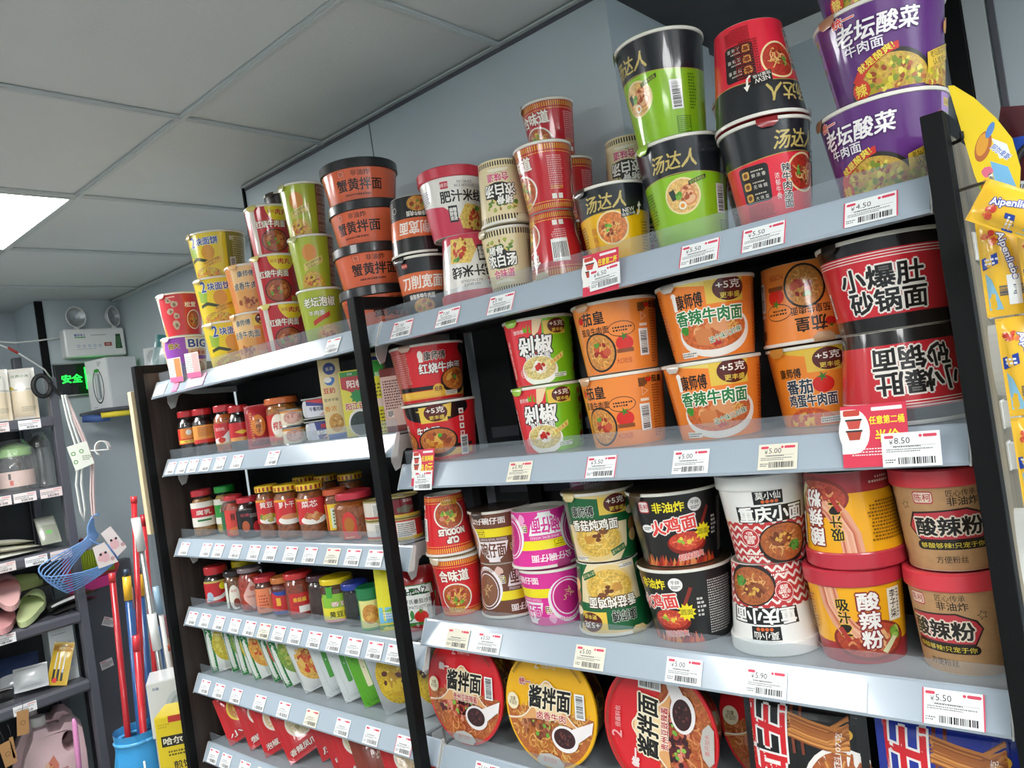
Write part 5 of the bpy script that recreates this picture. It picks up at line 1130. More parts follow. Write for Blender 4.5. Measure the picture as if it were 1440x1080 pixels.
for x, lab, tx, c2, ex in ((-1.695, 'jar with checkered lid and soybean label, first of three checkered lids', '黄豆', '#b8a83a', ('c', ('#b8a84a', '#6a8a3a', '#c8a86a'), -.2, .40, .7, .08, 12, .22)), (-1.606, 'jar with checkered lid and a yellow side panel, second of three checkered lids', '萝卜干', '#d8885a', ('r', '#e6c42c', .45, .35, 1.1, .72)), (-1.512, 'jar with checkered lid and pickled core label, third of three checkered lids', '菜芯', '#c86a3a', ('c', ('#c8804a', '#a85a34', '#d8a06a'), .0, .42, .6, .07, 12, .22))):
    jar(lab, x, .068, J3, .033 if x > -1.65 else .029, .126, '#f0c832', '#8a4a24', band('#cf2f33', .30, .74, ('t', '#f2ece4', tx, -.2, .64, .11, 1.1), ('e', '#f0ebe2', .0, .36, .95, .08), ('e', c2, .0, .42, .7, .05), ex, ('r', '#e8a02c', -1.3, .70, -.2, .74)), g, .014, .84, .74, 0, check)
for x, y, lab in ((-1.565, .150, 'checkered lid jar at the back, left of two'), (-1.470, .150, 'checkered lid jar at the back, right of two'), (-1.655, .150, 'checkered lid jar at the back behind the soybean jar')):
    jar(lab, x, y, J3, .030, .132, '#f0c832', '#7a4424', band('#c8302e', .3, .74), g, .014, .84, .74, 0, check)
jar('jar with orange lid, checkered and green label, left of the big preserve jar', -1.457, .094, J3, .026, .106, '#d0603a', '#8a4a2a', band('#f0c832', .16, .70, ('r', '#c8402e', -1.2, .16, -.9, .70), ('r', '#dfe8cc', -.6, .2, .6, .62), ('f', '#3a5a3a', 0, .42, .8, .34, 5)), g, .012, .9, .78)
jar('big squat preserve jar with red lid and arched red label', -1.378, .086, J3, .046, .100, '#c42f42', '#8f4a1a', band('#c03a34', .02, .10, ('p', '#d23a34', [(-.75, .04), (-.05, .04), (-.05, .45), (-.2, .58), (-.4, .62), (-.6, .58), (-.75, .45)]), ('e', '#b8702a', -.4, .34, .25, .16), ('f', '#f0d8a0', -.4, .08, .5, .05, 1), w=.1), g, .014, .78, .68)
def fish_tin(label, x, y, z, cols, group, r=.045, h=.040):
    t = thing('fish_tin', label, 'tin', (x, y, z), view_at(x, y), group)
    m = MB(); m.lathe([(0, .002), (r-.002, 0), (r, .001), (r-.001, .003), (r-.001, h-.003), (r, h-.001), (r-.002, h), (r-.005, h-.002), (0, h-.002)], '#b8a86a', 40)
    a = Art(9); a.rect(cols[0], -PI*r, .0035, PI*r, h-.0035); a.rect(cols[1], -.020, .006, .020, h-.006)
    if cols[0] == '#241c1e': a.poly('#6a6a58', [(-.012, .012), (.010, .010), (.022, .022), (.004, .026), (-.014, .020)]); a.text('#d8d0c8', '鱼罐头', .010, h*.78, .006, None, .02)
    else: a.fine('#555555', 0, h*.5, .034, h*.6, 7)
    a.rect(cols[2], -PI*r, .0035, PI*r, .008); wrap(m, a, r-.0008, r-.0008, h, 48); m.build('tin_body', t)
    m = MB(); m.tube([(.009*math.cos(k*PI/6), .005*math.sin(k*PI/6)-.02, h+.0006) for k in range(13)], .0008, 'chrome', 6); m.build('ring_pull', t); return t
fish_tin('pale labelled fish tin, lower, half behind the middle post', -1.291, .086, J3, ('#e8e0d4', '#efeae0', '#c23a3a'), 'fish tins', .036); fish_tin('pale labelled fish tin, upper, half behind the middle post', -1.291, .086, J3+.0408, ('#ddd2c6', '#efeae0', '#c23a3a'), 'fish tins', .036)
fish_tin('yellow banded fish tin, lower of the pair right of the middle post', -1.217, .084, J3, ('#c8302e', '#e8e4dc', '#d8b83a'), 'fish tins', .034, .044); fish_tin('black fish tin with a fish picture right of the middle post', -1.217, .084, J3+.0448, ('#241c1e', '#7a1f2a', '#d8b83a'), 'fish tins', .034, .044)

g = 'sauce jars on the fourth left shelf'
jar('jar with tall red lid and red and white label, leftmost on the fourth left shelf', -2.015, .072, J4, .034, .104, '#c3262c', '#2a1614', band('#c8282e', .10, .64, ('p', '#e6e2da', [(-1.1, .22), (.1, .26), (1.2, .46), (1.2, .34), (.2, .18), (-1.1, .12)]), ('e', '#f0dc2a', .35, .5, .25, .09), ('e', '#a8c0d0', -.7, .26, .3, .12), ('r', '#c8b45a', -1.3, .60, 1.3, .65)), g, .020, .78, .66)
jar('jar with bright yellow lid standing behind', -1.965, .130, J4, .034, .108, '#f0d31c', '#8a6a3a', band('#e6e2d2', .1, .6, ('c', ('#4a8a3a', '#d8882a'), 0, .3, .8, .2, 14, .2)), g, .018, .9)
jar('jar with black lid and white oval label', -1.905, .066, J4, .028, .098, '#2b2326', '#7a4a2a', band('#e9e4d4', .02, .08, ('e', '#ece8d8', -.25, .33, .5, .32), ('e', '#8a3a2a', -.1, .18, .28, .12), ('t', '#c8303a', '秘制', -.25, .5, .07, .5), ('r', '#dfe3d2', -1.25, .05, -.85, .72), w=.1), g, .012, .86, .76)
jar('jar with grey lid and pink diamond label hanging over the front edge', -1.832, .070, J4, .033, .108, '#8a7a7c', '#a8341f', band('#b8402a', .02, .06, ('p', '#e6b4a6', [(-.02, .06), (.75, .34), (.60, .44), (-.02, .74), (-.75, .40), (-.7, .30)]), ('t', '#b84a42', '辣椒酱', 0, .36, .06, .9), ('e', '#c86a5a', 0, .54, .2, .06), w=.1), g, .010, .82, .70)
jar('jar with red lid and orange label with barcode', -1.752, .064, J4, .028, .092, '#c3303a', '#5a2a1e', band('#e8875a', .06, .70, ('r', '#e6e2da', .2, .52, .9, .66), ('f', '#222222', .55, .59, .5, .1, 5), ('f', '#b8503a', -.5, .35, .7, .4, 5)), g, .013, .86, .74)
jar('jar with orange lid and red label edged with blue', -1.682, .066, J4, .028, .092, '#d07a3a', '#6a2418', band('#c82f30', .08, .66, ('r', '#2a4a9a', -1.3, .08, 1.3, .16), ('p', '#2a4a9a', [(-1.2, .66), (1.2, .66), (.4, .54), (-.6, .56)]), ('r', '#e8b03a', -.7, .3, -.3, .5)), g, .013, .8, .72)
jar('jar with red and green lid and small red label, in front', -1.612, .068, J4, .034, .106, '#c82f2e', '#8a3a20', band('#c82f2e', .14, .58, ('t', '#e8c83a', '香菇酱', -.1, .44, .09, .9), ('r', '#ece8e0', -.2, .16, .7, .30), ('f', '#8a2a2a', -.2, .34, .9, .06, 2), ('e', '#7aa83a', 0, .56, .0001, .0001), w=1.4), g, .013, .88, .76)
jar('dark jar with purple brown lid and white barcode', -1.545, .080, J4, .030, .100, '#4a2a30', '#3a2018', band('#c9c4ba', .1, .12, ('r', '#dcd8d0', .4, .1, .85, .6), ('f', '#222222', .62, .35, .3, .42, 12), w=.1), g, .012, .86, .76)
jar('soybean paste jar with yellow lid and lime green label', -1.470, .074, J4, .037, .100, '#f0d31c', '#5a3a1e', band('#e8dc3a', .12, .60, ('r', '#8ac03a', -1.2, .38, 1.2, .68), ('t', '#f0efe0', '香豆', 0, .46, .10, 1.0, '#c8384a'), ('t', '#2a2a1a', '黄豆酱', -.05, .24, .13, 1.25), ('r', '#e89a9a', -1.2, .08, 1.2, .13), ('r', '#4aa83a', -.75, .60, -.35, .84)), g, .012, .9, .78)
jar('dark jar with blue lid', -1.402, .072, J4, .029, .092, '#2a3f9a', '#1a1412', band('#2a3f8a', .2, .24, ('r', '#2a3f8a', .5, .1, 1.2, .7), ('r', '#d8b83a', .5, .3, 1.2, .4), w=.1), g, .013, .9, .78)
def chickenpowder(label, x, y, z):
    t = thing('seasoning_tub', label, 'tub', (x, y, z), view_at(x, y), None); r, h = .026, .088
    m = MB(); m.lathe([(0, .001), (r-.002, 0), (r, .002), (r, h-.022), (r-.002, h-.020)], '#4aa85a', 40); a = Art(4); a.rect('#e2dc8a', -.03, .006, .022, h-.026); a.ell('#c98a3a:food', -.004, .034, .018, .020); a.chunks(('#e6b45a', '#d09a4a'), -.004, .034, .014, .016, 8, .006); wrap(m, a, r, r, h-.022, 48); m.build('tub_body', t)
    m = MB(); m.lathe([(r+.001, h-.024), (r+.002, h-.022), (r+.002, h-.002), (r, h), (0, h)], '#1f7a46:lid', 40); m.build('screw_lid', t)
chickenpowder('small green tub with a green lid left of the yellow bag', -1.3425, .064, J4)
def yellowbag(a):
    a.rect('#e9e02a', -.036, -.066, .036, .066); a.rect('#7ac0e0', -.036, -.052, .036, -.020); a.poly('#8ac84a', [(-.036, -.018), (-.02, -.028), (.0, -.020), (.02, -.026), (.036, -.016), (.036, -.026), (.0, -.034), (-.036, -.028)]); a.rect('#4a9a3a', -.036, -.066, .036, -.056); a.text('#3a3aa0', '26', .018, .050, .016, None, .05); a.ell('#c83a44', .012, .006, .016); a.ell('#f0e0d8', .012, .006, .0125); a.ell('#c83a44', .012, .006, .010); a.fine('#f0e8e8', -.004, -.036, .04, .016, 3)
flatpack('washing_powder_bag', 'bag', 'yellow and blue bag printed 26 left of the middle post', -1.278, .074, J4, .068, .136, .030, '#e9e02a:pack', A(yellowbag), None, 42, 6)
def ketchup():
    t = thing('ketchup_pouch', 'red tomato ketchup pouch with a brown cap right of the middle post', 'pouch', (0, 0, 0), 0)
    a = Art(3); a.poly('#2f7a3a', [(-.034, .030), (.030, .030), (.032, .012), (.036, .010), (.030, -.046), (-.030, -.046), (-.036, .010), (-.032, .012)]); a.poly('#eceee8', [(-.031, .028), (.028, .028), (.030, .010), (.033, .008), (.028, -.044), (-.028, -.044), (-.033, .008), (-.030, .010)])
    a.text('#1c1c1c', 'HEINZ', -.002, .017, .013, .042, .03); a.text('#1c1c1c', '亨氏番茄沙司', 0, -.002, .009, .058, .02); a.text('#1c1c1c', 'TOMATO KETCHUP', 0, -.0135, .006, .056, .01); a.ell('#d8281f', .002, -.033, .014, .012); a.star('#3a8a2a', .002, -.022, .007, 5, .4); a.ell('#3a8a3a', -.016, -.028, .004, .009); a.rect('#3a8a2a', -.032, -.056, .032, -.046); a.text('#f0f0ea', '0', -.008, -.051, .008, None, .03)
    pouch_mesh(.080, .128, .036, '#a8161c:pack', a).build('printed_pouch', t)
    m = MB(); m.lathe([(0, 0), (.011, 0), (.011, .004), (.014, .005), (.014, .020), (.012, .022), (0, .022)], '#8a6a3a:lid', 24, c=(-.010, 0, .062)); m.build('screw_cap', t)
    place(t, -1.209, .083, J4, 46, 4)
ketchup()

# ---------------------------------------------------------------- pickle pouches and red snack packs, lowest left shelves
g = 'pickle packs on the fifth left shelf'
def pickle(food, strip='#1f7a3a', base='#e6e8e2', seed=1, title=None):
    a = Art(seed); a.rect(base, -.055, -.065, .055, .065); a.rect('#c9cdc4', -.02, -.064, .055, -.03); a.rect(strip, -.056, -.066, -.038, .066); a.vtext('#d9e6d0', '下饭酱腌菜', -.047, 0, .11, .009)
    a.ell(food[0]+':food', -.002, .012, .040, .050); a.chunks(food, -.002, .012, .034, .044, 60, .0095); a.rect(strip, .0, -.058, .05, -.046)
    if title: a.text('#c8302e', title, .014, -.044, .013, None, .03)
    a.chunks(('#3a8a2a', '#5aa03a'), .034, -.034, .014, .010, 8, .006); return a
Y1, O1, R1, GW = ('#c9b82e', '#b0a424', '#ddd05a'), ('#d89a3a', '#e0b45a', '#c8702a', '#c8402a'), ('#b5442a', '#c85a34', '#8a2f1e', '#5a8a2a'), ('#7a9a3a', '#98b04a', '#b8b85a')
for i, (x, y, food, yaw, roll, lab) in enumerate((
    (-2.022, .085, Y1, 62, 4, 'white pickle pouch with a green strip, leftmost, standing upright'),
    (-1.968, .110, GW, 60, 8, 'white pickle pouch with green strip, second from the left'),
    (-1.900, .100, Y1, 46, 9, 'pickle pouch showing yellow pickles, third from the left'),
    (-1.826, .085, O1, 44, 15, 'white pickle pouch with green strip and corn, fourth from the left'),
    (-1.760, .098, R1, 42, 17, 'pickle pouch showing red shredded pickles, green strip'),
    (-1.690, .085, GW, 42, 18, 'pickle pouch showing green peppers, left of the clear orange one'))):
    flatpack('pickle_pouch', 'pouch', lab, x, y, J5, .112, .120, .018, '#e2e4de:pack', pickle(food, seed=i+1, title='脆' if i % 2 else None), g, yaw, 8, roll, back='foil')
a = Art(31); a.rect('#d8dad6', -.058, -.068, .058, .068); a.ell('#d8a84a:food', .0, .010, .052, .052); a.chunks(O1, 0, .008, .046, .050, 80, .012); a.strand('#8a4a2a', [(-.04, .02), (.0, .045), (.05, .05)], .002); a.ell('#2a7a3a', .030, -.045, .016, .012)
flatpack('pickle_pouch', 'pouch', 'clear pouch of orange shredded pickles in the middle of the row', -1.605, .085, J5, .116, .120, .024, 'foil', a, g, 40, 8, 18)
def tray(a, c, st, dark):
    a.rrect(c, -.056, -.066, .056, .066, .014); a.rrect(dark, -.049, -.059, .049, .059, .012); a.rrect(c, -.048, -.058, .048, .058, .012)
for x, c, dk, st, lab in ((-1.525, '#ccd2d0', '#a8b0b0', '#4a9a3a', 'silver snack tray with green bars, left of two'), (-1.455, '#d0d6d4', '#a8b0b0', '#4a9a3a', 'silver snack tray with green bars, right of two'), (-1.385, '#5aa81f', '#3f8a14', '#efe6c0', 'bright green snack tray with a cream strip'), ):
    a = Art(33); tray(a, c, st, dk); a.rrect(st, -.030, -.02, -.018, .045, .003); a.rrect(st if c != '#5aa81f' else '#8a7a2a', .004, -.030, .016, .050, .003); a.vtext('#2a4a2a', '泡菜', .030, .02, .05, .018); a.fine('#6a7a6a', .02, -.045, .05, .012, 2)
    flatpack('snack_tray', 'tray', lab, x, .090, J5, .112, .120, .026, c+':pack', a, g, 40, 10, 17, back='foil')
for x, y, lab in ((-1.305, .085, 'silver pouch with yellow pickled peppers beside the middle post'), (-1.215, .110, 'yellow pickled pepper pouch seen right of the middle post')):
    a = Art(int(-x*100)); a.ell('#c9a818:food', 0, .004, .050, .058); a.chunks(('#d8b82a', '#c8a01e', '#b88a1a'), 0, .004, .042, .05, 26, .018); a.chunks(('#5a2a14',), 0, .01, .04, .045, 7, .009); a.chunks(('#e6dc8a',), 0, .01, .04, .045, 7, .004)
    flatpack('pickle_pouch', 'pouch', lab, x, y, J5, .116, .122, .028, 'foil', a, g, 40, 10, 16)
g = 'red snack packs on the sixth left shelf'
def redpack(food, seed, plate='#ece2d2', title='香辣'):
    a = Art(seed); a.rect('#c8242a', -.056, -.066, .056, .066); a.ell(plate, .006, .012, .038, .040); a.ell(food[0]+':food', .006, .012, .033, .035); a.chunks(food, .006, .012, .028, .030, 34, .009); a.text('#f0e4d8', title, -.012, -.048, .015, .07, .03, '#8a1418', .05); a.ell('#b8161c', -.036, .050, .013, .012); a.fine('#f0d8c8', .03, -.05, .03, .02, 3); return a
PK = (('#c98a3a', '#e0b45a', '#a8602a'), ('#c85a34', '#e08a5a', '#e6d0b0'), ('#e0c49a', '#c9a070', '#f0e0c8'), ('#d8c8a0', '#b8a87a', '#8aa04a'))
for i, (x, y, f, yaw, lean, roll, lab, tt) in enumerate((
    (-2.010, .085, 0, 42, 34, 26, 'red snack pack with golden food and cream strip, leftmost on the lowest left shelf', '小食'),
    (-1.925, .098, 1, 40, 36, 26, 'red snack pack with a crab stick picture, second from the left', '蟹柳'),
    (-1.835, .090, 2, 38, 30, 24, 'red snack pack with chicken feet picture and a blue dot', '泡椒凤爪'),
    (-1.745, .098, 3, 40, 36, 28, 'red snack pack lying lowest in front, white title', '香辣凤爪'),
    (-1.665, .140, 0, 40, 26, 22, 'clear red snack tray, left one of the middle group', '凤爪'),
    (-1.590, .125, 3, 40, 28, 22, 'clear red snack tray, right one of the middle group', '鸭掌'),
    (-1.510, .100, 3, 38, 30, 22, 'red snack pack with pale food and green garnish right of the trays', '竹笋'),
    (-1.330, .100, 2, 36, 34, 20, 'red edged snack pack by the middle post', '香肠'))):
    flatpack('snack_pack', 'pack', lab, x, y, J6, .115, .136, .024, '#c8242a:pack', redpack(PK[f], 40+i, '#e6c84a' if i == 0 else '#ece2d2', tt), g, yaw, lean, roll)
a = Art(61); a.rect('#8a3a2a', -.056, -.066, .056, .066); [a.rect('#6a2418', -.05+.02*k, -.06, -.049+.02*k, .03) for k in range(5)]; a.ell('#2a2a7a', .006, .045, .024, .014); a.text('#e8e4ee', '火腿肠', .006, .045, .010, None, .03); a.chunks(('#c8a090',), .0, .0, .02, .02, 8, .006)
flatpack('snack_pack', 'pack', 'brown sausage pack with a blue oval near the middle post', -1.430, .095, J6, .115, .136, .024, '#7a3426:pack', a, g, 38, 32, 20)

# ---------------------------------------------------------------- round bowls on edge and noodle packets, bottom right shelf
def lidart(red, title, sub, seed):
    a = Art(seed); R = .0965; c = '#d8242c' if red else '#f0b412'
    a.ell(c, 0, 0, R, R, n=48)
    a.ell('#b5642e:food', 0, 0, R*.97, R*.97, a0=184, a1=356, n=30)
    k = ('#d89a4e', '#c8843a', '#e6b468', '#b56a2a') if not red else ('#d07a4a', '#b85a34', '#e09a62', '#a84a2a')
    for i in range(150):
        t = a.rnd.uniform(PI*1.03, PI*1.97); q = R*math.sqrt(a.rnd.random())*.86; x, y = q*math.cos(t), q*math.sin(t); d = a.rnd.uniform(0, PI); l = .012; kk = a.rnd.uniform(-1.5, 1.5)
        a.strand(a.rnd.choice(k), [(x+l*j/3*math.cos(d+kk*j/3), y+l*j/3*math.sin(d+kk*j/3)) for j in range(-3, 4)], .0026)
    m = ('#8a4a2e', '#a8623e', '#70361e', '#c28058') if not red else ('#c86a52', '#e09078', '#a84434', '#5a2028', '#3a1a20')
    a.chunks(m, -.006, -.030, .062, .024, 90, .0075); a.chunks(('#6aa83a', '#8ac04a'), -.01, -.032, .05, .02, 9, .0045)
    hill = [(-.090+.180*k/36, -.026+.070*math.exp(-((-.090+.180*k/36)/.036)**2)) for k in range(37)]
    a.poly('#e0a468', [(-.090, -.030), (0, -.016), (.090, -.030)] + hill[::-1]); a.ell('#eed2a0', 0, .010, .034, .030)
    a.strand('#f0e6d2', hill, .0022)
    a.text('#17120f', '酱拌面', .004, .016, .036, .088, .045, '#f2e6c8', .06, sh=.12)
    a.text('#b8282c', sub, .006, -.013, .0125, .062, .03, '#f4e8d8', .08)
    a.text('#b8282c' if not red else '#e8d0d0', '统一', -.048, .038, .012, .026, .045, '#f2e8e0', .06); a.text('#f0d8a8' if not red else '#e8a8a8', '2', -.020, .072, .018, .010, .03); a.text('#f0d8a8' if not red else '#e8a8a8', '倍酱料包', .006, .070, .010, .032, .02)
    a.ell('#efe2c0', -.078, .002, .013, .014); a.text('#7a6a3a', '加量\n不加价', -.078, .002, .014, .018, .01)
    # barcode, ladle
    a.barcode(.068, .012, .020, .040, True)
    a.poly('#efe8e6', [(.040, -.030), (.094, -.008), (.090, -.026), (.052, -.052)]); a.ell('#efe8e6', .034, -.044, .028, .021); a.ell('#3a1a1c', .033, -.043, .0225, .016); a.chunks(('#5a2a2a', '#6a3a34', '#281012'), .033, -.043, .018, .012, 24, .003)
    a.poly('#bcb8b0', [(-.022, -.094), (.022, -.094), (.030, -.086), (.020, -.076), (.0, -.072), (-.020, -.076), (-.030, -.086)]); a.text('#c85a5a', '撕开加水', 0, -.083, .008, .03, .02)
    for i in range(60):
        for sg in (1, -1):
            t = rad(35+i*1.6) if sg > 0 else rad(145-i*1.6)
            if i < 38: a.put('#8a3a24' if red else '#8a6a14', [[(R*.95*math.cos(t), R*.95*math.sin(t)), (R*.90*math.cos(t), R*.90*math.sin(t)), (R*.90*math.cos(t+.014), R*.90*math.sin(t+.014)), (R*.95*math.cos(t+.014), R*.95*math.sin(t+.014))]])
    return a
def roundbowl(label, x, y, zc, red, sub, seed, spin=0., lean=8., yaw=0.):
    t = thing('round_noodle_bowl', label, 'noodle bowl', (x, y, zc), 0, 'round noodle bowls on edge'); R = .0985
    m = MB(); m.lathe([(0, .064), (.068, .064), (.072, .060), (.092, .006), (.0955, .004)], '#6a3a1c', 64)
    a = Art(seed+9); a.chunks(('#8a5a2a', '#b5803a', '#4a2a18', '#c99a4a'), .12, .03, .10, .024, 60, .009); a.rect('#c8962a' if not red else '#b83a24', -.26, .048, .26, .062); a.text('#1a1210', '酱拌面', .14, .03, .022, .07, .04, '#e6c27a', .05)
    b = MB(); wrap(b, a, .0925, .0725, .054, 64); # printed on the upright cone, then turned with the bowl
    for key in b.keys:
        i = b.keys.index(key); fs = [f for f, k in zip(b.f, b.m) if k == i]; idx = sorted({q for f in fs for q in f}); mp = {q: n for n, q in enumerate(idx)}
        m.add([(b.v[q][0], b.v[q][1], .006+b.v[q][2]) for q in idx], [[mp[q] for q in f] for f in fs], key)
    o = m.build('bowl_wall', t)
    l = MB(); l.lathe([(.095, .0055), (R-.001, .005), (R, .003), (R-.0005, 0), (R-.002, -.0006), (0, -.0006)], '#d8242c' if red else '#f0b412', 64)
    stick(l, lidart(red, '', sub, seed), Matrix(((1, 0, 0, 0), (0, -1, 0, 0), (0, 0, -1, -.0006), (0, 0, 0, 1))))
    q = l.build('printed_lid', t)
    # local -z is the lid's face; turn it to look along -y, text upright
    B = Matrix.Rotation(rad(yaw), 4, 'Z') @ Matrix.Rotation(rad(-lean), 4, 'X') @ Matrix.Rotation(rad(-spin), 4, 'Y') @ Matrix(((1, 0, 0, 0), (0, 0, 1, 0), (0, -1, 0, 0), (0, 0, 0, 1)))
    B.translation = Vector((x, y, zc+EYE)); t.matrix_world = B; return t
zc = D4+.0985
roundbowl('red round noodle bowl on edge at the left end of the bottom right shelf', -1.081, .052, zc-.0, True, '贵州豆豉辣酱', 71)
roundbowl('yellow round noodle bowl standing on edge', -.874, .050, zc, False, '卤香牛肉', 72, 0)
roundbowl('red round noodle bowl on edge, its printing turned sideways', -.662, .050, zc, True, '贵州豆豉辣酱', 73, 86)
roundbowl('red round noodle bowl half hidden behind the sideways one', -.505, .135, zc, True, '贵州豆豉辣酱', 74, 0)
roundbowl('yellow round noodle bowl at the back behind the left red one', -.985, .150, zc, False, '卤香牛肉', 75, 0)
def kingpack(base, dk, blue):
    a = Art(81); W, H = .080, .088
    a.rect(base, -W, -H, W, H)
    a.text('#d8202a', '王', -.046, .046, .050, .062, .055, '#f2eeea', .05, rot=PI/2, sh=.15); a.text('#d8202a', '面', -.046, -.012, .050, .050, .055, '#f2eeea', .05, rot=PI/2); a.text('#d8202a', '公仔', -.046, -.066, .030, .040, .05, '#f2eeea', .05, rot=PI/2)
    a.text('#e0885a' if not blue else '#e8d8a8', '公仔 大 DOLL', -.073, .0, .0085, .080, .03, rot=PI/2)
    a.ell('#efeae4', .050, -.030, .052, .066); a.ell('#a85a2a:food', .052, -.030, .048, .061); a.noodles(('#c9803a', '#b56a2c', '#d89a52', '#e0b06a'), .052, -.030, .046, .058, 60, .0026); a.chunks(('#c85a3a', '#7a3a1e', '#6a9a3a', '#d8c26a'), .052, -.030, .034, .046, 22, .006); a.ell('#e8b03a', .058, .052, .008, .007)
    for k in range(2): a.strand('#7a3a24', [(-.012+.012*k, .088), (-.008+.012*k, .02)], .004)
    for k in range(44): y = .030+.032*a.rnd.random(); x0 = -.014+a.rnd.uniform(-.002, .003); a.strand(a.rnd.choice(('#a8622c', '#c07a3a', '#8f4f22', '#d8964e')), [(x0, y+.008), (.012, y+.002), (.036, y-.002), (.062, y+a.rnd.uniform(-.012, .02))], .0024)
    a.rrect('#e6e2e0', -.016, -.035, -.002, -.004, .003); a.rrect(base, -.0145, -.0335, -.0035, -.0055, .0025); a.text('#e6e2e0', '公仔品牌', -.009, -.0195, .007, .024, .01, rot=PI/2)
    a.text('#f0ece6', '面饼85克 酱料107克', .044, .004, .008, .100, .02, rot=PI/2-.12); return a
flatpack('noodle_packet', 'packet', 'black noodle packet with red sideways lettering on the bottom right shelf', -.440, .058, D4, .165, .178, .034, '#161314:pack', kingpack('#161314', '#000000', 0), 'noodle packets', 0, 6)
flatpack('noodle_packet', 'packet', 'blue noodle packet with red sideways lettering beside the right post', -.268, .058, D4, .160, .178, .034, '#20349a:pack', kingpack('#20349a', '#101a5a', 1), 'noodle packets', 0, 6)
# ---------------------------------------------------------------- far left: end wall fittings
def emergency_lamp():
    t = thing('emergency_lamp', 'white twin head emergency lamp on the end wall above the exit sign', 'emergency light', (-3.64, .452, .430), PI/2)
    m = MB(); m.box((0, -.030, .062), (.252, .058, .124), 'white', .008)
    a = Art(2); a.text('#2a5aa8', '敏华电工', -.062, .095, .012, .045, .03); a.rect('#4aa83a', -.084, .083, -.040, .087); a.fine('#8a9a9a', .025, .094, .085, .006, 1)
    for k in range(5): a.ring('#5a7ab8', -.072+.022*k, .047, .006, .0015)
    a.rect('#a8504a', .034, .043, .066, .060); a.text('#e8dcd8', '消防', .050, .0515, .008); a.fine('#a0a8b0', -.03, .034, .1, .004, 1); a.poly('#1f4a26', [(.080, .030), (.110, .030), (.106, .096), (.086, .096)]); a.fine('#5a8a5a', .095, .06, .018, .05, 7)
    stick(m, a, front_at(0, -.059, 0)); m.build('lamp_housing', t)
    for x, tl in ((-.062, .25), (.095, .62)):
        h = MB(); R = Matrix.Translation((x, -.040, .178)) @ Matrix.Rotation(tl, 4, 'Z') @ Matrix.Rotation(rad(90), 4, 'X')
        b = MB(); b.lathe([(0, -.030), (.020, -.028), (.038, -.012), (.046, .0), (.048, .004), (.045, .006), (.042, .003)], 'white', 32); b.lathe([(.042, .002), (.030, -.012), (.012, -.020), (0, -.021)], 'foil', 32)
        for kk in b.keys:
            i = b.keys.index(kk); fs = [f for f, q in zip(b.f, b.m) if q == i]; h.add([R @ Vector(v) for v in b.v], fs, kk)
        hd = h.build('lamp_head', t)
        n = MB(); n.tube([(x, -.032, .118), (x, -.036, .136)], .011, 'white', 12); n.build('swivel_neck', t)
emergency_lamp()
def exit_sign():
    t = thing('exit_sign', 'black exit sign with glowing green characters and a running figure', 'exit sign', (-3.64, .434, .2725), PI/2)
    m = MB(); m.box((0, -.010, .067), (.300, .020, .134), '#101213', .002); m.build('sign_panel', t)
    m = MB(); m.box((0, -.012, .136), (.304, .026, .006), 'chrome'); m.box((0, -.012, -.003), (.304, .026, .006), 'chrome'); m.build('sign_frame', t)
    m = MB(); a = Art(2); a.text('glow', '安全', -.085, .070, .036, .082, .03); a.text('glow', '出口', .105, .070, .036, .082, .03)
    a.rect('glow', -.032, .020, -.018, .116); a.rect('glow', -.032, .104, .046, .116); a.rect('glow', .034, .020, .046, .116)
    a.ell('glow', .012, .092, .008); a.poly('glow', [(-.008, .060), (.012, .082), (.024, .070), (.014, .058), (.022, .046), (.030, .028), (.020, .026), (.010, .044), (-.002, .036), (-.014, .036), (-.014, .044), (-.006, .046), (.0, .056)]); a.poly('glow', [(-.014, .070), (.006, .082), (.010, .076), (-.010, .064)])
    stick(m, a, front_at(0, -.0203, 0)); m.build('lit_lettering', t)
exit_sign()
m = MB(); m.tube([(-3.60, -.10, .50), (-3.60, .02, .522), (-3.61, .15, .508), (-3.625, .25, .516), (-3.62, .36, .53)], .0035, 'white', 8); tag(m.build('white_cable'), 'white cable running level to the emergency lamp', 'cable').location = (0, 0, EYE)
t = thing('power_cable', 'white cable with a red joint sagging down to the exit sign', 'cable', (0, 0, 0))
P_ = [(-3.60, .0, .515), (-3.58, .08, .500), (-3.57, .13, .470), (-3.56, .18, .425), (-3.57, .23, .385), (-3.60, .262, .345)]
m = MB(); m.tube(P_, .0035, 'white', 8); m.build('cable_sheath', t)
m = MB(); m.tube([(-3.575, .110, .485), (-3.567, .142, .458)], .0055, '#b8403a:matt', 8); m.build('red_joint', t)

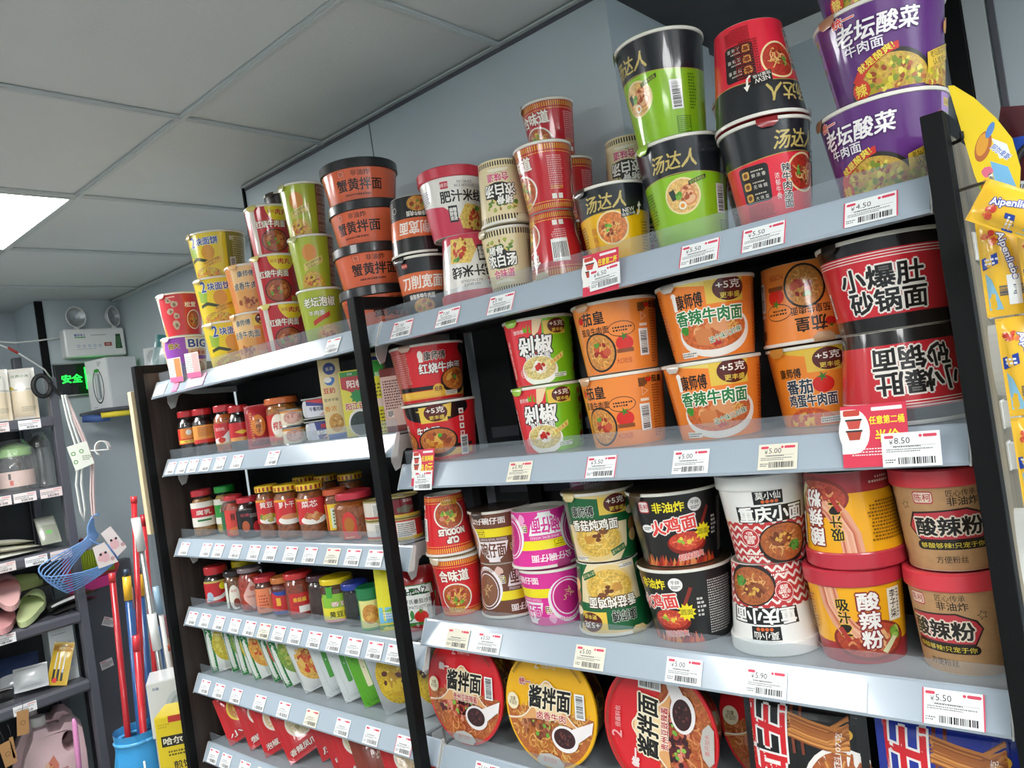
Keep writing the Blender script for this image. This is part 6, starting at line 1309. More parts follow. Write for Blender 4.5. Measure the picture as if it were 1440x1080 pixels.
# grey rack along the end wall
def rack():
    t = thing('shelving_unit', 'dark grey rack on the far left with household goods', 'shelf', (0, 0, 0))
    for y in (.158, -.98):
        m = MB(); m.box((-3.30, y, (.322+FLOOR)/2), (.034, .032, .322-FLOOR), 'greymetal', .003); m.build('upright', t)
        m = MB(); m.box((-3.66, y, (.45+FLOOR)/2), (.034, .032, .45-FLOOR), 'greymetal', .003); m.build('upright', t)
    for z in (.150, -.117, -.355, -.607, -.868, -1.2625):
        m = MB(); m.box((-3.48, -.411, z+.018), (.35, 1.10, .008), 'greymetal', .001); s = m.build('shelf_board', t)
        m = MB(); m.prism([(-3.284, z-.020), (-3.276, z-.012), (-3.276, z+.012), (-3.284, z+.022), (-3.310, z+.022), (-3.310, z+.012)], 'y', -.95, .14, 'greymetal'); m2 = MB()
        # the outline above is (x,z)
        m.build('price_rail', s)
    m = MB(); m.box((-3.682, -.411, -.6), (.006, 1.10, 2.0), 'backpanel'); m.build('back_panel', t)
    m = MB(); m.box((-3.30, -.411, FLOOR+.05), (.02, 1.1, .10), 'greymetal'); m.build('plinth', t)
rack()
m = MB(); m.box((-3.60, .345, (-.470+FLOOR)/2), (.05, .24, -.470-FLOOR), 'greymetal', .003); o = m.build('grey_board'); tag(o, 'dark grey board low on the end wall behind the red poles, with two price stickers', 'panel').location = (0, 0, EYE)  # plain dark board standing in front of the lower end wall
for y, z, rt, lab in ((.342, -.715, -.5, 'small tilted price sticker, upper one on the dark grey board'), (.312, -.885, .12, 'small price sticker, lower one on the dark grey board')):
    m = MB(); m.box((0, 0, 0), (.050, .036, .0006), '#e8dede:matt'); a = Art(2); a.rect('#c87a8a:matt', -.022, .010, .0, .014); a.fine('#6a6a6a:matt', 0, -.002, .04, .02, 4); stick(m, a, Matrix.Identity(4), off=.0005)
    o = m.build('price_sticker'); tag(o, lab, 'price sticker'); M = Matrix((Vector((0, 1, 0)), Vector((0, 0, 1)), Vector((1, 0, 0)))).transposed().to_4x4() @ Matrix.Rotation(rt, 4, 'Z'); M.translation = Vector((-3.574, y, z+EYE)); o.matrix_world = M
def rack_tag(y, z, lab, c='#efefec:matt', wd=.075):
    m = MB(); m.box((0, 0, 0), (wd, .034, .0006), c); a = Art(int(abs(y*100))); a.rect('#e0a0a0:matt', .008, .009, wd/2-.004, .013); a.fine('#8a8a8a:matt', -.004, .001, wd*.8, .012, 2); a.bars('#555555:matt', .006, -.010, wd*.5, .008, 16); stick(m, a, Matrix.Identity(4), off=.0005)
    o = m.build('price_tag'); tag(o, lab, 'price tag', 'price tags on the far left rack'); M = Matrix((Vector((0, 1, 0)), Vector((0, 0, 1)), Vector((1, 0, 0)))).transposed().to_4x4(); M.translation = Vector((-3.2745, y, z+EYE)); o.matrix_world = M
for y, z, lab, c in ((.060, .150, 'white tag right of the pink one, top rail of the far left rack', '#eeeeee:matt'), (-.045, .150, 'pinkish tag at the picture edge, top rail of the far left rack', '#ecd8d6:matt'),
        (.100, -.117, 'pinkish tag nearest the upright, second rail of the far left rack', '#ecdcda:matt'), (.012, -.117, 'middle tag on the second rail of the far left rack', '#eae0de:matt'), (-.070, -.117, 'tag at the picture edge, second rail of the far left rack', '#e6dad6:matt'),
        (.105, -.355, 'pinkish tag nearest the upright, third rail of the far left rack', '#ecdcda:matt'), (.020, -.355, 'white middle tag on the third rail of the far left rack', '#eeeeee:matt'), (-.085, -.355, 'tag at the picture edge, third rail of the far left rack', '#e6dcd8:matt'),
        (-.115, -.607, 'white tag on the fourth rail of the far left rack', '#eeeeee:matt'), (-.080, -.868, 'white tag above the kraft hang tags, lowest rail of the far left rack', '#f0f0f0:matt')): rack_tag(y, z, lab, c)
S1, S2, S3, S4, S5 = .1725, -.0945, -.3325, -.5845, -.8455
for y, x, lab in ((.086, -3.40, 'white and cream grain bag nearest the upright, top of the far left rack'), (-.006, -3.40, 'white and cream grain bag with green print, second from the upright'), (-.030, -3.50, 'white and cream grain bag at the back, half hidden by the front pair')):
    a = Art(4); a.rect('#ece9df', -.048, -.10, .048, .095); a.rect('#e6d6b8', -.048, -.10, .048, .010); a.text('#5a7a4a', '优质小米', 0, .070, .012, .06, .02); a.poly('#c8b83a', [(-.048, .012), (-.02, .018), (-.03, .030), (-.048, .034)]); a.rect('#c9c4b8', -.048, .012, .048, .020); a.fine('#b0a890', .02, -.06, .05, .02, 3)
    flatpack('grain_bag', 'bag', lab, x, y, S1, .098, .205, .05, '#e9e4d8:pack', a, 'grain bags', 68, 5)
def bottle(label, y, x, z, r, h, lidc, lidh, labelc=None):
    t = thing('storage_jar', label, 'jar', (x, y, z), 0)
    m = MB(); m.lathe([(0, .002), (r*.9, 0), (r, .008), (r, h*.70), (r*.86, h*.80), (r*.86, h-lidh)], 'glass', 32); m.build('clear_body', t)
    m = MB(); m.lathe([(r*.84, h-lidh-.004), (r*.98, h-lidh), (r*.98, h-lidh*.45), (r*.6, h-lidh*.15), (r*.3, h), (0, h)], lidc, 32); m.build('lid', t)
    if labelc:
        m = MB(); m.lathe([(r+.0008, h*.10), (r+.0008, h*.42)], labelc, 32); a = Art(3); a.rect('#d8584a', r*.9, h*.14, r*1.1, h*.24); a.rect('#4a3a2a', r*.85, h*.26, r*1.0, h*.38); wrap(m, a, r+.001, r+.001, h, 48); m.build('paper_label', t)
    m = MB(); m.lathe([(0, -.0004), (r+.010, .0), (r+.013, h*.5), (r+.008, h*.86), (r*.6, h+.012), (0, h+.016)], 'film', 24); m.build('clear_bag', t)
bottle('clear jar with green lid and pink label on the far left rack', .030, -3.40, S2, .060, .185, '#8ab86a:lid', .05, '#e2c4b8:matt')
bottle('clear bottle with dark cap in a plastic bag beside the rack upright', .136, -3.46, S2, .034, .205, '#3a3d42:lid', .045)
# flat goods on the third and fourth rack shelves
def flatgood(label, y, x, z, w, d, h, col, roll=0., yawd=0., name='packaged_goods', art=None, tilt=0.):
    a = Art(5)
    if art: art(a)
    r = thing(name, label, 'package', (0, 0, 0)); pouch_mesh(w, d, h, col, a).build('printed_pouch', r)
    R = Matrix.Rotation(rad(90+yawd), 4, 'Z') @ Matrix.Rotation(rad(roll), 4, 'Y') @ Matrix.Rotation(rad(-90+tilt), 4, 'X')
    lo = min((R @ v.co).z for c in r.children for v in c.data.vertices); R.translation = Vector((x, y, z-lo+EYE)); r.matrix_world = R
flatgood('flat white insole packet lying at the bottom of the pile on the third rack shelf', -.060, -3.38, S3, .22, .16, .020, '#dfe0d6:pack', 0, 4, art=lambda a: (a.rect('#eceee6', -.1, -.05, .06, .02), a.ell('#b5a87a', .02, .04, .08, .02)))
flatgood('white and beige insole packet second in the pile on the third rack shelf', -.050, -3.38, S3+.021, .21, .15, .020, '#d6d2bd:pack', 5, -6, art=lambda a: (a.rect('#eceee8', -.09, -.06, .03, -.01), a.ell('#8a9a3a', .05, -.02, .05, .018)))
flatgood('green and white insole packet on top of the pile on the third rack shelf', -.065, -3.38, S3+.043, .20, .15, .020, '#c9c6b0:pack', 9, 5, art=lambda a: (a.rect('#e6e8e0', -.09, -.05, .09, -.01), a.ell('#a89a6a', .0, .03, .08, .022)))
flatgood('grey green plastic packet leaning up beside the rack upright', .098, -3.365, S3+.02, .070, .115, .012, '#a3a896:pack', 0, 0, tilt=62, art=lambda a: (a.rect('#c8cabc', -.03, .02, .03, .05), a.ell('#7ac86a', .0, -.01, .012, .007)))
def slipper(label, y, x, z, col, sole, yawd=0., tilt=0., name='slipper'):
    t = thing(name, label, 'slipper', (0, 0, 0), 0, 'slippers in plastic bags')
    out = [(.044*math.sin(a)*(1 if math.cos(a) > 0 else .85), .125*math.cos(a)) for a in [2*PI*k/24 for k in range(24)]]
    m = MB(); m.prism(out, 'z', 0, .022, sole); m.build('sole', t)
    m = MB(); vs = []; n = 10
    for i, yy in enumerate((.015, .045, .075, .10)):
        wd = .046*math.sqrt(max(.05, 1-(yy/.128)**2))
        for k in range(n+1): a = PI*k/n; vs.append((-wd*math.cos(a), yy, .018+(.045-.25*max(0, yy-.05))*math.sin(a)))
    m.add(vs, [[i*(n+1)+k, i*(n+1)+k+1, (i+1)*(n+1)+k+1, (i+1)*(n+1)+k] for i in range(3) for k in range(n)], col); m.build('strap', t)
    R = Matrix.Rotation(rad(yawd), 4, 'Z') @ Matrix.Rotation(rad(tilt), 4, 'X'); lo = min((R @ v.co).z for c in t.children for v in c.data.vertices); R.translation = Vector((x, y, z-lo+EYE)); t.matrix_world = R
slipper('pink slipper, upper one, in clear wrap on the fourth rack shelf', -.060, -3.38, S4+.07, '#dca0a0:matt', '#e0b0ac:matt', 80, 20)
slipper('pink slipper, lower one, on the fourth rack shelf', -.090, -3.37, S4, '#d8a0a2:matt', '#d49a9a:matt', 75, 6)
slipper('pale green slipper with strap on the fourth rack shelf', .010, -3.38, S4, '#b8c98a:matt', '#c6d49c:matt', 60, 14)
slipper('pale green slipper lying at the back under the third rack rail', .000, -3.575, S4+.0945, '#a8b56a:matt', '#b8c27a:matt', 8, 0)
m = MB(); m.box((-3.575, 0, S4+.047), (.12, .26, .094), '#3a3b3c:matt', .006); tag(m.build('shoe_box'), 'dark shoe box at the back of the fourth rack shelf', 'box').location = (0, 0, EYE)
flatgood('black packet with white stripes in clear wrap, upper, fourth rack shelf', .145, -3.395, S4+.024, .17, .12, .022, '#2a2b2d:pack', -8, 0, art=lambda a: (a.rect('#e0e2e0', -.08, -.05, .04, -.03), a.fine('#d8d8d8', .03, .03, .06, .02, 3)))
flatgood('black packet with a white label in clear wrap, lower, fourth rack shelf', .150, -3.395, S4, .17, .12, .022, '#3a3a38:pack', -6, 6, art=lambda a: (a.rect('#dfe4e0', -.08, .0, .08, .03),))
# fifth rack shelf
t = thing('white_carton', 'white carton on the fifth rack shelf beside the upright', 'carton', (-3.42, .098, S5), rad(84)); m = MB(); m.box((0, 0, .105), (.085, .12, .21), '#d9dedd', .002); a = Art(2); a.fine('#7a8890', .0, .185, .06, .006, 1); a.poly('#c3cfe0', [(-.01, .05), (.03, .05), (.03, .15), (.022, .15), (.018, .06)]); stick(m, a, front_at(0, -.06, 0)); m.build('printed_box', t); m = MB(); m.box((0, 0, .2105), (.083, .118, .001), '#d4d9d8'); m.build('top_flap', t)
def toolcard(a):
    a.rect('#c9a52a', -.032, -.075, .032, .075); a.rect('#b07a1e', -.032, .045, .032, .066); a.ell('#8a8a80', 0, .064, .005); a.text('#f0e2a0', '雕刻刀', .004, .055, .010, .036, .02)
    for k in range(3): a.rect('#d8dad6', -.018+.014*k, -.02, -.014+.014*k, .040); a.rect('#2a2a2a', -.020+.014*k, -.062, -.012+.014*k, -.02)
    a.blob('#d8403a', -.01, -.06, .010)
flatpack('tool_card', 'card', 'yellow card of small tools leaning in front of the white carton', -3.33, .068, S5, .070, .155, .010, '#c9a52a:pack', A(toolcard), None, 62, 18, -14)
flatpack('blue_package', 'package', 'dark blue package in crinkled plastic on the fifth rack shelf', -3.50, -.030, S5, .14, .150, .05, '#3a4a6e:pack', A(lambda a: (a.rect('#dfe2e4', -.06, -.06, .06, -.01),)), None, 70, 40)
flatpack('clear_package', 'package', 'crinkled clear plastic package hanging over the front of the fifth rack shelf', -3.355, -.028, S5+.02, .11, .09, .045, '#b9bdbd:pack', None, None, 70, 30)
flatpack('black_package', 'package', 'black packaged goods at the edge of the fifth rack shelf', -3.36, -.150, S5, .12, .055, .05, '#1c1a1b:pack', None, None, 75, 20)
def hangtag(label, y, z, h, w=.038, rt=.1):
    t = thing('hang_tag', label, 'hang tag', (-3.262, y, z), PI/2, 'kraft hang tags'); m = MB(); m.box((0, 0, -h/2), (w, .0012, h), '#b08454:matt', .0004); a = Art(2); a.ring('#5a3f24:matt', 0, -h*.5, .008, .0015); stick(m, a, front_at(0, -.0007, 0)); m.build('kraft_card', t)
    m = MB(); m.tube([(0, 0, -.002), (.002, .004, .022), (-.001, .008, .045)], .0008, '#3a3a3a:matt', 6); m.build('cord', t)
    t.rotation_euler = (0, rt, PI/2)
hangtag('kraft hang tag nearest the detergent bottles, below the rack rail', -.092, -.868, .085); hangtag('kraft hang tag at the lower left corner of the picture', -.160, -.955, .085, .038, -.15); hangtag('narrow kraft hang tag edge on, below the first one', -.138, -.945, .075, .012, -.05)
def jug(label, y, x, z, s=1., col='#e6c3c6:lid', front=True, group='detergent bottles'):
    t = thing('detergent_bottle', label, 'bottle', (x, y, z), PI/2-.25, group)
    m = MB(); W, H, D = .095*s, .215*s, .052*s
    out = [(-W, 0), (W, 0), (W*1.02, H*.5), (W*.98, H*.86), (W*.75, H*1.0), (W*.45, H*1.02), (W*.30, H*.93), (-.05*W, H*.95), (-.10*W, H*1.03), (-W*.5, H*1.03), (-W*.56, H*.9), (-W*.85, H*.66), (-W*1.02, H*.4)]
    # body with a handle hole: outer outline bridged round the hole
    hole = [(W*.52+W*.22*math.cos(a), H*.72+H*.16*math.sin(a)) for a in [2*PI*k/16 for k in range(16)]]
    bm = bmesh.new(); tri = geometry.tessellate_polygon([[Vector((p[0], p[1], 0)) for p in out], [Vector((p[0], p[1], 0)) for p in hole[::-1]]]); pts = out+hole[::-1]; n = len(pts)
    vs = [bm.verts.new((p[0], -D, p[1])) for p in pts]+[bm.verts.new((p[0], D, p[1])) for p in pts]
    for q in tri: bm.faces.new([vs[i] for i in q]); bm.faces.new([vs[n+i] for i in reversed(q)])
    for loop in (list(range(len(out))), list(range(len(out), n))):
        for i, j in zip(loop, loop[1:]+loop[:1]): bm.faces.new([vs[i], vs[j], vs[n+j], vs[n+i]])
    bmesh.ops.recalc_face_normals(bm, faces=bm.faces)
    ed = [e for e in bm.edges if abs(e.verts[0].co.y-e.verts[1].co.y) < 1e-6 and len(e.link_faces) == 2 and e.calc_face_angle() > .5]
    bmesh.ops.bevel(bm, geom=ed, offset=D*.42, segments=3, affect='EDGES', profile=.5, clamp_overlap=True); bm.verts.index_update()
    m.add([v.co for v in bm.verts], [[v.index for v in f.verts] for f in bm.faces], col); bm.free()
    if front:
        a = Art(6); a.poly('#d8806a', [(-.05*s, .03*s), (.0, .02*s), (.012*s, .09*s), (.0, .125*s), (-.03*s, .09*s)]); a.chunks(('#c84a44', '#e0a06a', '#d8605a', '#e8b89a'), -.018*s, .075*s, .024*s, .04*s, 20, .012*s); a.rect('#eee8e0', -.045*s, .005*s, .022*s, .038*s); a.text('#5a4a3a', '洗衣液', -.012*s, .024*s, .014*s, None, .02); a.fine('#a84a44', .02*s, .06*s, .03*s, .03*s, 4); stick(m, a, front_at(0, -D-.0004, 0))
    m.build('bottle_body', t)
    m = MB(); m.lathe([(.018*s, 0), (.020*s, .004), (.022*s, .006), (.022*s, .030*s), (.020*s, .034*s), (0, .034*s)], '#dad5d2:lid', 28, c=(-.03*s, 0, H*1.02)); m.build('cap', t)
jug('pink detergent bottle with flower label and handle on the rack base', .030, -3.43, -1.24, 1.12); jug('pink detergent bottle standing behind the labelled one', .045, -3.575, -1.24, 1.16, '#d8b4b8:lid', False)
t = thing('pink_brush', 'slim pink brush handle in front of the detergent bottle', 'brush', (0, 0, 0)); m = MB(); m.tube([(-3.235, .056, -.955), (-3.235, .058, -.975), (-3.235, .055, -1.06), (-3.235, .050, -1.24)], .008, '#e896c8:lid', 10, rs=[.005, .009, .010, .007]); m.build('handle', t); m = MB(); m.tube([(-3.235, .050, -1.24), (-3.235, .048, -1.26)], .011, '#f0d0e0:lid', 10); m.build('handle_end', t)
t = thing('green_basin', 'pale green basin rim at the lower left corner', 'basin', (-3.345, -.195, -1.24)); m = MB(); m.lathe([(0, 0), (.07, 0), (.10, .09), (.108, .092), (.108, .098), (.098, .098), (.068, .008), (0, .008)], '#8fce8a:lid', 32); m.build('bowl', t); m = MB(); m.tube([(.104*math.cos(a*PI/12), .104*math.sin(a*PI/12), .097) for a in range(25)], .005, '#9cd896:lid', 8); m.build('rim', t)

# hangers on the rack upright
t = thing('hook', 'black coiled hook on top of the grey rack upright', 'hook', (0, 0, 0)); m = MB(); m.tube([(-3.270, .118+.030*math.cos(a), .290+.040*math.sin(a)) for a in [rad(-70+20*k) for k in range(19)]], .009, 'rope', 10); m.build('coil', t); m = MB(); m.tube([(-3.268, .145, .30), (-3.25, .16, .262), (-3.205, .158, .240), (-3.19, .158, .252)], .006, 'rope', 8); m.build('arm', t)
WH = [(.153, .243), (.160, .149), (.181, .010), (.158, -.10), (.160, -.200), (.168, -.239), (.176, -.200), (.176, -.10), (.196, .010), (.172, .149), (.163, .243)]
PK_ = [(.165, .241), (.201, .089), (.229, -.020), (.209, -.150), (.205, -.225), (.209, -.239), (.214, -.225), (.219, -.150), (.236, -.020), (.210, .089), (.170, .243)]
for k, (pts, c, lab) in enumerate(((WH, '#e9ebe6:lid', 'white wire hanger hanging outermost beside the rack upright'), (WH, '#e4e8e2:lid', 'white wire hanger just behind the outer white one'), (PK_, '#e8cfcc:lid', 'pink wire hanger, outer one of the pale bundle'), (PK_, '#ecd6d2:lid', 'pink wire hanger, inner one of the pale bundle'))):
    dx = -.008*k+.004; dy = .006*(k % 2)
    m = MB(); m.tube([(-3.19+dx, p[0]+dy, p[1]) for p in pts], .0030, c, 8)
    hk = [(.262-.024*math.cos(a)+.006*k, .022+.028*math.sin(a)) for a in [rad(200-20*j) for j in range(14)]]
    m.tube([(-3.186+dx, .205+dy, .020)] + [(-3.18+dx, p[0], p[1]) for p in hk], .0030, c, 8)
    o = m.build('wire_hanger'); tag(o, lab, 'hanger', 'pale wire hangers'); o.location = (0, 0, EYE)
def hcard(label, pts, c, seed):
    t = MB(); t.prism(pts, 'x', -3.168, -3.166, c); a = Art(seed); cy = sum(p[0] for p in pts)/4; cz = sum(p[1] for p in pts)/4
    if seed < 3:
        for dy, dz in ((-.025, .010), (.004, .016), (-.020, -.022)): a.ring('#5a9a4a', cy+dy, cz+dz, .008, .003)
        a.fine('#7a8a6a', cy+.02, cz-.01, .03, .02, 3)
    else: a.blob('#e6b8bc', cy, cz-.01, .022, 9); a.ell('#2a2a2a', cy-.010, cz+.004, .005); a.ell('#2a2a2a', cy+.008, cz+.008, .005); a.ell('#c8a0a0', cy+.03, cz-.02, .008)
    stick(t, a, Matrix(((0, 0, 1, -3.166), (1, 0, 0, 0), (0, 1, 0, 0), (0, 0, 0, 1)))); o = t.build('hanger_card'); tag(o, label, 'hanger card'); o.location = (0, 0, EYE)
hcard('white card with green leaf print clipped round the pale hangers', [(.138, .045), (.208, .058), (.226, -.030), (.158, -.050)], '#e9ecdf:matt', 2)
hcard('white card with two dark dots on the blue hangers, upper', [(.214, -.300), (.252, -.280), (.300, -.372), (.262, -.400)], '#e9ddda:matt', 4)
hcard('white card with two dark dots on the blue hangers, lower', [(.178, -.345), (.222, -.335), (.262, -.420), (.190, -.428)], '#e6dad6:matt', 5)
BL = [(.226, -.243), (.212, -.240), (.197, -.254), (.184, -.291), (.192, -.327), (.112, -.369), (.034, -.408), (.022, -.430), (.040, -.458), (.150, -.458), (.245, -.436), (.264, -.409), (.240, -.365), (.194, -.331)]
LABN = ('outermost', 'second', 'third', 'fourth', 'fifth', 'sixth', 'seventh', 'innermost')
for k in range(8):
    m = MB(); pts = []; an = rad(-9+3.6*k); ca, sa = math.cos(an), math.sin(an)
    for i, p in enumerate(BL):                                   # each hanger swings a little differently on the hook
        dy, dz = p[0]-.21, p[1]+.25; pts.append((-3.20-.009*k, .212+dy*ca-dz*sa+(.004*k if i < 5 else 0), -.236+dy*sa+dz*ca-.003*k*(1 if i > 5 else .2)))
    # round the corners
    sm = [Vector(pts[0])]
    for a, b in zip(pts, pts[1:]): a, b = Vector(a), Vector(b); sm += [a.lerp(b, .25), a.lerp(b, .75)]
    m.tube(sm+[Vector(pts[-1])], .0027, '#7ba6dd:lid', 8); o = m.build('wire_hanger'); tag(o, 'light blue wire hanger, %s of the blue bundle below the pale hangers' % LABN[k], 'hanger', 'blue wire hangers'); o.location = (0, 0, EYE)

# mops and poles in the corner
def pole(name, label, cat, segs, parts):
    """segs: list of (part name, points, radius, material)"""
    t = thing(name, label, cat, (0, 0, 0), 0, 'mop and broom poles')
    for nm, pts, r, k in segs: m = MB(); m.tube(pts, r, k, 12); m.build(nm, t)
    return t
ZB = -1.60
def seg(y0, z0, y1, z1, x): return [(x, y0, z0), (x, y1, z1)]
def at_(y0, z0, y1, z1, z): return y0+(y1-y0)*(z-z0)/(z1-z0)
pole('broom_pole', 'red pole with the highest plain tip in the corner', 'pole', [('shaft', seg(.185, -.172, .050, ZB, -2.752), .0095, '#c8242c:lid'), ('tip', seg(.1863, -.160, .184, -.182, -2.752), .0112, '#d8343a:lid')], 0)
pole('broom_pole', 'red pole leaning close to the wooden board', 'pole', [('shaft', seg(.243, -.26, .16, ZB, -2.84), .0095, '#c8242c:lid'), ('tip', seg(.2445, -.235, .2415, -.275, -2.84), .0105, '#b81f28:lid')], 0)
pole('broom_pole', 'red pole, leftmost, low behind the red dustpan', 'pole', [('shaft', seg(.090, -.42, .045, ZB, -2.776), .010, '#b01f28:lid'), ('tip', seg(.0905, -.40, .0895, -.43, -2.776), .011, '#c8343a:lid')], 0)
pole('broom_pole', 'red pole printed with white lettering, in front of the left red pole', 'pole', [('shaft', seg(.108, -.64, .052, ZB, -2.70), .011, '#c81f2a:lid'), ('tip', seg(.110, -.61, .1065, -.66, -2.70), .012, '#d8303a:lid')], 0)
for y0, z0, y1, x, lab in ((.118, -.405, .080, -2.728, 'blue pole with yellow collar, left one'), (.225, -.435, .185, -2.895, 'blue pole with yellow collar, right one')):
    zc_ = z0-.09
    pole('mop_pole', lab, 'pole', [('shaft', seg(at_(y0, z0, y1, -1.2, zc_), zc_, at_(y0, z0, y1, -1.2, ZB), ZB, x), .0115, '#1f4f86:lid'), ('collar', seg(at_(y0, z0, y1, -1.2, z0-.012), z0-.012, at_(y0, z0, y1, -1.2, zc_), zc_, x), .0135, '#edb82a:lid'), ('cap', seg(y0, z0+.012, at_(y0, z0, y1, -1.2, z0-.012), z0-.012, x), .008, '#223a55:lid')], 0)
pole('mop_pole', 'plain blue pole between the collared ones', 'pole', [('shaft', seg(.195, -.565, .165, ZB, -2.925), .0105, '#24548a:lid'), ('grip', seg(.197, -.49, .195, -.57, -2.925), .010, '#e8a0a8:lid')], 0)
pole('mop_pole', 'blue pole standing furthest right behind the white box', 'pole', [('shaft', seg(.215, -.62, .175, ZB, -2.78), .0105, '#24548a:lid'), ('cap', seg(.217, -.58, .215, -.62, -2.78), .009, '#2a2f3a:lid')], 0)
pole('telescopic_pole', 'grey metal telescopic pole with white cap and white grip', 'pole', [('shaft', seg(.145, -.33, .162, ZB, -2.648), .009, 'chrome'), ('cap', seg(.140, -.225, .145, -.335, -2.648), .014, 'white'), ('grip', seg(.148, -.545, .150, -.665, -2.648), .0145, 'white')], 0)
pole('brush_pole', 'white pole with light blue handle', 'pole', [('handle', seg(.202, -.475, .207, -.57, -2.72), .010, '#a8cbe2:lid'), ('shaft', seg(.207, -.57, .225, ZB, -2.72), .008, '#e4e2dc:lid'), ('band', seg(.2135, -.68, .2145, -.70, -2.72), .0085, '#e0603a:lid')], 0)
pole('brush_pole', 'pale wooden pole with pink handle beside the black post', 'pole', [('handle', seg(.228, -.585, .226, -.66, -2.74), .010, '#d88a94:lid'), ('shaft', seg(.226, -.66, .215, ZB, -2.74), .008, '#c9a58a:lid')], 0)
t = thing('dustpan', 'red and pink dustpan with green bristles behind the blue hangers', 'dustpan', (0, 0, 0)); m = MB(); m.prism([(.172, -.40), (.36, -.385), (.385, -.475), (.365, -.520), (.195, -.522), (.160, -.485)], 'x', -3.505, -3.490, '#c8242c:lid'); m.build('pan', t)
m = MB(); m.prism([(.165, -.515), (.365, -.500), (.350, -.545), (.190, -.552)], 'x', -3.489, -3.475, '#c8187a:lid'); m.build('lip', t)
for k in range(14): m = MB(); m.tube([(-3.471, .235+.009*k, -.385), (-3.465, .232+.0092*k, -.485)], .0045, '#93a81c:matt', 6); m.build('bristle_tuft', t)
m = MB(); m.tube([(-3.505, .27, -.40), (-3.55, .275, -.36), (-3.572, .28, -.35)], .011, '#c8242c:lid', 10); m.build('handle', t)
t = thing('mop_bag', 'bright blue plastic bag tied round the mop heads at the bottom', 'bag', (-2.725, .078, -1.60)); m = MB(); rnd = random.Random(4); vs = []; n = 20
PR = [(.078, 0), (.084, .12), (.084, .35), (.078, .55), (.068, .63), (.064, .66), (.072, .69)]
for r_, z_ in PR: vs += [(r_*rnd.uniform(.93, 1.08)*math.cos(2*PI*k/n), r_*rnd.uniform(.93, 1.08)*math.sin(2*PI*k/n), z_) for k in range(n)]
m.add(vs, [[i*n+k, i*n+(k+1) % n, (i+1)*n+(k+1) % n, (i+1)*n+k] for i in range(len(PR)-1) for k in range(n)], '#3aa0e0:pack'); m.build('plastic_bag', t)
m = MB(); m.tube([(.066*math.cos(a), .066*math.sin(a), .66) for a in [2*PI*k/16 for k in range(17)]], .006, '#5ab4ea:lid', 8); m.build('tie', t)
# stacked boxes by the left bay
t = thing('fan_carton', 'white carton with a grey fan picture beside the black post', 'carton', (-2.540, .145, -.896), rad(62))
m = MB(); m.box((0, 0, .085), (.150, .13, .170), '#e3e5e2', .002); a = Art(3); a.ell('#c9d2d2', .02, .080, .050, .056); a.ell('#aab8b8', .02, .080, .036, .042); a.ell('#c3cccc', .02, .080, .028, .032); a.ell('#8a9a9c', .03, .080, .010); a.text('#5a6a9a', '风扇', -.050, .150, .009, None, .02); stick(m, a, front_at(0, -.065, 0)); m.build('printed_box', t); m = MB(); m.box((0, 0, .1705), (.148, .128, .001), '#dcdedb'); m.build('top_flap', t)
t = thing('yellow_carton', 'yellow carton with a black label next to the black post', 'carton', (-2.325, .060, -1.06), rad(50))
m = MB(); m.box((0, 0, .145), (.115, .11, .290), '#e8cf1c', .002); a = Art(3); a.rect('#c8382c', -.02, .272, .055, .290); a.rect('#1f1c14', -.045, .205, .05, .235); a.text('#f0ead0', '哈尔滨', .0, .220, .020, .08, .04); a.fine('#6a5a14', 0, .185, .06, .018, 2); a.text('#3a2a14', '煎饼', .005, .150, .022, .05, .03); a.fine('#8a7a2a', .0, .12, .06, .02, 3); a.rect('#2f7a3a', -.0575, 0, .0575, .06); a.text('#e8ecd8', '1L', -.02, .03, .03, .03, .03); a.fine('#c8a81c', -.035, .265, .03, .014, 2); stick(m, a, front_at(0, -.055, 0)); m.build('printed_box', t); m = MB(); m.box((0, 0, .2905), (.113, .108, .001), '#d9c018'); m.build('top_flap', t)
t = thing('storage_rack', 'low grey stand carrying the white and yellow cartons', 'stand', (-2.42, .09, FLOOR)); m = MB(); m.box((0, 0, .58), (.41, .24, .012), 'greymetal', .002); m.build('stand_top', t)
for sx in (-.20, .20):
    for sy in (-.09, .09): m = MB(); m.box((sx, sy, .287), (.02, .02, .574), 'greymetal', .002); m.build('leg', t)
t = thing('cardboard_carton', 'plain carton under the fan carton', 'carton', (-2.545, .147, -1.063), rad(62)); m = MB(); m.box((0, 0, .0825), (.14, .12, .165), '#d6cfc0', .002); m.build('printed_box', t); m = MB(); m.box((0, 0, .1655), (.138, .118, .001), '#cfc8b8'); m.build('top_flap', t)
t = thing('olive_gauge_card', 'white plastic bracket with olive window below the fan carton', 'bracket', (-2.385, -.022, -1.06), rad(50)); m = MB(); m.prism([(-.05, 0), (.03, 0), (.03, .085), (.0, .105), (-.03, .08), (-.05, .075)], 'y', -.006, .006, 'white'); a = Art(2); a.rect('#6a6a4a', -.03, .03, .02, .055); a.rect('#4a4a30', -.045, .0, .03, .018); stick(m, a, front_at(0, -.0062, 0)); m.build('bracket_plate', t); m = MB(); m.tube([(-.015, 0, .09), (-.014, .0, .16)], .003, 'white', 8); m.build('stem', t)
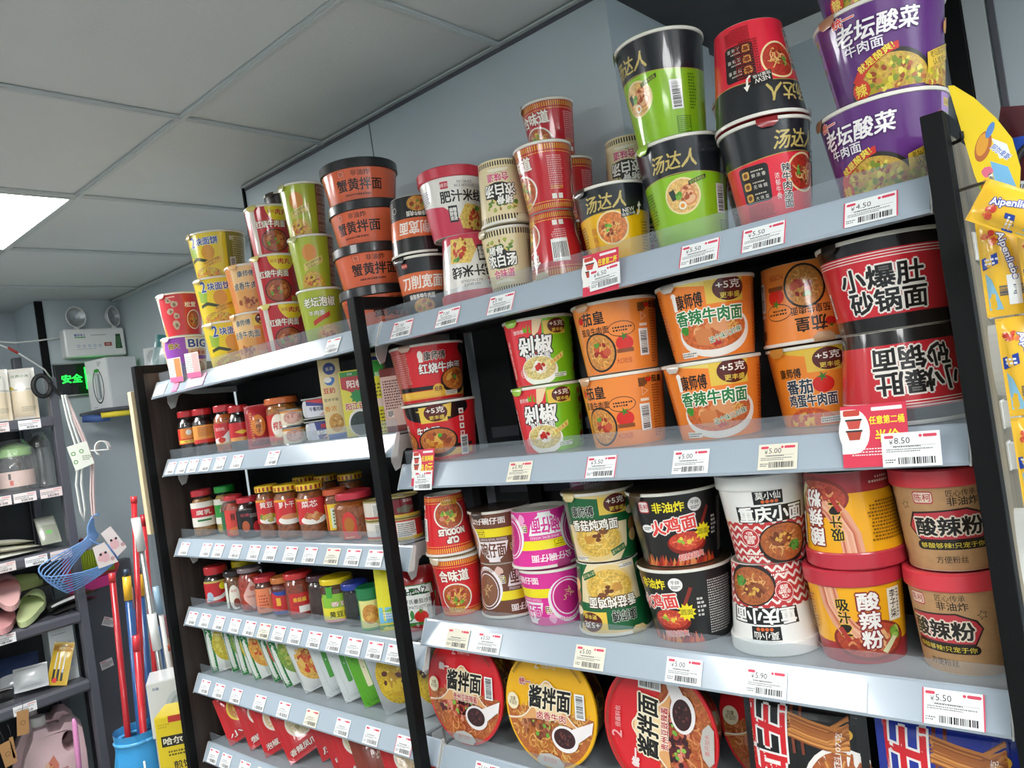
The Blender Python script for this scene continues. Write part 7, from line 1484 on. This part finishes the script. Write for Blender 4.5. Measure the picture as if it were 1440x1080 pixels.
# board and small box near the left bay
t = thing('wooden_board', 'pale edged wooden board hung on the outer side of the left bay', 'board', (-2.152, .085, -.04)); m = MB(); m.box((0, .004, 0), (.018, .216, .385), 'brownwood', .001); m.build('board_face', t); m = MB(); m.box((0, -.109, 0), (.021, .012, .39), 'palewood', .001); m.build('front_edge', t)
m = MB(); m.box((-3.515, .475, .182), (.25, .22, .012), 'greymetal', .002); o = m.build('wall_ledge'); tag(o, 'narrow grey ledge in the far corner carrying the flask carton', 'ledge').location = (0, 0, EYE)
m = MB(); m.box((-3.20, .535, .307), (.26, .11, .010), 'greymetal', .002); o = m.build('wall_ledge'); tag(o, 'small grey ledge on the far wall carrying two blister packs', 'ledge').location = (0, 0, EYE)
t = thing('flask_carton', 'white carton printed with a steel flask, in front of the exit sign', 'carton', (-3.515, .474, .1885), rad(14))
m = MB(); m.box((0, 0, .108), (.15, .14, .216), '#d3d7d9', .002); a = Art(2); a.rect('#eef0f0', -.069, .001, .069, .215); stick(m, a, Matrix.Translation((0, -.0701, 0)) @ FRONT)
a = Art(2); a.ell('#2a3a30', .0, .10, .036, .075); a.ell('#eef0f0', .0, .10, .031, .068); a.rrect('#b8bec2', -.018, .042, .018, .158, .006); a.rect('#7a8488', .004, .05, .011, .15); a.rect('#e8eaea', -.011, .05, -.004, .15); a.ell('#3aa03a', .0, .168, .018, .008); a.fine('#8a8f92', .02, .195, .02, .02, 3); a.fine('#8a8f92', -.03, .012, .03, .005, 1); stick(m, a, Matrix.Translation((0, -.0701, 0)) @ FRONT, off=.0006); m.build('printed_box', t); m = MB(); m.box((0, 0, .2165), (.148, .138, .001), '#cdd1d3'); m.build('top_flap', t)
flatpack('blister_pack', 'pack', 'white blister pack standing on the ledge right of the flask carton', -3.235, .535, .3125, .07, .10, .02, '#c8cccb:pack', A(lambda a: (a.ell('#aab0b0', 0, .01, .02, .03), a.rect('#b85a5a', -.03, -.04, .03, -.03))), None, 50, 8)
flatpack('blister_pack', 'pack', 'teal topped blister pack next to the black left bay frame', -3.14, .540, .3125, .08, .13, .02, '#8fa5a5:pack', A(lambda a: (a.rect('#3a7a78', -.038, .01, .038, .07), a.rect('#b8c4c4', -.01, -.07, .012, .05))), None, 50, 6, -14)
t = thing('cloth_mop_head', 'rolled blue and yellow mop cloth hanging under the flask carton', 'mop', (0, 0, 0)); m = MB(); m.tube([(-3.50, .325, .158), (-3.48, .37, .152), (-3.46, .42, .150)], .016, '#4a68a8:matt', 12); m.build('blue_cloth', t); m = MB(); m.tube([(-3.42, .37, .160), (-3.40, .42, .159), (-3.40, .50, .158)], .012, '#e6d23a:matt', 12); m.build('yellow_cloth', t)

# ---------------------------------------------------------------- right: clips, candy bags, display card
def clip(label, y, z, w=.016, h=.028, d=.016):
    t = thing('shelf_clip', label, 'clip', (-.158, y, z), PI/2, 'white clips on the right side panel'); m = MB(); m.prism([(-h/2, 0), (h/2, 0), (h*.42, d*.8), (h*.2, d), (-h*.35, d), (-h/2, d*.7)], 'x', -w/2, w/2, 'white')
    me = MB(); me.add([(v[0], -v[2] if False else -v[2], v[1]) for v in m.v], m.f, 'white', smooth=False); m2 = MB(); m2.add([(v[0], -v[2], v[1]) for v in m.v], m.f, 'white', smooth=False); m2.build('clip_body', t); k = MB(); k.box((0, -.0012, 0), (w*1.25, .0024, h*1.1), 'white', .0006); k.build('base_plate', t)
for y, z, lab in ((.038, .083, 'white clip, topmost on the right side panel'), (.063, .019, 'white clip, second from the top on the right side panel'), (.045, -.099, 'white clip, below the long white holder'), (.045, -.144, 'white clip, lowest on the right side panel')): clip(lab, y, z)
def holder(label, y, z, L):
    t = thing('sign_holder', label, 'holder', (-.158, y, z), PI/2, 'long white holders'); m = MB(); out = [(.013*math.sin(2*PI*k/24), L/2*math.copysign(abs(math.cos(2*PI*k/24))**.8, math.cos(2*PI*k/24))) for k in range(24)]
    m.prism(out, 'y', -.010, 0, 'white'); m.build('holder_body', t); m = MB(); m.box((.004, -.0105, -.004), (.0022, .0012, L*.45), 'greymetal', .0004); m.build('slot', t)
holder('long white oval holder halfway down the right side panel', .043, -.041, .076); holder('long white oval holder low on the right side panel', .030, -.248, .10)
def candybag(label, x, y, z, w, h, yaw, roll, seed, group='yellow candy bags'):
    a = Art(seed); a.poly('#8ac4e0', [(-w/2+.003, -h/2+.006), (-w*.1, -h/2+.006), (-w*.3, -h*.12), (-w/2+.003, -h*.05)]); a.poly('#1f3f9a', [(-w*.46, -h*.02), (-w*.10, h*.03), (-w*.10, h*.14), (-w*.46, h*.10)]); a.fine('#e8ecf0', -w*.28, h*.06, w*.28, h*.08, 2); a.text('#f4f4f4', 'Alpenliebe', w*.12, h*.10, w*.20, h*.50, .05, '#1f3f9a', .09, rot=-PI/2+.2)
    a.chunks(('#c83a2a', '#e07a4a', '#d85a3a'), -w*.2, h*.30, w*.22, h*.09, 7, w*.10); a.rect('#e8ecec', w*.04, -h*.40, w*.34, -h*.10); a.bars('#3a4a6a', w*.19, -h*.25, w*.26, h*.26, 12, True)
    r = thing('candy_bag', label, 'candy bag', (0, 0, 0), 0, group); pouch_mesh(w, h, .020, '#eab92c:pack', a, .004).build('printed_pouch', r); 
    for zz in (h/2, -h/2): m = MB(); m.box((0, 0, zz*.985), (w, .0012, h*.03), '#d8a824:pack'); m.build('crimped_seal', r)
    return place(r, x, y, z, yaw, 0, roll, False)
candybag('yellow candy bag hanging at the top of the strip by the right side panel', -.1240, -.045, .052, .036, .094, 10, -1, 91)
candybag('yellow candy bag in the middle of the strip by the right side panel', -.1190, -.045, -.045, .036, .094, 10, 0, 92)
candybag('yellow candy bag at the bottom of the strip by the right side panel', -.1190, -.045, -.142, .036, .094, 10, 0, 93)
candybag('yellow candy bag at the picture edge beside the middle of the strip', -.090, -.058, .035, .036, .094, 0, 0, 94)
candybag('yellow candy bag lying slanted over the top of the strip, under the display card', -.098, -.088, .093, .040, .076, 5, 56, 95)
candybag('yellow candy bag lower at the picture edge', -.088, -.058, -.066, .036, .094, 0, 0, 96)
t = thing('hanging_strip', 'clear hanging strip holding the yellow candy bags', 'strip', (0, 0, 0)); m = MB(); m.box((-.124, -.030, -.03), (.014, .0008, .33), 'acrylic'); m.build('plastic_strip', t); m = MB(); m.tube([(-.158, .0, .140), (-.135, -.012, .140), (-.124, -.030, .137), (-.124, -.034, .143)], .0018, 'chrome', 8); m.build('wire_hook', t)
a = Art(97); a.poly('#2a4fae', [(-.03, .0), (.02, .012), (.02, .030), (-.03, .022)]); a.text('#e8e4ea', 'Alpenliebe', .012, -.005, .010, .05, .04, '#2a3f8a', .08, rot=-1.2); a.rect('#dfe6ea', -.020, -.045, .006, -.018); a.bars('#3a4a5a', -.007, -.031, .022, .02, 10)
r_ = thing('chocolate_bag', 'dark maroon candy bag hanging at the right edge behind the display card', 'candy bag', (0, 0, 0)); pouch_mesh(.062, .115, .022, '#4a1a22:pack', a, .004).build('printed_pouch', r_); m = MB(); m.tube([(-.020, -.014, -.045), (-.012, -.018, -.02), (-.002, -.016, .010), (.004, -.012, .02)], .0035, 'rope', 8); m.build('strap', r_); place(r_, -.1015, .032, .155, -6, 0, -16, False)
def card():
    t = thing('display_card', 'yellow cardboard display card with a dark oval hole, hung on the right side panel', 'display card', (0, 0, 0))
    P = [(-.152, .246), (-.147, .245), (-.131, .226), (-.116, .201), (-.105, .176), (-.102, .146), (-.108, .110), (-.127, .092), (-.131, .098), (-.141, .150)]
    m = MB(); m.prism(P, 'y', -.0085, -.0055, '#8a6a3a:matt')
    a = Art(6); a.poly('#efd02a', P); a.poly('#a8cc2a', [(-.1395, .140), (-.127, .094), (-.120, .098), (-.131, .135)]); a.poly('#7ab8e0', [(-.126, .160), (-.112, .150), (-.106, .120), (-.112, .112), (-.124, .128)]); a.poly('#e8f0f4', [(-.122, .182), (-.110, .172), (-.108, .158), (-.118, .160)])
    a.ell('#b86a3a', -.130, .176, .007, .015, rot=-.35); a.ell('#e0a03a', -.1305, .178, .005, .011, rot=-.35); a.blob('#e0708a', -.1305, .150, .006); a.text('#3a6ac0', '阿尔卑斯', -.116, .166, .006, .020, .02, '#f0f4f8', .08, rot=-.9); a.ell('#5a8ac8', -.122, .190, .003, .008, rot=-.5)
    a.ell('#c86a2a', -.1275, .125, .0075, .019, rot=.35); a.ell('#1a1512', -.127, .124, .0055, .016, rot=.35)
    stick(m, a, Matrix(((1, 0, 0, 0), (0, 0, -1, -.0085), (0, 1, 0, 0), (0, 0, 0, 1)))); m.build('printed_card', t)
    m = MB(); m.tube([(-.158, .004, .190), (-.150, -.002, .190), (-.146, -.012, .190), (-.146, -.012, .196)], .002, 'rope', 8); m.build('hook', t)
    t.location = (0, 0, EYE)
card()
